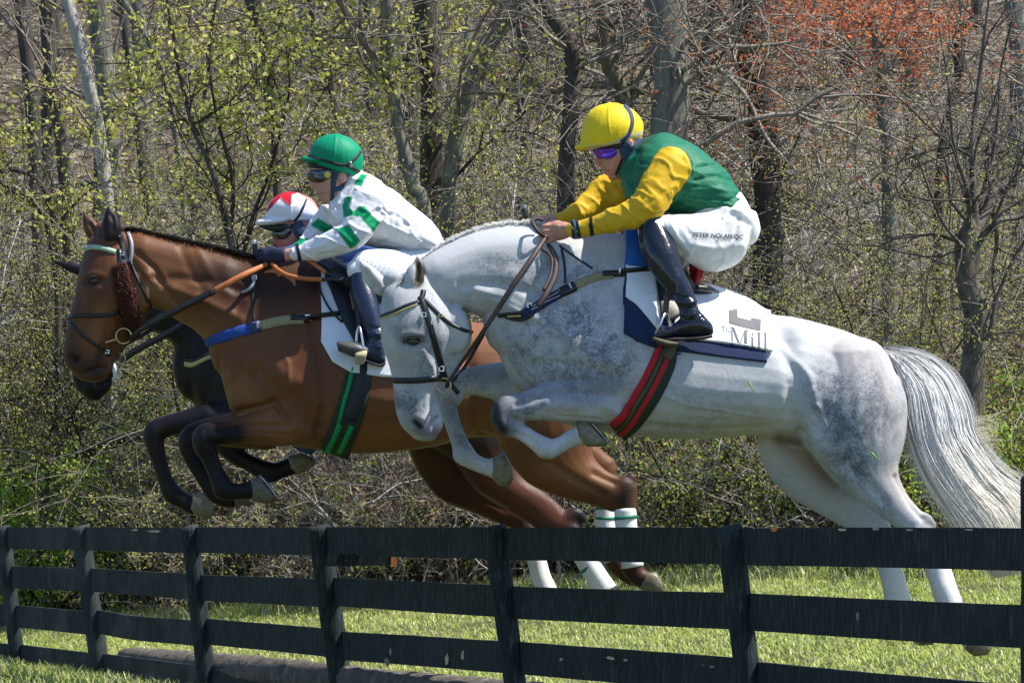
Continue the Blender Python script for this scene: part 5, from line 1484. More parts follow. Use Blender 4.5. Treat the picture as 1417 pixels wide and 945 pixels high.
# ================= rider in green and yellow on the white horse
def rider_green_yellow():
    D = DG_
    P = thing('person', 'jockey in green and yellow silks with a yellow helmet crouching over the white horse', 'jockey')
    bones = lambda k: [loft([(a, b, c, d, w * k, o) for (a, b, c, d, w, o) in rows], D, 18) for rows in ()]
    torso = [(882, 203, 868, 236, .055, 0), (893, 191, 862, 252, .10, 0), (915, 183, 868, 266, .17, 0), (942, 190, 886, 278, .205, 0), (968, 205, 912, 292, .195, 0), (995, 227, 945, 298, .175, 0), (1014, 250, 972, 300, .165, 0), (1024, 270, 998, 300, .165, 0)]
    near_arm = [(928, 232, 29, -.185, .075), (912, 258, 26, -.215, .07), (897, 282, 25, -.235, .066), (878, 296, 20.5, -.235, .056), (852, 304, 17.5, -.215, .05), (822, 313, 13.5, -.175, .038), (792, 319, 10.5, -.13, .03)]
    far_arm = [(880, 248, 26, .17, .07), (858, 260, 27, .21, .066), (836, 267, 23, .22, .058), (808, 289, 15.5, .17, .044), (782, 300, 9.5, .11, .03), (760, 306, 7, .06, .022)]
    # --- body
    sk = []
    sk.append(loft([(829, 196, 888, 186, .070, 0), (826, 206, 890, 200, .076, 0), (829, 214, 887, 210, .076, 0), (831, 222, 882, 219, .070, 0), (834, 231, 876, 227, .062, 0), (837, 239, 869, 233, .050, 0), (845, 246, 862, 241, .034, 0)], D, 26, 6))
    sk.append(limb([(830, 209, 3.2, 0, .011), (827.5, 218, 3.8, 0, .013), (827, 224, 4.6, 0, .017), (830, 228, 3.2, 0, .015)], D, n=12))
    sk.append(limb([(835, 234, 2.8, 0, .022), (837.5, 235.5, 2.2, 0, .022)], D, n=10)); sk.append(limb([(837, 238.5, 2.8, 0, .021), (839, 240, 2.6, 0, .02)], D, n=10))
    sk.append(ball(848, 245, 6.5, 5, D, 0, .022)); sk.append(ball(872.5, 200, 4.5, 7.5, D, -.078, .012)); sk.append(ball(872.5, 200, 4.5, 7.5, D, .078, .012))
    sk.append(limb([(872, 215, 18, 0, .055), (874, 240, 19, 0, .058), (885, 262, 22, 0, .07)], D))
    sk.append(loft([(a + .16 * (c - a), b + .16 * (d - b), c + .16 * (a - c), d + .16 * (b - d), w * .74, o) for (a, b, c, d, w, o) in torso[:-2]], D, 20))
    for A in (near_arm, far_arm): sk.append(limb([(x, y, r * .72, o, w * .75) for x, y, r, o, w in A], D))
    # near wrist and fist
    sk.append(limb([(800, 317, 9.5, -.14, .026), (788, 318.5, 9.5, -.125, .024), (778, 320, 12, -.11, .022)], D))
    sk.append(limb([(780, 319, 12.5, -.108, .019), (770, 320, 14, -.10, .018), (761, 320.5, 13, -.092, .016)], D))
    sk += fingers([[(764, 312, -.098), (753, 313, -.10), (749.5, 318, -.088), (754, 321, -.070), (760, 320, -.062)],
                   [(763, 318, -.098), (751, 320, -.10), (748, 325, -.088), (753, 328, -.070), (759, 327, -.062)],
                   [(763, 325, -.098), (753, 328, -.10), (751, 333, -.088), (756, 335, -.070), (762, 333, -.062)],
                   [(765, 331, -.096), (758, 335, -.096), (757, 339.5, -.086), (762, 341, -.072), (767, 338, -.064)],
                   [(775, 309, -.085), (765, 306.5, -.075), (757, 309, -.072)]], D, .0092)
    sk.append(limb([(764, 305, 8, .06, .024), (752, 308, 10, .05, .02), (746, 311, 10, .045, .018)], D))
    sk += fingers([[(748, 305, .05), (739, 307, .055), (736, 312, .045), (741, 315, .03)], [(747, 311, .05), (738, 314, .055), (736, 319, .045), (741, 321, .03)], [(748, 317, .05), (741, 320, .055), (739, 325, .045), (744, 327, .03)],
                   [(751, 321, .05), (746, 325, .055), (745, 329, .045), (750, 331, .03)], [(757, 303, .03), (749, 303, .02), (743, 306, .018)]], D, .009)
    # thighs and shins under the cloth
    for s in (-1, 1):
        sk.append(limb([(985, 305, 24, .07 * s), (1000, 320, 26, .08 * s), (965, 328, 24, .13 * s), (930, 318, 17, .19 * s), (908, 312, 12, .22 * s), (912, 350, 13, .27 * s), (935, 390, 11, .31 * s), (955, 425, 9, .33 * s), (955, 448, 8, .335 * s), (930, 460, 6, .335 * s)], D))
    B = Body(sk, .0042, 6)
    B.sculpt([([(836, 212), (848, 211)], 3.5, -.005, -.09, -.02), ([(834, 231), (836, 233.5)], 1.3, -.003), ([(836, 236.8), (845, 237.5)], 1.2, -.005), ([(829, 226), (833, 227)], 1.2, -.003), ([(846, 222), (842, 232)], 2.5, -.003), ([(850, 222), (858, 220)], 6, .003),
              ([(872.5, 200)], 3, -.004), ([(764, 315), (756, 316)], 1.2, -.003), ([(764, 322), (755, 324)], 1.2, -.003), ([(765, 329), (757, 331)], 1.2, -.003), ([(784, 314), (766, 312)], 2, .002)], D)
    B.paint(SKIN); n = vnoise(B.co, 30, 4)[:, None]; B.rgb *= .92 + .16 * n
    B.stain([(837, 236), (843, 237.5)], 1.8, (.42, .12, .11), .8); B.stain([(827, 224)], 4, (.60, .27, .20), .6); B.stain([(848, 226), (855, 224)], 6, (.58, .25, .19), .5)
    B.stain([(852, 244), (864, 238), (872, 228)], 5, (.40, .23, .18), .5); B.stain([(756, 320), (752, 330)], 8, (.62, .34, .26), .5); B.stain([(872, 198)], 5, (.60, .26, .22), .5)
    obj('body', B.mesh('body', M_skin), P)
    # --- jacket
    J = Body([loft(torso, D, 28), limb([(x, y, r * .8, o, w * .8) for x, y, r, o, w in near_arm[:3]], D, n=20), limb([(x, y, r * .8, o, w * .8) for x, y, r, o, w in far_arm[:3]], D, n=18), limb([(872, 226, 18, 0, .075), (882, 214, 20, 0, .078)], D), limb([(872, 244, 15, 0, .09), (882, 264, 20, 0, .14), (895, 284, 18, 0, .16)], D), loft([(878, 205, 862, 248, .085, 0), (890, 195, 862, 256, .10, 0)], D)], .0055, 6)
    gr = (.015, .155, .085); yl = (.70, .43, .02)
    J.paint(gr)
    near = dict(D=D, lo=-.6, hi=-.06)
    J.poly([(896, 176), (880, 190), (884, 236), (891, 236), (889, 206), (912, 184)], (.010, .10, .06), D, -.6, .6)
    FOLDS = [
        # folds of the sleeve
        ([(905, 244), (892, 262), (884, 280)], 3.2, -.008), ([(914, 250), (902, 268)], 3.5, .006), ([(925, 262), (905, 276), (893, 284)], 2.6, -.007), ([(890, 262), (880, 278), (864, 288)], 3, .006), ([(886, 292), (868, 298), (850, 300)], 2.4, -.005),
        ([(903, 292), (885, 300), (868, 310)], 2.6, -.006), ([(875, 286), (862, 294), (846, 296)], 2.5, .005), ([(846, 296), (830, 308)], 2.2, -.004), ([(862, 312), (836, 320)], 2.4, .004), ([(930, 215), (912, 224), (903, 240)], 4, .006), ([(945, 222), (935, 245), (925, 262)], 3, -.005), ([(938, 214), (928, 232), (918, 250)], 3, .005),
        ([(898, 270), (890, 276), (888, 284)], 2, -.006), ([(893, 288), (880, 292)], 2, .006),
        # far sleeve
        ([(858, 258), (835, 272), (812, 284)], 3, -.007, 0, 1), ([(868, 268), (845, 280), (820, 294)], 3, .005, 0, 1), ([(845, 252), (826, 264)], 3, .005, 0, 1), ([(815, 292), (790, 300)], 2, -.004, 0, 1),
    ]
    J.sculpt([
        # seam round the shoulder and back folds
        ([(900, 238), (903, 222), (912, 212), (930, 206), (948, 211), (957, 225), (956, 243), (944, 254)], 2, -.006), ([(962, 250), (990, 244), (1014, 250)], 2.6, -.006), ([(955, 264), (985, 262), (1018, 266)], 3, .006), ([(945, 272), (978, 274), (1012, 278)], 2.6, -.007), ([(965, 232), (990, 228)], 3, -.005),
        ([(972, 240), (1002, 238)], 2.5, .005), ([(925, 290), (950, 280), (975, 284)], 3, -.007), ([(940, 296), (965, 290), (995, 290)], 2.6, .006), ([(900, 200), (925, 192), (945, 196)], 2.5, -.003), ([(935, 285), (948, 268), (960, 258)], 3, -.005), ([(985, 300), (1000, 280), (1020, 272)], 2.5, -.005),
        ([(870, 250), (880, 270), (893, 285)], 3, -.005), ([(866, 240), (873, 228)], 2.5, -.004)], D)
    J.co += J.normals() * ((vnoise(J.co * (1, 1, 1.6), 14, 5) - .5) * .009)[:, None]
    J.wrinkle(.005, 8, (.8, 1, 2.4), 4, .35)
    jk = obj('jacket', J.mesh('jacket', M_silk), P)
    for arm_, far_ in ((near_arm, False), (far_arm, True)):
        SL = Body([limb(arm_, D, n=22, cap=1.0), limb([(x, y, r, o, w) for x, y, r, o, w in arm_[-2:]], D, n=18, cap=.15)], .0055, 5)
        SL.paint(yl)
        if not far_:
            SL.poly([(814.5, 300), (819.5, 300), (823, 330), (817, 332)], (.012, .014, .02))
        SL.sculpt(FOLDS, D, gain=.25)
        SL.wrinkle(.006, 11, (1, 1, 2.0), 3 + far_, .6)
        SL.co += SL.normals() * ((vnoise(SL.co * (1, 1, 1.3), 9, 5 + far_) - .5) * .006)[:, None]
        obj('sleeve', SL.mesh('sleeve', M_silk), jk)
    # wrist bands
    obj('wristband', raw_mesh('wristband', *limb([(802, 317, 13.6, -.145, .040), (797, 318, 13.4, -.135, .038), (791, 319, 12.6, -.125, .035)], D, cap=.1), M_strap_black), P)
    obj('watch', raw_mesh('watch', *limb([(797.5, 317.5, 14, -.136, .040), (794.5, 318, 13.8, -.132, .039)], D, cap=.05), simple('teal_watch_strap', (.03, .16, .17), .4)), P)
    # --- breeches
    near_th = [(894, 300, 892, 316, .045, -.225), (908, 298, 901, 322, .060, -.22), (935, 297, 926, 341, .075, -.20), (962, 296, 950, 361, .088, -.17), (990, 290, 974, 374, .098, -.135), (1012, 280, 998, 375, .095, -.11), (1030, 278, 1024, 362, .085, -.10), (1039, 292, 1040, 336, .05, -.09)]
    pel = [(972, 275, 960, 330, .14, 0), (990, 262, 975, 335, .15, 0), (1010, 258, 1000, 350, .165, 0), (1026, 268, 1022, 358, .165, 0), (1039, 290, 1038, 338, .12, 0)]
    T = Body([loft(near_th, D, 24), loft([(a, b, c, d, w, -o) for a, b, c, d, w, o in near_th], D, 22), loft(pel, D, 24)], .0055, 6)
    T.paint((.78, .78, .77))
    T.stain([(900, 300), (905, 316)], 5, (.6, .6, .6), .3)
    T.sculpt([([(915, 302), (925, 330), (945, 352)], 3, -.005), ([(925, 300), (938, 330), (955, 350)], 3, .005), ([(940, 300), (955, 325)], 3, -.004), ([(985, 300), (1010, 296), (1036, 312)], 3.5, -.007), ([(1000, 288), (1025, 292), (1038, 304)], 3, .007), ([(955, 338), (990, 345), (1025, 338)], 6, .005),
              ([(945, 352), (980, 362), (1010, 358)], 4, -.005), ([(1015, 274), (1010, 292)], 3, -.006), ([(968, 302), (1000, 304)], 2.5, -.005), ([(1022, 300), (1016, 330)], 3, -.004), ([(930, 345), (955, 365)], 3, .004)], D)
    T.co += T.normals() * ((vnoise(T.co, 12, 6) - .5) * .010)[:, None]
    T.wrinkle(.004, 7, (2.2, 1, .9), 6, .5)
    tb = obj('breeches', T.mesh('breeches', M_breech), P); bt = T.bvh()
    # lettering on the seat of the breeches
    cu = bpy.data.curves.new('lettering', 'FONT'); cu.body = 'PETER NOLAN\u00b7QC'; cu.size = 1; cu.offset = .012; cu.shear = 0
    to = bpy.data.objects.new('lettering', cu); COL.objects.link(to)
    bpy.context.view_layer.update()
    me = bpy.data.meshes.new_from_object(to.evaluated_get(bpy.context.evaluated_depsgraph_get())); bpy.data.objects.remove(to)
    bm = bmesh.new(); bm.from_mesh(me); bmesh.ops.triangulate(bm, faces=bm.faces); bmesh.ops.subdivide_edges(bm, edges=[e for e in bm.edges if e.calc_length() > .25], cuts=2); bm.to_mesh(me); bm.free()
    xs_ = [v.co.x for v in me.vertices]; w = max(xs_) - min(xs_); x0 = min(xs_)
    for v in me.vertices:
        u = (v.co.x - x0) / w; px_ = 958.5 + u * 69; py = 328 + u * 3.2 - v.co.y * 8.6
        l, nn_, ok = hit(bt, px_ + v.co.y * 1.0, py, D); v.co = l + nn_ * .0028
    M_ink = simple('black_print', (.02, .02, .025), .6, .1, 30, 0)
    me.materials.clear(); me.materials.append(M_ink); obj('lettering', me, tb)
    # faint worn print above it
    V, Fc = [], []
    rr = random.Random(4)
    for k in range(9):
        a = k / 8; cx, cy = 974 + a * 26, 302 + 5 * (4 * (a - .5) ** 2) * -1 + 6
        for _ in range(2):
            q = [(cx + rr.uniform(-1.5, 1.5), cy + rr.uniform(-2, 2)) for _ in range(2)]
            (ax, ay), (bx, by) = q; i0 = len(V)
            for (u, v_) in ((ax, ay - .35), (bx, by - .35), (bx, by + .35), (ax, ay + .35)):
                l, nn_, ok = hit(bt, u, v_, D); V.append(l + nn_ * .002)
            Fc.append((i0, i0 + 1, i0 + 2, i0 + 3))
    obj('worn_print', raw_mesh('worn_print', V, Fc, simple('grey_print', (.22, .22, .23), .7, .1, 30, 0), False), tb)
    # --- boots
    for s, nm in ((-1, 'near'), (1, 'far')):
        o = .335 * s
        L = limb([(900, 309, 18.5, .225 * s, .055), (907, 332, 24, .25 * s, .060), (915, 354, 24, .275 * s, .060), (927, 378, 20, .30 * s, .050), (941, 400, 15.5, .32 * s, .042), (951, 420, 14, o, .038), (955, 438, 14, o, .038), (958, 450, 13, o, .034)], D, n=22)
        Ft = loft([(981, 444, 984, 463, .026, o), (972, 434, 972, 466, .034, o), (958, 430, 957, 467, .036, o), (944, 438, 942, 467, .038, o), (930, 450, 928, 468, .044, o), (917, 455, 914, 470, .044, o), (905, 460, 903, 471, .030, o)], D, 20)
        bt_ = Body([L, Ft, ball(900, 304, 17, 6, D, .22 * s, .05)], .0055, 5)
        bt_.sculpt([([(930, 408), (944, 412), (960, 410)], 1.8, -.006), ([(932, 416), (948, 420), (964, 417)], 1.8, .005), ([(934, 424), (950, 428), (968, 424)], 2, -.006), ([(936, 434), (954, 437), (972, 430)], 1.8, .005), ([(940, 444), (958, 444), (976, 438)], 1.6, -.004), ([(900, 330), (915, 355), (935, 385)], 7, .004),
                    ([(884, 322), (892, 352), (905, 374), (930, 402)], 4, -.004)], D)
        bo = obj('boot', bt_.mesh('boot', M_boot), P)
        obj('sole', raw_mesh('sole', *loft([(904, 468, 903, 473, .028, o), (930, 466, 929, 472, .044, o), (950, 466, 949, 471, .036, o), (972, 464.5, 972, 470, .036, o), (984, 462, 985, 467.5, .027, o)], D, 14), simple('boot_sole', (.03, .028, .025), .7)), bo)
        if s < 0:
            pass
    # --- helmet
    def paint(B):
        B.paint((.85, .63, .02))
        B.stain([(814, 205), (832, 203.5), (853, 197.5), (887, 184)], 3.0, (.62, .58, .36), .9, hard=True)
        B.sculpt([([(843, 142), (842, 165), (846, 198)], 1.3, .003), ([(818, 153), (806, 175)], 1.2, .002)], D)
    rows = [(805, 206, 887, 192, .098, 0), (803, 198, 890, 184, .108, 0), (805, 178, 890, 171, .112, 0), (812, 160, 884, 160, .100, 0), (824, 148, 871, 149, .075, 0), (840, 143, 856, 143.5, .035, 0)]
    pk = loft([(795.5, 203, 796.5, 206.5, .015, 0), (799, 200.5, 799.5, 208, .05, 0), (808, 198, 808, 208, .082, 0), (822, 196, 822, 205.5, .098, 0), (834, 194, 834, 202, .10, 0)], D, 22)
    h, bh = helmet(P, D, 0, rows, pk, (.8, .66, .02), paint, [('goggle_strap', [(864, 146, 5), (872, 156, 5), (875, 170, 5), (870, 186, 5), (860, 197, 6)], 5, M_strap_navy)])
    obj('button', raw_mesh('button', *ball(837, 142.5, 4.5, 2.6, D, 0, .012), M_silk), h)
    b_ = h.children[-1]; set_colors(b_.data, np.tile((.80, .62, .02), (len(b_.data.vertices), 1)))
    bb = B.bvh()
    obj('ear_pad', raw_mesh('ear_pad', *drape_strip(bb, [(860, 197, 10), (866, 205, 20), (866, 214, 17), (863, 221, 8)], 16, D, .008, .002, 6, 5), M_pad), h)
    obj('neck_strap', raw_mesh('neck_strap', *drape_strip(bb, [(868, 218, 9), (878, 208, 11), (884, 198, 12), (886, 193, 12)], 10, D, .008, .003, 6, 4), M_pad), h)
    obj('chin_strap', raw_mesh('chin_strap', *drape_strip(bb, [(862, 218, 4), (857, 230, 3.5), (852, 242, 3.5)], 3.5, D, .002, .001, 6, 2), M_strap_black), h)
    g = obj('goggles', raw_mesh('goggles', *drape_strip(bb, [(826, 207, 11), (831, 211, 15), (838, 213, 16), (845, 212, 14), (852, 208, 9)], 14, D, .007, .003, 6, 6), M_lens_b), P)
    obj('goggle_frame', raw_mesh('goggle_frame', *drape_strip(bb, [(824, 204.5, 4), (834, 204.5, 5), (846, 204, 5), (856, 203, 7), (864, 201, 8)], 5, D, .010, .003, 6, 3), M_strap_black), g)
    return P, B, J
# ================= rider in white with green hoops on the bay
def rider_white_green():
    D = DB_
    P = thing('person', 'jockey in white silks with green hoops and a green helmet riding the bay horse', 'jockey')
    torso = [(500, 238, 468, 284, .07, 0), (512, 242, 455, 302, .14, 0), (530, 254, 466, 320, .195, 0), (556, 273, 492, 336, .20, 0), (580, 291, 527, 344, .185, 0), (600, 308, 562, 350, .175, 0), (611, 324, 592, 352, .165, 0), (613, 338, 604, 352, .13, 0)]
    near_arm = [(508, 284, 29, -.185, .078), (499, 306, 24, -.215, .07), (488, 324, 21.5, -.23, .064), (464, 336, 20, -.225, .056), (438, 345, 16.5, -.19, .048), (411, 351.5, 10.5, -.14, .032)]
    far_arm = [(462, 300, 24, .18, .07), (447, 316, 21, .21, .06), (433, 330, 15, .2, .046), (414, 344, 10, .15, .034), (396, 350, 8, .1, .026)]
    sk = [loft([(431, 226, 492, 230, .072, 0), (430, 236, 489, 238, .078, 0), (432.5, 247, 484, 247, .077, 0), (435, 257, 480, 256, .070, 0), (438, 266, 475, 264, .060, 0), (442, 274, 469, 271, .046, 0), (446, 280, 461, 278, .032, 0)], D, 26, 6)]
    sk.append(limb([(432, 241, 3, 0, .011), (431.5, 249, 3.4, 0, .013), (432.5, 257, 4, 0, .017), (436, 260, 3, 0, .015)], D, n=12))
    sk.append(limb([(440, 266, 2.6, 0, .021), (443, 267, 2, 0, .02)], D, n=10)); sk.append(limb([(441, 270, 2.6, 0, .02), (444, 271.5, 2.2, 0, .02)], D, n=10))
    sk.append(ball(449, 279.5, 5.5, 4, D, 0, .021)); sk.append(ball(474, 246, 6, 8, D, -.078, .012)); sk.append(ball(474, 246, 6, 8, D, .078, .012))
    sk.append(limb([(472, 258, 17, 0, .055), (474, 278, 17, 0, .056), (482, 300, 22, 0, .08)], D))
    sk.append(loft([(a + .16 * (c - a), b + .16 * (d - b), c + .16 * (a - c), d + .16 * (b - d), w * .74, o) for (a, b, c, d, w, o) in torso[:-2]], D, 20))
    for A in (near_arm, far_arm): sk.append(limb([(x, y, r * .72, o, w * .75) for x, y, r, o, w in A], D))
    sk.append(limb([(414, 351, 8.5, -.145, .026), (400, 352.5, 8.5, -.13, .025), (388, 354, 9, -.115, .024)], D))
    for s in (-1, 1):
        sk.append(limb([(575, 352, 22, .06 * s), (590, 366, 22, .08 * s), (550, 374, 22, .14 * s), (515, 370, 15, .19 * s), (498, 372, 11, .215 * s), (505, 410, 12, .25 * s), (514, 445, 9, .29 * s), (521, 475, 8, .30 * s), (505, 489, 5, .30 * s)], D))
    B = Body(sk, .0046, 6)
    B.sculpt([([(440, 240), (450, 240)], 3, -.005, -.09, -.02), ([(441, 268.4), (449, 269)], 1.2, -.005), ([(434, 259), (438, 260)], 1.2, -.003), ([(448, 252), (446, 263)], 2.5, -.003), ([(474, 246)], 3.5, -.005), ([(452, 250), (460, 250)], 5, .003)], D)
    B.paint((.55, .30, .22)); n = vnoise(B.co, 30, 4)[:, None]; B.rgb *= .92 + .16 * n
    B.stain([(441, 268.5), (447, 269)], 1.8, (.42, .15, .13), .7); B.stain([(432, 256)], 4, (.62, .3, .24), .6); B.stain([(474, 246)], 6, (.60, .28, .22), .5)
    obj('body', B.mesh('body', M_skin), P)
    J = Body([loft(torso, D, 28), limb(near_arm, D, n=20), limb(far_arm, D, n=18), limb([(474, 286, 20, 0, .08), (492, 252, 17, 0, .075)], D)], .0045, 8)
    gn = (.0, .30, .12)
    J.paint((.78, .78, .80))
    J.poly([(464.5, 317), (482.5, 311), (499, 334), (485, 346)], gn, D, -.6, -.05)
    J.poly([(497, 298), (504, 284), (525, 309), (516, 321)], gn, D, -.6, -.05)
    J.poly([(476, 302), (480, 287), (490, 292), (498, 285), (506, 286), (502, 298), (494, 300), (484, 298)], gn, D, -.6, .0)
    J.poly([(476, 300), (474, 284), (478, 274), (486, 271), (489, 275), (483, 281), (482, 298)], gn, D, -.6, .0)
    J.poly([(489, 255), (499, 240), (509, 242), (505, 248), (500, 258)], gn)
    J.poly([(430, 312), (440, 302), (464, 316), (457, 328)], gn, D, .0, .6)
    J.poly([(405, 342), (412, 330), (428, 331), (420, 340)], gn, D, .0, .6)
    J.poly([(408.5, 334), (413, 334), (418, 364), (412, 364)], (.012, .02, .05), D, -.6, -.05)
    J.sculpt([
        ([(523, 290), (505, 304), (494, 318)], 2.6, -.007), ([(530, 300), (513, 316), (503, 330)], 3, .005), ([(470, 322), (480, 335), (486, 345)], 2.5, -.004), ([(455, 334), (440, 342), (424, 346)], 3, .005), ([(462, 350), (442, 354)], 3, -.004), ([(545, 275), (538, 300), (540, 325)], 3, -.006), ([(555, 285), (550, 310)], 3, .005),
        ([(526, 288), (533, 297), (528, 312)], 2.6, .008), ([(528, 290), (540, 296)], 2, -.006), ([(560, 310), (585, 318), (605, 330)], 3, -.006), ([(540, 325), (565, 335), (585, 342)], 3, -.007), ([(565, 300), (590, 312)], 3, .005), ([(500, 262), (520, 262), (535, 268)], 3, -.004), ([(585, 325), (575, 342)], 2.5, .006),
        ([(444, 292), (455, 300), (462, 312)], 2.5, -.006), ([(450, 286), (462, 296), (470, 308)], 2.5, .006), ([(464, 285), (470, 292)], 2, -.005), ([(440, 310), (430, 322)], 2.5, -.005, 0, 1), ([(500, 345), (530, 335), (545, 330)], 3, -.006)], D)
    J.co += J.normals() * ((vnoise(J.co * (1, 1, 1.6), 14, 7) - .5) * .005)[:, None]
    J.wrinkle(.007, 9, (.9, 1, 2.2), 9, .55)
    obj('jacket', J.mesh('jacket', M_silk), P)
    # gloves with fingers closed on the rein
    G = Body([limb([(392, 353, 10, -.12, .028), (380, 353, 11, -.11, .024), (370, 353, 10.5, -.10, .020)], D)] +
             fingers([[(372, 346, -.10), (361, 346, -.102), (357, 350, -.09), (361, 353, -.075)], [(371, 351, -.10), (359, 352, -.102), (356, 356, -.09), (360, 359, -.075)], [(372, 356, -.10), (361, 358, -.102), (358, 362, -.09), (363, 364, -.075)],
                      [(374, 360, -.10), (366, 363, -.10), (364, 366, -.088), (369, 367, -.075)], [(382, 345, -.09), (373, 343, -.08), (366, 346, -.078)]], D, .010), .0045, 4)
    obj('glove', G.mesh('glove', M_glove), P)
    G2 = Body([limb([(394, 352, 9, .1, .026), (384, 353, 10, .095, .022), (374, 353, 9.5, .09, .018)], D)] +
              fingers([[(375, 347, .09), (365, 348, .092), (362, 352, .08), (366, 354, .065)], [(375, 352, .09), (364, 354, .092), (361, 358, .08), (366, 360, .065)], [(376, 357, .09), (367, 360, .092), (365, 363, .08), (370, 364, .065)], [(378, 361, .09), (371, 364, .09), (370, 366, .08), (374, 367, .065)], [(384, 346, .08), (376, 344, .07), (370, 347, .068)]], D, .010), .0055, 4)
    obj('glove', G2.mesh('glove', M_glove), P)
    near_th = [(485, 362, 489, 388, .048, -.215), (497, 349, 503, 394, .062, -.21), (516, 345, 520, 402, .075, -.195), (540, 345, 542, 410, .086, -.165), (570, 348, 570, 414, .09, -.12), (592, 345, 595, 408, .09, -.11), (608, 350, 612, 392, .06, -.10)]
    pel = [(560, 336, 560, 385, .14, 0), (575, 335, 572, 392, .15, 0), (592, 332, 590, 402, .16, 0), (606, 338, 606, 396, .15, 0), (614, 348, 614, 380, .09, 0)]
    T = Body([loft(near_th, D, 24), loft([(a, b, c, d, w, -o) for a, b, c, d, w, o in near_th], D, 22), loft(pel, D, 24)], .0058, 6)
    T.paint((.74, .76, .80))
    x, y = to_px(T.co); T.co += T.normals() * (np.sin((x + .42 * y) * .95 + 2 * vnoise(T.co, 9, 2)) * .0022 * np.clip((y - 347) / 12, 0, 1) * (x > 494))[:, None]
    T.sculpt([([(490, 360), (497, 372), (500, 386)], 3, -.003)], D)
    obj('breeches', T.mesh('breeches', M_breech), P)
    for s in (-1, 1):
        o = .305 * s
        L = limb([(497, 385, 15, .225 * s, .052), (502, 405, 17, .25 * s, .056), (508, 425, 16.5, .27 * s, .054), (515, 445, 14, .29 * s, .044), (520, 462, 12, o, .036), (522, 478, 12, o, .034), (523, 490, 11, o, .032)], D, n=20)
        Ft = loft([(531, 490, 532, 502, .022, o), (524, 478, 526, 505, .030, o), (512, 474, 512, 501, .034, o), (500, 476, 498, 495, .038, o), (486, 477, 484, 490, .040, o), (474, 476, 473, 486, .034, o), (468, 478, 468, 483, .018, o)], D, 18)
        b_ = Body([L, Ft, ball(496, 382, 14, 6, D, .22 * s, .046)], .006, 5)
        b_.sculpt([([(508, 452), (522, 455), (532, 450)], 1.8, -.006), ([(510, 460), (524, 463), (534, 458)], 1.8, .005), ([(510, 468), (525, 471), (533, 467)], 1.8, -.006), ([(512, 478), (526, 480)], 1.8, .004)], D)
        bo = obj('boot', b_.mesh('boot', M_boot_n), P)
        obj('sole', raw_mesh('sole', *loft([(469, 481, 469, 486, .022, o), (485, 487, 484, 492, .040, o), (500, 493, 498, 498, .038, o), (513, 499, 512, 503.5, .034, o), (525, 503, 526, 507.5, .031, o), (532, 500, 533, 505, .022, o)], D, 14), simple('dark_sole', (.02, .02, .02), .7)), bo)
    def paint(H):
        H.paint((.0, .27, .135)); H.sculpt([([(465, 186), (463, 205), (462, 228)], 1.3, .003)], D)
    rows = [(430, 224, 497, 245, .098, 0), (428.5, 216, 502, 232, .110, 0), (430, 205, 502.5, 216, .113, 0), (437, 195, 497, 202, .098, 0), (449, 187.5, 484, 191, .068, 0), (461, 185.5, 472, 186.5, .03, 0)]
    pk = loft([(417.5, 218.5, 418.5, 222.5, .02, 0), (421, 216.5, 422, 225, .052, 0), (430, 215.5, 431, 227, .085, 0), (442, 216, 444, 228, .10, 0), (455, 219, 456, 230, .102, 0)], D, 22)
    h, bh = helmet(P, D, 0, rows, pk, (.0, .27, .135), paint, [('goggle_strap', [(427, 216, 3.5), (440, 220, 3.5), (458, 225, 4), (476, 229, 4.5), (490, 221, 4), (499, 210, 4)], 4, M_strap_black), ('goggle_strap', [(480, 229, 5), (490, 234, 5), (499, 240, 5)], 5, M_strap_black)])
    obj('buckle', raw_mesh('buckle', *drape_strip(bh, [(484, 224, 4), (485.5, 231, 4)], 4, D, .006, .004, 4, 2), M_shoe), h)
    bb = B.bvh()
    obj('ear_strap', raw_mesh('ear_strap', *drape_strip(bb, [(466, 232, 10), (463, 242, 8), (461, 256, 7), (460, 268, 5.5), (459, 279, 4)], 8, D, .005, .002, 6, 4), M_pad), h)
    obj('neck_strap', raw_mesh('neck_strap', *drape_strip(bb, [(462, 262, 5), (472, 260, 7), (482, 253, 8), (487, 245, 8)], 7, D, .005, .003, 6, 4), M_pad), h)
    obj('head_pad', raw_mesh('head_pad', *drape_strip(bb, [(430, 229, 7), (445, 230, 8), (462, 232, 9), (478, 234, 8), (490, 238, 8)], 8, D, .010, .002, 6, 4), M_strap_black), h)
    g = obj('goggles', raw_mesh('goggles', *drape_strip(bb, [(429.5, 240, 12), (434, 243, 17), (442, 244, 18), (450, 242, 15), (458, 238, 11)], 14, D, .009, .003, 6, 6), M_lens), P)
    obj('goggle_badge', raw_mesh('goggle_badge', *ball(453, 242, 4.6, 4.6, D, -.098, .005), M_yellow_dot), g)
    # jacket collar fastener, whip
    return P, B, J
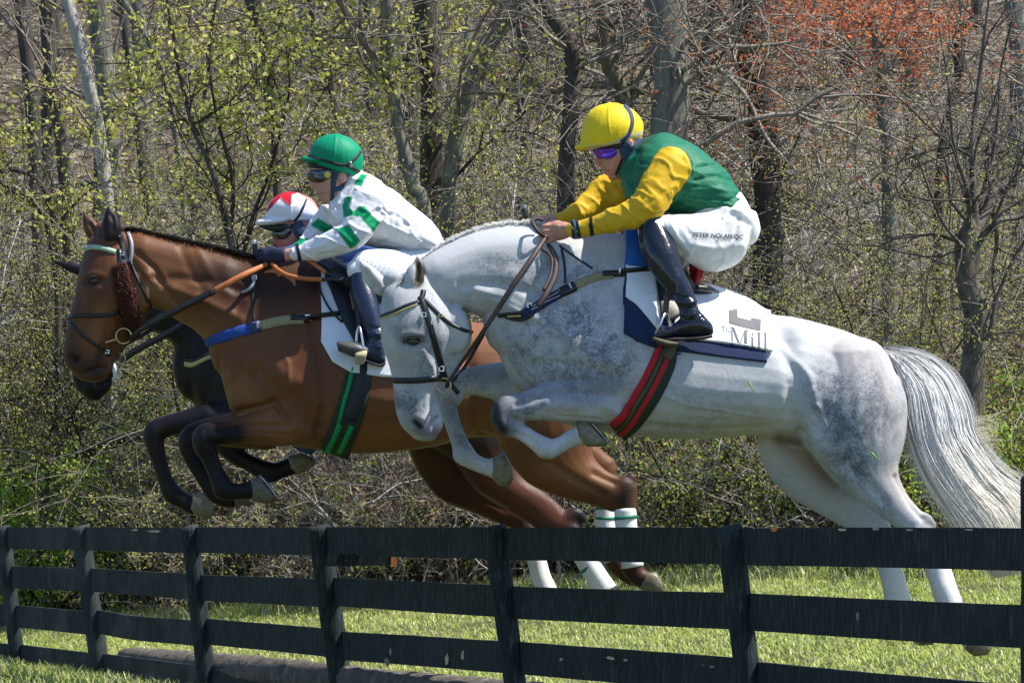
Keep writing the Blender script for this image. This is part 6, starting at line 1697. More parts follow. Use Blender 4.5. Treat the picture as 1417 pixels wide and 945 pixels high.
# ================= rider with the red and white cap on the dark horse
def rider_red_white():
    D = DT_
    P = thing('person', 'crouching jockey in a red and white cap, half hidden behind the bay horse', 'jockey')
    torso = [(432, 306, 410, 345, .06, 0), (445, 296, 412, 358, .14, 0), (465, 292, 430, 368, .19, 0), (495, 298, 465, 372, .19, 0), (525, 315, 498, 376, .175, 0), (545, 335, 525, 380, .16, 0)]
    sk = [loft([(378, 308, 432, 306, .07, 0), (379, 320, 431, 316, .076, 0), (382, 329, 427, 327, .072, 0), (386, 338, 420, 336, .06, 0), (390, 346, 412, 343, .04, 0)], D, 24, 6),
          limb([(381, 322, 3, 0, .012), (380, 332, 4, 0, .016), (384, 337, 3, 0, .014)], D, n=12), ball(392, 345, 6, 4, D, 0, .02), limb([(387, 341, 2.5, 0, .02), (391, 342, 2, 0, .02)], D, n=10),
          limb([(416, 328, 15, 0, .052), (424, 340, 17, 0, .06), (436, 345, 20, 0, .07)], D), loft([(a, b + 4, c, d - 4, w * .85, o) for a, b, c, d, w, o in torso], D),
          limb([(440, 345, 20, -.17), (425, 365, 16, -.2), (405, 372, 11, -.16), (385, 366, 8, -.1), (372, 364, 9, -.08)], D), limb([(440, 345, 20, .17), (425, 365, 16, .2), (405, 372, 11, .16), (385, 366, 8, .1), (372, 364, 9, .08)], D)]
    for s in (-1, 1): sk.append(limb([(540, 375, 26, .1 * s), (495, 385, 20, .13 * s), (465, 378, 14, .14 * s), (475, 415, 14, .14 * s), (490, 455, 10, .14 * s), (478, 470, 8, .14 * s)], D))
    for s in (-1, 1): sk += fingers([[(374, 358 + k * 5, .08 * s), (366, 359 + k * 5, .085 * s), (363, 363 + k * 5, .075 * s), (368, 365 + k * 5, .06 * s)] for k in range(4)] + [[(378, 356, .07 * s), (370, 354, .06 * s), (365, 357, .058 * s)]], D, .009)
    B = Body(sk, .0055, 6); B.sculpt([([(388, 340.5), (395, 341)], 1.3, -.004), ([(388, 320), (398, 319)], 3, -.004)], D)
    B.paint((.50, .22, .17)); B.stain([(384, 336), (392, 341)], 5, (.55, .16, .14), .6)
    obj('body', B.mesh('body', M_skin), P)
    J = Body([loft(torso, D, 24), limb([(442, 345, 25, -.17, .075), (426, 366, 20, -.2, .06), (405, 373, 13, -.16, .042), (388, 368, 10, -.11, .03)], D), limb([(442, 345, 25, .17, .075), (426, 366, 20, .2, .06), (405, 373, 13, .16, .042), (388, 368, 10, .11, .03)], D)], .007, 5)
    J.paint((.10, .20, .48)); obj('jacket', J.mesh('jacket', M_silk), P)
    th = [(464, 368, 470, 392, .05, -.13), (490, 358, 492, 398, .07, -.13), (520, 352, 520, 402, .08, -.12), (545, 345, 545, 400, .07, -.1)]
    T = Body([loft(th, D, 20), loft([(a, b, c, d, w, -o) for a, b, c, d, w, o in th], D, 20), loft([(520, 340, 520, 395, .14, 0), (548, 345, 548, 392, .13, 0)], D)], .0075, 5)
    T.paint((.16, .27, .55)); obj('breeches', T.mesh('breeches', M_breech), P)
    for s in (-1, 1):
        b_ = Body([limb([(467, 382, 14, .14 * s, .05), (478, 415, 15, .14 * s, .05), (490, 450, 11, .14 * s, .036), (492, 462, 11, .14 * s, .034)], D), loft([(500, 458, 501, 472, .025, .14 * s), (485, 456, 483, 474, .032, .14 * s), (465, 464, 464, 472, .03, .14 * s)], D)], .0075, 4)
        obj('boot', b_.mesh('boot', M_boot_n), P)
    red = (.55, .015, .03)
    def paint(H):
        H.paint((.80, .80, .82))
        H.poly([(366, 296), (374, 279), (386, 267), (402, 262), (418, 265), (404, 270), (403, 285), (399, 284), (388, 275), (378, 285), (370, 293)], red)
        H.poly([(416, 264), (434, 276), (444, 292), (441, 291), (430, 279), (414, 269)], (.7, .25, .2))
        H.sculpt([([(404, 266), (402, 285), (404, 306)], 1.3, .003), ([(388, 274), (376, 290)], 1.3, .003), ([(388, 274), (402, 285)], 1.3, .003)], D)
    rows = [(367, 303, 438, 304, .098, 0), (367, 294, 442, 296, .108, 0), (371, 283, 438, 284, .108, 0), (380, 273, 429, 274, .085, 0), (393, 266, 412, 267, .04, 0)]
    pk = loft([(353.5, 308, 354.5, 311, .015, 0), (358, 304, 359, 313, .052, 0), (370, 300, 372, 314, .085, 0), (384, 298, 386, 312, .10, 0), (396, 298, 397, 308, .102, 0)], D, 22)
    h, bh = helmet(P, D, 0, rows, pk, (.8, .8, .82), paint, [('goggle_strap', [(424, 276, 3), (420, 286, 3.5), (414, 298, 3.5), (408, 306, 4)], 3.5, M_strap_black)])
    obj('visor_lining', raw_mesh('visor_lining', *loft([(360, 312, 360, 315, .05, 0), (372, 312, 374, 320, .082, 0), (392, 308, 398, 322, .088, 0), (412, 306, 414, 318, .08, 0)], D, 18), simple('dark_lining', (.02, .03, .025), .8)), h)
    bb = B.bvh()
    obj('ear_pad', raw_mesh('ear_pad', *drape_strip(bb, [(412, 308, 12), (414, 318, 18), (418, 328, 14), (420, 334, 8)], 14, D, .008, .003, 6, 5), M_pad), h)
    g = obj('goggles', raw_mesh('goggles', *drape_strip(bb, [(380, 324, 9), (386, 325, 13), (394, 323, 14), (402, 317, 9)], 12, D, .010, .003, 6, 5), M_lens), P)
    obj('goggle_frame', raw_mesh('goggle_frame', *drape_strip(bb, [(378, 320, 2.5), (388, 317, 2.5), (402, 312, 3)], 3, D, .012, .003, 6, 2), simple('copper_frame', (.30, .14, .06), .4)), g)
    return P, B, J
P1, PB1, PJ1 = rider_green_yellow(); P2, PB2, PJ2 = rider_white_green(); P3, PB3, PJ3 = rider_red_white()
# ---------------------------------------------------------------- tack
M_black_l = simple('black_leather', (.012, .012, .014), .35, .3, 40, .2)
M_brown_l = simple('dark_brown_leather', (.045, .026, .024), .55, .3, 60, .4)
M_tan = simple('tan_rubber_rein', (.46, .14, .035), .6, .2, 60, .4)
M_steel = simple('steel', (.7, .7, .68), .25, .1, 20, metallic=.95)
M_brass = simple('brass', (.62, .50, .28), .3, .1, 20, metallic=.9)
M_khaki = simple('khaki_elastic', (.30, .27, .14), .85, .15, 90, .5)
M_navy = simple('navy_cloth', (.010, .022, .085), .85, .2, 70, .6, .006)
M_blue = simple('blue_foam', (.02, .14, .48), .7, .15, 60)
M_blue_web = simple('blue_web', (.02, .07, .34), .8, .15, 90, .5)
M_white_c = simple('white_number_cloth', (.80, .82, .86), .6, .04, 12, .35, .006)
M_red_web = simple('red_web', (.50, .012, .02), .8, .15, 90, .5)
M_green_web = simple('green_web', (.0, .30, .08), .8, .15, 90, .5)
M_dgreen = simple('dark_green_web', (.02, .035, .025), .85, .2, 90, .5)
M_olive_web = simple('olive_web', (.10, .085, .05), .85, .2, 90, .5)
M_white_web = simple('white_web', (.6, .6, .6), .8)
M_grey_print = simple('grey_print', (.13, .13, .14), .7, .12, 30, 0)
M_cream_l = simple('cream_browband', (.52, .47, .22), .6)
M_mint = simple('mint_browband', (.33, .46, .32), .6)
M_fleece = simple('brown_fleece', (.10, .035, .025), 1.0, .4, 150, 1.0, .02)

bw, bb_, bd_ = BW.bvh(), BB.bvh(), BD.bvh()
def strap(parent, name, bvh, path, w, D, mt, th=.004, lift=.002, sub=6, across=3, mirror=False):
    V, Fc = drape_strip(bvh, path, w, D, th, lift, sub, across)
    if mirror:
        obj(name, raw_mesh(name, [(v[0], 2 * D - v[1], v[2]) for v in V], [f[::-1] for f in Fc], mt), parent)
    return obj(name, raw_mesh(name, V, Fc, mt), parent)
def cord(parent, name, pts, r, mt, D=None, flat=1.0, n=8):
    """pts rows x,y,depth offset"""
    return obj(name, raw_mesh(name, *rope([W(x, y, D + o) for x, y, o in pts], r, n, 6, flat), mt), parent)
def ring(parent, name, x, y, D, o, r, tube, mt, tilt=0, sq=1.0):
    c = W(x, y, D + o); a1 = (cos(tilt), -sin(tilt), 0)
    return obj(name, raw_mesh(name, *ring3(c, r, tube, a1, (0, 0, sq)), mt), parent)
def buckle(parent, x, y, D, bvh, w=.012, h=.016, mt=None):
    l, n, ok = hit(bvh, x, y, D); c = np.array(l) + np.array(n) * .009
    V, Fc = [], []
    out = [(-w, -h), (w, -h), (w, h), (-w, h)]; inn = [(-w * .6, -h * .65), (w * .6, -h * .65), (w * .6, h * .65), (-w * .6, h * .65)]
    for dy in (-.003, .003):
        for p in out + inn: V.append((c[0] + p[0], c[1] + dy, c[2] + p[1]))
    for i in range(4):
        j = (i + 1) % 4
        Fc += [(i, j, 4 + j, 4 + i), (8 + i, 12 + i, 12 + j, 8 + j), (i, 8 + i, 8 + j, j), (4 + i, 4 + j, 12 + j, 12 + i)]
    return obj('buckle', raw_mesh('buckle', V, Fc, mt or M_steel, False), parent)

# ---------- white horse
D = DG_
br = thing('bridle', 'black leather bridle with a cream-striped browband on the white horse head', 'bridle')
strap(br, 'browband', bw, [(528, 438), (545, 432), (562, 424), (580, 418)], 6, D, M_black_l, .005)
strap(br, 'browband_stripe', bw, [(529, 440.5), (546, 434.5), (563, 427), (577, 421.5)], 2.2, D, M_cream_l, .007)
ck = strap(br, 'cheekpiece', bw, [(582, 410), (586, 422), (592, 440), (599, 465), (606, 490), (612, 512), (616, 526)], 8.5, D, M_black_l, .005)
strap(br, 'crownpiece', bw, [(583, 414), (585, 408), (586, 402)], 7, D, M_black_l, .005)
strap(br, 'throat_lash', bw, [(588, 415), (600, 428), (618, 445), (640, 456), (653, 460)], 5, D, M_black_l, .005)
strap(br, 'noseband', bw, [(544, 526), (560, 526.5), (580, 526), (600, 524), (616, 522)], 8, D, M_black_l, .006)
strap(br, 'lower_cheek_strap', bw, [(616, 524), (624, 532), (634, 544)], 6, D, M_black_l, .006)
buckle(br, 586, 436, D, bw, .009, .009); buckle(br, 598, 446, D, bw, .008, .008); buckle(br, 609, 509, D, bw, .011, .011); buckle(br, 608, 437, D, bw, .008, .006, M_brass)
lx = hit(bw, 612, 532, D)[0]; oo = lx.y - D - .03
ring(br, 'bit_ring', 614, 533, D, oo, .028, .0035, M_brass)
rn = thing('reins', 'dark brown reins running from the bit of the white horse to its rider hands', 'reins')
cord(rn, 'rein', [(617, 533, oo - .01), (640, 500, oo - .04), (662, 468, -.21), (685, 434, -.22), (712, 392, -.22), (737, 356, -.18), (750, 336, -.125), (756, 328, -.10)], [.006, .007, .008, .010, .011, .011, .010, .008], M_brown_l, D, .55)
cord(rn, 'rein_loop', [(756, 330, -.10), (746, 322, -.125), (739, 313, -.12), (737, 306, -.10), (744, 303, -.09), (752, 305, -.085)], .0075, M_brown_l, D, .6)
cord(rn, 'rein_bight', [(758, 338, -.10), (764, 346, -.13), (769, 362, -.165), (766, 385, -.2), (755, 408, -.235), (744, 424, -.25)], [.007, .009, .012, .013, .013, .010], M_brown_l, D, .55)
cord(rn, 'rein_bight', [(750, 345, -.12), (760, 352, -.14), (764, 362, -.165), (762, 380, -.195), (752, 402, -.235)], .006, M_brown_l, D, .6)
cord(rn, 'far_rein', [(617, 536, .06), (640, 512, .12), (665, 470, .16), (700, 405, .16), (735, 345, .1), (748, 315, .055)], .007, M_brown_l, D, .55)
bp = thing('breast_girth', 'striped navy and khaki breast strap round the shoulder of the white horse', 'breast girth')
strap(bp, 'striped_strap', bw, [(722, 437), (738, 428), (757, 416), (775, 406)], 13, D, M_navy, .006, across=4)
strap(bp, 'white_stripe', bw, [(738, 425.5), (757, 413.5), (773, 404.5)], 1.8, D, M_white_web, .008); strap(bp, 'white_stripe', bw, [(736, 430.5), (757, 418.5), (775, 409)], 1.8, D, M_white_web, .008)
strap(bp, 'strap_keeper', bw, [(776, 405), (788, 400), (796, 396)], 14, D, M_black_l, .010)
strap(bp, 'white_tag', bw, [(788, 394), (791, 401)], 4, D, M_white_web, .013)
strap(bp, 'elastic', bw, [(796, 396), (812, 388), (830, 382.5), (848, 380)], 11, D, M_khaki, .006, across=4)
strap(bp, 'billet', bw, [(834, 380), (848, 379), (862, 379)], 9, D, M_black_l, .011); buckle(bp, 861, 379, D, bw, .010, .014)
strap(bp, 'attachment_strap', bw, [(862, 379.5), (880, 377.5), (906, 376)], 6, D, M_black_l, .020, .012)
strap(bp, 'neck_strap', bw, [(777, 345), (780, 358), (782, 375), (782, 392)], 3, D, M_black_l, .004)
strap(bp, 'martingale_strap', bw, [(774, 340), (790, 352), (808, 364), (820, 372)], 2.6, D, M_black_l, .004)
strap(bp, 'chest_strap', bw, [(690, 437), (704, 435), (720, 433), (738, 424)], 6, D, M_black_l, .006); strap(bp, 'chest_strap', bw, [(700, 438), (712, 442), (728, 441), (738, 434)], 5, D, M_black_l, .006)
strap(bp, 'brass_keeper', bw, [(703, 438), (712, 437), (722, 437)], 4, D, M_brass, .006)
buckle(bp, 734, 424, D, bw, .009, .009)
# numnah and number cloth
sp = thing('saddle_pad', 'navy saddle pad with a bright blue foam front under the white number cloth', 'saddle pad')
obj('navy_pad', raw_mesh('navy_pad', *drape_patch(bw, [(866, 333), (900, 352), (935, 380), (975, 402), (1020, 418), (1050, 430)], [(863, 461), (885, 474), (909, 483), (950, 488), (1000, 495), (1061, 502)], D, 44, 34, .004, .008, 3), M_navy), sp)
obj('foam_front', raw_mesh('foam_front', *drape_patch(bw, [(865, 318), (880, 326), (905, 350)], [(866, 372), (885, 374), (905, 378)], D, 14, 18, .012, .006, 2), M_blue), sp)
nc = thing('number_cloth', 'white number cloth with grey block logo and the words The Mill', 'number cloth')
obj('front_panel', raw_mesh('front_panel', *drape_patch(bw, [(867, 371), (885, 373), (908, 376), (926, 384)], [(868.5, 413), (882, 425), (896, 441), (909.5, 458)], D, 26, 26, .014, .006, 2, wave=.012), M_white_c), nc)
obj('front_fold', raw_mesh('front_fold', *drape_patch(bw, [(883, 412), (895, 411.5), (907, 411.5)], [(886, 425), (896, 438), (908, 452)], D, 12, 14, .022, .004, 1), M_white_c), nc)
rp = obj('rear_panel', raw_mesh('rear_panel', *drape_patch(bw, [(935, 375), (962, 396), (997, 404), (1030, 417), (1065, 436)], [(932, 462), (952, 471), (990, 476), (1030, 482), (1068, 489)], D, 46, 36, .013, .006, 3, wave=.014), M_white_c), nc)
def bv_of(o):
    me = o.data; return BVHTree.FromPolygons([v.co.copy() for v in me.vertices], [tuple(p.vertices) for p in me.polygons])
brp = bv_of(rp)
def draw(parent, name, quads, bvh, D, mt, lift=.0022):
    V, Fc = [], []
    for q in quads:
        (ax, ay), (bx, by), (cx, cy), (dx, dy) = q; n = 5; i0 = len(V)
        for i in range(n + 1):
            for j in range(n + 1):
                u, v = i / n, j / n
                x = (1 - u) * ((1 - v) * ax + v * dx) + u * ((1 - v) * bx + v * cx); y = (1 - u) * ((1 - v) * ay + v * dy) + u * ((1 - v) * by + v * cy)
                l, n_, ok = hit(bvh, x, y, D); V.append(l + n_ * lift)
        for i in range(n):
            for j in range(n):
                a = i0 + i * (n + 1) + j; Fc.append((a, a + n + 1, a + n + 2, a + 1))
    return obj(name, raw_mesh(name, V, Fc, mt, False), parent)
def T(x, y):   # slanted lettering plane: x along 0..1 em, y up
    return (1011 + x * 1.0, 476 + x * .135 - y)
def bar(x0, x1, y0, y1, s0=0, s1=0): return [T(x0 + s0, y0), T(x1 + s0, y0), T(x1 + s1, y1), T(x0 + s1, y1)]
Q = [bar(1.5, 3, 0, 23), [T(2, 23), T(5.2, 23), T(13.2, 1), T(11.2, 0)], [T(11.6, 0), T(12.8, 0), T(20.5, 21), T(19.2, 21)], bar(19, 22.6, 0, 21.5), bar(-1, 5.5, -.2, .9), bar(-1, 4, 22.4, 23.4), bar(16.8, 25, -.3, .8), bar(19, 24.4, 20.8, 21.8),
     bar(29, 31.6, 0, 13), bar(27.4, 33.6, -.4, .5), bar(27.6, 30, 12.3, 13.3), bar(29.2, 31.6, 16, 18.6), bar(38, 40.6, 0, 21), bar(36.4, 42.6, -.4, .5), bar(36.6, 39, 20, 21), bar(47, 49.6, 0, 21.5), bar(45.4, 51.6, -.4, .5), bar(45.6, 48, 20.6, 21.5)]
draw(rp, 'lettering', Q, brp, D, M_grey_print)
Q = [bar(-12.5, -6.6, 22, 23.2), bar(-10.2, -9, 15, 23), bar(-5.8, -4.8, 15, 23), bar(-5, -2.6, 18.8, 19.8), bar(-3, -2, 15, 19.4), bar(-1, -.1, 15.4, 19.4), bar(-.8, 2, 19, 19.9), bar(-.8, 2, 17.2, 18), bar(-.8, 2, 15, 15.9), bar(1.4, 2.2, 17.4, 19.8)]
draw(rp, 'lettering', Q, brp, D, simple('pale_grey_print', (.42, .43, .46), .7))
draw(rp, 'logo', [[(1008.5, 430), (1020.5, 428), (1021, 451), (1009, 447)], [(1021, 439.5), (1039.5, 444), (1039.5, 455.5), (1021, 451)], [(1039.5, 440), (1053, 442.5), (1052.3, 458), (1039.5, 455.5)]], brp, D, M_grey_print)
draw(rp, 'faded_logo', [[(1008.5, 419), (1022, 416.5), (1020.5, 428), (1008.5, 430)], [(1022, 417), (1034, 421), (1047, 430), (1038, 428)]], brp, D, simple('faded_print', (.62, .63, .66), .7))
# saddle
sd = thing('saddle', 'small black racing saddle with a red cloth edge on the white horse', 'saddle')
S_ = Body([loft([(893, 318, 895, 350, .10, 0), (905, 330, 905, 362, .17, 0), (925, 352, 922, 385, .20, 0), (945, 372, 940, 402, .20, 0), (962, 386, 958, 412, .17, 0), (985, 400, 985, 410, .10, 0)], D, 22)], .008, 5)
obj('seat', S_.mesh('seat', M_black_l), sd)
obj('flap', raw_mesh('flap', *drape_patch(bw, [(898, 352), (920, 366), (946, 384)], [(914, 440), (926, 448), (940, 440)], D, 16, 24, .022, .006, 2), M_black_l), sd)
obj('red_edge', raw_mesh('red_edge', *drape_patch(bw, [(950, 370), (955, 376), (964, 394)], [(955, 404), (959, 403), (963, 402)], D, 8, 12, .05, .008, 1), M_red_web), sd)
obj('rear_lip', raw_mesh('rear_lip', *rope([W(964, 398, D - .20), W(980, 400, D - .17), W(995, 405, D - .12)], [.012, .014, .004], 8, 6), M_black_l), sd)
for s in (-1, 1):
    o = .345 * s
    cord(sd, 'stirrup_leather', [(926, 372, .25 * s), (925, 400, .29 * s), (922, 420, .31 * s), (921, 436, .335 * s)], .011, M_olive_web if s < 0 else M_black_l, D, .3)
    irn = cord(sd, 'stirrup_iron', [(905, 466, o + .0), (912, 452, o - .03 * 1), (917, 440, o - .02), (921, 434, o), (925, 442, o + .02), (928, 456, o + .02), (929, 468, o)], .0055, M_steel, D)
    obj('tread', raw_mesh('tread', *loft([(903, 465, 904, 471, .030, o), (912, 467, 912, 476, .048, o), (925, 470, 925, 480, .050, o), (938, 472, 937, 479, .036, o)], D, 16), M_olive_web), irn)
gt = thing('girth', 'red girth strap with olive centre buckled round the white horse belly', 'girth')
gpath = [(926, 478), (917, 500), (903, 530), (888, 556), (872, 580), (856, 596)]
strap(gt, 'web', bw, [(926, 478, 26), (918, 502, 34), (905, 530, 36), (890, 556, 36), (874, 578, 34), (855, 597, 30)], 36, D, M_dgreen, .006, .004, 8, 6, True)
def off(path, o):
    P = np.array(path, float); t = np.gradient(P, axis=0); t /= np.linalg.norm(t, axis=1)[:, None]
    return [(p[0] - q[1] * o, p[1] + q[0] * o) for p, q in zip(P, t)]
strap(gt, 'red_band', bw, off(gpath, 11), 11, D, M_red_web, .010, .003, mirror=True); strap(gt, 'red_band', bw, off(gpath, -5), 11, D, M_red_web, .010, .003, mirror=True)
strap(gt, 'olive_band', bw, off(gpath, 3), 6, D, M_olive_web, .011, .003, mirror=True)
strap(gt, 'girth_buckle_strap', bw, [(931, 474), (928, 486), (922, 497)], 14, D, M_olive_web, .016, .01)
buckle(gt, 923, 490, D, bw, .012, .018, M_strap_navy); buckle(gt, 938, 486, D, bw, .010, .016, M_strap_navy)
# whip in the rider's hand
wh = thing('whip', 'black riding whip standing up from the yellow-sleeved jockey hands', 'whip')
cord(wh, 'handle', [(724, 289, -.0), (727, 303, .0), (731, 318, .03), (742, 330, .06)], [.0095, .0085, .007, .005], M_black_l, D)
cord(wh, 'handle_cap', [(724.5, 284, 0), (724.5, 289, 0)], .013, simple('grey_cap', (.25, .26, .28), .5), D)

# ---------- bay horse
D = DB_
br = thing('bridle', 'black bridle with mint green browband and brown fleece cheekpieces on the bay horse', 'bridle')
strap(br, 'browband', bb_, [(117, 345), (128, 342), (143, 344), (160, 349)], 6.5, D, M_mint, .006)
strap(br, 'crownpiece', bb_, [(166, 326), (170, 340), (172, 352), (176, 364)], 8, D, M_black_l, .005); strap(br, 'headpiece', bb_, [(177, 322), (182, 336), (182, 352), (180, 362)], 5, D, simple('pale_grey_leather', (.35, .36, .4), .5), .004)
strap(br, 'throat_lash', bb_, [(180, 362), (190, 386), (200, 405), (208, 425)], 4.5, D, M_black_l, .005)
strap(br, 'noseband', bb_, [(92, 441), (105, 437), (125, 437), (150, 436), (164, 432)], 5.5, D, M_black_l, .006)
strap(br, 'grackle_strap', bb_, [(93, 443), (105, 455), (125, 472), (142, 483), (152, 492)], 5, D, M_black_l, .006)
strap(br, 'chin_strap', bb_, [(142, 483), (134, 497), (128, 512)], 3, D, M_black_l, .006)
strap(br, 'cheekpiece', bb_, [(165, 345), (168, 380), (172, 420), (176, 452)], 7, D, M_black_l, .005)
buckle(br, 168, 352, D, bb_, .009, .008); buckle(br, 171, 363, D, bb_, .008, .007); buckle(br, 147, 486, D, bb_, .009, .008)
# fleece: thick woolly roll with short hairs
P = [(168, 368), (172, 385), (177, 410), (180, 435), (182, 460)]
V, Fc = drape_strip(bb_, [(165, 367, 14), (168, 385, 21), (176, 412, 25), (180, 438, 23), (184, 462, 14)], 22, D, .026, .003, 8, 6)
fl = obj('fleece_roll', raw_mesh('fleece_roll', V, Fc, M_fleece), br)
vv = np.array(V); rng = np.random.RandomState(2); k = rng.randint(0, len(vv), 4200); nrm = np.tile((0., -1., 0.), (len(k), 1)) + rng.normal(0, .55, (len(k), 3)); nrm /= np.linalg.norm(nrm, axis=1)[:, None]
p0 = vv[k] + rng.normal(0, .004, (len(k), 3)); R = np.stack([p0 + nrm * t * .010 + (rng.normal(0, .002, (len(k), 3)) if t else 0) for t in (0, .5, 1)], 1)
obj('fleece_pile', strands(R, None, .0016, 'fleece_pile', M_hair, np.tile(np.array((.13, .045, .03)), (len(k), 3, 1)) * rng.uniform(.5, 1.6, (len(k), 1, 1))), br)
lx = hit(bb_, 168, 462, D)[0]; oo = lx.y - D - .045
ring(br, 'bit_ring', 171, 465, D, oo, .034, .0035, M_brass); cord(br, 'bit_shank', [(146, 474, oo), (155, 471, oo), (163, 469, oo - .005)], .005, M_brass, D)
ring(br, 'martingale_ring', 166, 496, D, .05, .024, .003, M_brass)
rn = thing('reins', 'black reins with orange-brown rubber grips from the bay horse bit to its rider', 'reins')
cord(rn, 'rein', [(177, 470, oo - .01), (198, 454, -.16), (230, 437, -.19), (262, 420, -.2), (298, 402, -.2)], [.008, .012, .015, .015, .014], M_black_l, D, .4)
cord(rn, 'rubber_grip', [(297, 402.5, -.2), (318, 391, -.2), (342, 378, -.18), (362, 369, -.12), (370, 365, -.1)], [.014, .014, .013, .011, .009], M_tan, D, .5)
cord(rn, 'rubber_grip', [(376, 364, -.11), (384, 373, -.17), (398, 381, -.21), (420, 385.5, -.235), (446, 387, -.25)], .010, M_tan, D, .6)
cord(rn, 'rubber_grip', [(426, 359, -.15), (438, 368, -.2), (452, 378, -.24)], .0095, M_tan, D, .6)
cord(rn, 'rein_end', [(446, 387, -.25), (458, 386, -.255), (472, 388, -.26)], .009, M_black_l, D, .6); cord(rn, 'rein_end', [(451, 377, -.24), (462, 382, -.25), (474, 387, -.26)], .009, M_black_l, D, .6)
cord(rn, 'far_rein', [(172, 478, .05), (200, 462, .1), (260, 425, .14), (330, 385, .12), (366, 362, .09)], .009, M_black_l, D, .4)
cord(rn, 'rein', [(178, 462, .03), (196, 450, .05), (215, 441, .02), (226, 434, -.05)], [.008, .010, .010, .008], simple('grey_leather', (.14, .14, .15), .5), D, .4)
bg = thing('breast_girth', 'blue and khaki breast strap across the shoulder of the bay horse', 'breast girth')
strap(bg, 'blue_strap', bb_, [(286, 475, 12), (305, 467), (330, 459), (357, 452)], 15, D, M_blue_web, .006, across=4)
strap(bg, 'keeper', bb_, [(345, 455), (352, 453), (361, 451)], 15, D, M_strap_navy, .011); strap(bg, 'white_tag', bb_, [(357, 446), (358, 455)], 4, D, M_white_web, .014)
strap(bg, 'elastic', bb_, [(361, 451), (380, 446), (400, 443), (420, 442)], 13, D, M_khaki, .007, across=4)
strap(bg, 'billet', bb_, [(402, 440), (415, 441), (430, 441)], 9, D, M_black_l, .012); buckle(bg, 426, 441, D, bb_, .012, .014)
strap(bg, 'attachment_strap', bb_, [(430, 440.5), (446, 438.5), (470, 436)], 6, D, M_black_l, .024, .01)
strap(bg, 'neck_strap', bb_, [(351, 400), (350, 420), (352, 445)], 2.6, D, M_dgreen, .004)
strap(bg, 'loose_end', bb_, [(352, 384, 5), (351, 393, 5), (345, 401, 4), (334, 406, 3)], 5, D, simple('grey_web', (.38, .40, .44), .6), .012, .006); buckle(bg, 352, 385, D, bb_, .011, .010)
pad = thing('saddle_pad', 'white saddle cloth under the rider of the bay horse', 'saddle cloth')
obj('cloth', raw_mesh('cloth', *drape_patch(bb_, [(444, 378), (470, 378), (500, 392), (540, 404), (575, 416)], [(446, 474), (460, 501), (486, 516), (530, 522), (580, 524)], D, 40, 34, .006, .008, 3, wave=.01), M_white_c), pad)
sd = thing('saddle', 'black racing saddle on the bay horse in front of the white cloth', 'saddle')
S_ = Body([loft([(446, 352, 448, 385, .09, 0), (465, 358, 465, 400, .17, 0), (495, 372, 492, 418, .2, 0), (530, 385, 530, 425, .2, 0), (560, 402, 560, 425, .16, 0)], D, 22)], .009, 5)
obj('seat', S_.mesh('seat', M_black_l), sd)
obj('flap', raw_mesh('flap', *drape_patch(bb_, [(440, 362), (465, 368), (492, 380)], [(474, 446), (492, 478), (512, 478)], D, 18, 26, .020, .006, 2), M_black_l), sd)
obj('flap_edge', raw_mesh('flap_edge', *drape_strip(bb_, [(440, 380), (446, 410), (458, 432), (474, 448)], 3, D, .026, .006, 6, 2), M_dgreen), sd)
strap(sd, 'leather_strap', bb_, [(466, 368), (473, 378), (478, 390), (484, 412), (489, 434)], 3, D, simple('tan_leather', (.32, .16, .09), .5), .034, .01)
l = hit(bb_, 478, 388, D)[0]; oo = l.y - D - .04
ring(sd, 'ring', 476, 396, D, oo, .024, .004, M_steel); ring(sd, 'buckle', 484, 393, D, oo, .014, .004, M_steel)
cord(sd, 'buckle', [(465, 379, oo), (472, 384, oo), (475, 390, oo), (486, 392, oo)], .005, M_steel, D)
for s in (-1, 1):
    o = .325 * s
    cord(sd, 'stirrup_leather', [(492, 400, .27 * s), (494, 430, .30 * s), (497, 452, .32 * s)], .010, M_black_l, D, .3)
    irn = cord(sd, 'stirrup_iron', [(493, 474, o), (494, 460, o), (497, 452, o), (500, 462, o - .02), (503, 480, o - .03), (502, 486, o - .03)], .0055, M_steel, D)
    obj('tread', raw_mesh('tread', *loft([(468, 472, 469, 482, .03, o), (480, 472, 480, 490, .046, o), (496, 474, 496, 493, .046, o), (508, 480, 507, 490, .03, o)], D, 16), simple('grey_tread', (.07, .075, .07), .5)), irn)
    obj('stirrup_side', raw_mesh('stirrup_side', *loft([(493, 481, 506, 478, .012, o - .04 * s * -s), (491, 490, 508, 488, .014, o - .045), (491, 500, 504, 502, .012, o - .04)], D, 14), simple('worn_khaki_rubber', (.42, .38, .22), .8)), irn)
gt = thing('girth', 'black girth with two bright green bands round the bay horse belly', 'girth')
strap(gt, 'web', bb_, [(500, 490, 30), (494, 530, 38), (484, 570, 40), (472, 602, 40), (462, 626, 40)], 38, D, M_dgreen, .006, .004, 8, 6, True)
strap(gt, 'centre_panel', bb_, [(505, 492), (500, 530), (491, 560), (483, 578)], 24, D, M_strap_black, .012, .004)
gp = [(491, 497), (484, 530), (475, 562), (468, 590), (458, 612), (451, 624)]
strap(gt, 'green_band', bb_, gp, 7, D, M_green_web, .012, .003, mirror=True)
strap(gt, 'green_band', bb_, [(487, 588), (480, 604), (470, 624)], 9, D, M_green_web, .012, .003, mirror=True); strap(gt, 'green_band', bb_, [(471, 586), (463, 604), (455, 622)], 9, D, M_green_web, .0125, .003, mirror=True)
buckle(gt, 474, 579, D, bb_, .013, .016, M_strap_black); buckle(gt, 486, 580, D, bb_, .013, .016, M_strap_black)
wh = thing('whip', 'riding whip with a white tip held by the jockey in white', 'whip')
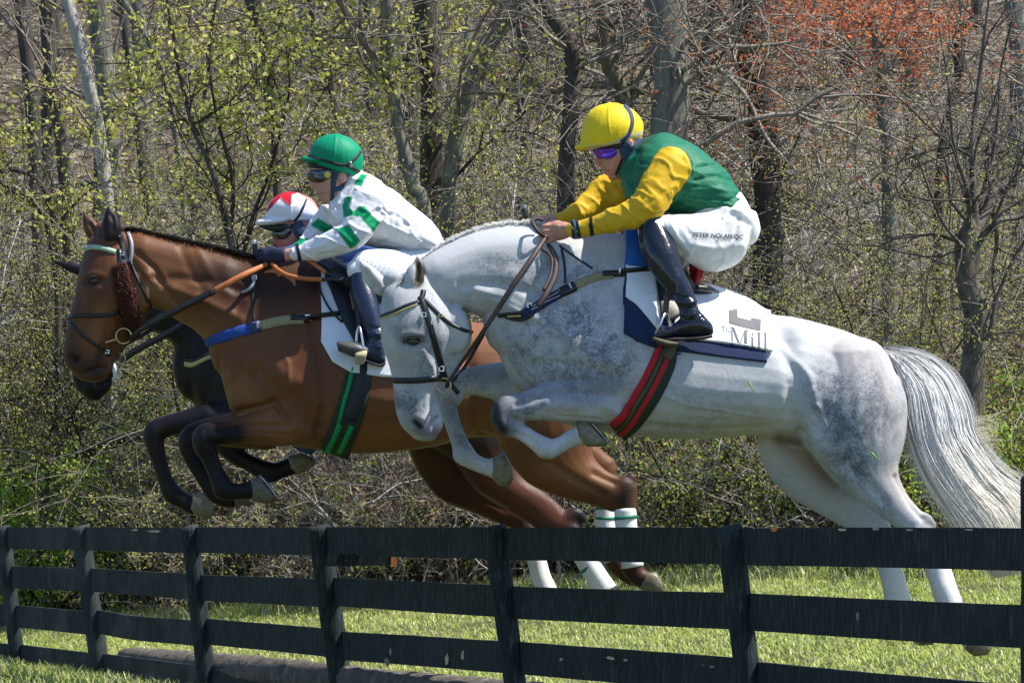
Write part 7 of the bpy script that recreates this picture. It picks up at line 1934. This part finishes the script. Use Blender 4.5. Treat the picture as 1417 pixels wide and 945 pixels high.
cord(wh, 'handle', [(352, 338, -.02), (354, 350, -.03), (357, 360, -.06), (362, 372, -.1)], [.012, .011, .009, .008], M_black_l, D)
cord(wh, 'handle_cap', [(351.5, 333, -.02), (352, 338, -.02)], .014, M_white_web, D)

# ---------- dark horse
D = DT_
br = thing('bridle', 'bridle and ring bit glimpsed at the mouth of the dark horse', 'bridle')
strap(br, 'noseband', bd_, [(103, 485), (125, 486), (150, 484), (170, 480)], 5, D, M_black_l, .006); strap(br, 'cheekpiece', bd_, [(162, 400), (164, 440), (162, 480), (158, 500)], 6, D, M_black_l, .006)
cord(br, 'mouthpiece', [(151, 500, -.10), (158, 508, -.11), (160, 520, -.11), (156, 526, -.10)], [.012, .014, .012, .006], simple('white_rubber', (.6, .66, .62), .6), D)
ring(br, 'bit_ring', 163, 518, D, -.11, .022, .0035, M_steel, .6)
rn = thing('reins', 'black reins of the dark horse seen below the bay horse neck', 'reins')
cord(rn, 'rein', [(166, 500, -.11), (190, 484, -.14), (220, 468, -.17), (255, 448, -.19), (320, 410, -.18), (372, 364, -.09)], .016, M_black_l, D, .35)
bg = thing('breast_girth', 'pale yellow breast strap with black trim round the chest of the dark horse', 'breast girth')
strap(bg, 'strap', bd_, [(256, 503), (266, 504), (280, 497), (300, 489), (330, 480)], 8, D, simple('pale_yellow_web', (.55, .53, .26), .8), .006)
strap(bg, 'black_trim', bd_, [(256, 497), (268, 499), (284, 492), (300, 485)], 6, D, M_black_l, .008)
pad = thing('saddle_pad', 'dark saddle cloth on the dark horse behind the bay', 'saddle cloth')
obj('cloth', raw_mesh('cloth', *drape_patch(bd_, [(420, 392), (470, 415), (530, 440)], [(430, 480), (470, 505), (540, 510)], D, 24, 22, .006, .008, 2), M_strap_navy), pad)
gt = thing('girth', 'blue girth showing under the belly of the dark horse', 'girth')
strap(gt, 'web', bd_, [(455, 505), (445, 550), (432, 590), (418, 622)], 30, D, M_blue_web, .006, .004, 6, 4, True)
# tufts of grass flying off the hooves
fg = random.Random(3)
for (x, y, a, D0, o) in ((1040, 535, 1.0, DG_, -.33), (1211, 631, .7, DG_, -.28), (765, 552, .9, DG_, -.3)):
    V = []; L = 9
    for t in (0, .5, 1):
        w = 1.6 * (1 - t * .8); cx = x + cos(a) * L * (t - .5) * 1.6; cy = y + sin(a) * L * (t - .5) * 1.6 + 1.5 * t * t
        V += [W(cx - sin(a) * w, cy + cos(a) * w, D0 + o), W(cx + sin(a) * w, cy - cos(a) * w, D0 + o - .004), W(cx, cy, D0 + o - .01)]
    if y in (535, 631):
        g_ = obj('grass_blade', raw_mesh('grass_blade', V, tube_faces(3, 3), simple('fresh_grass', (.16, .45, .05), .6)))
        tag(g_, 'torn green grass blade stuck to the %s of the white horse' % ('flank' if y == 535 else 'thigh'), 'grass blade')
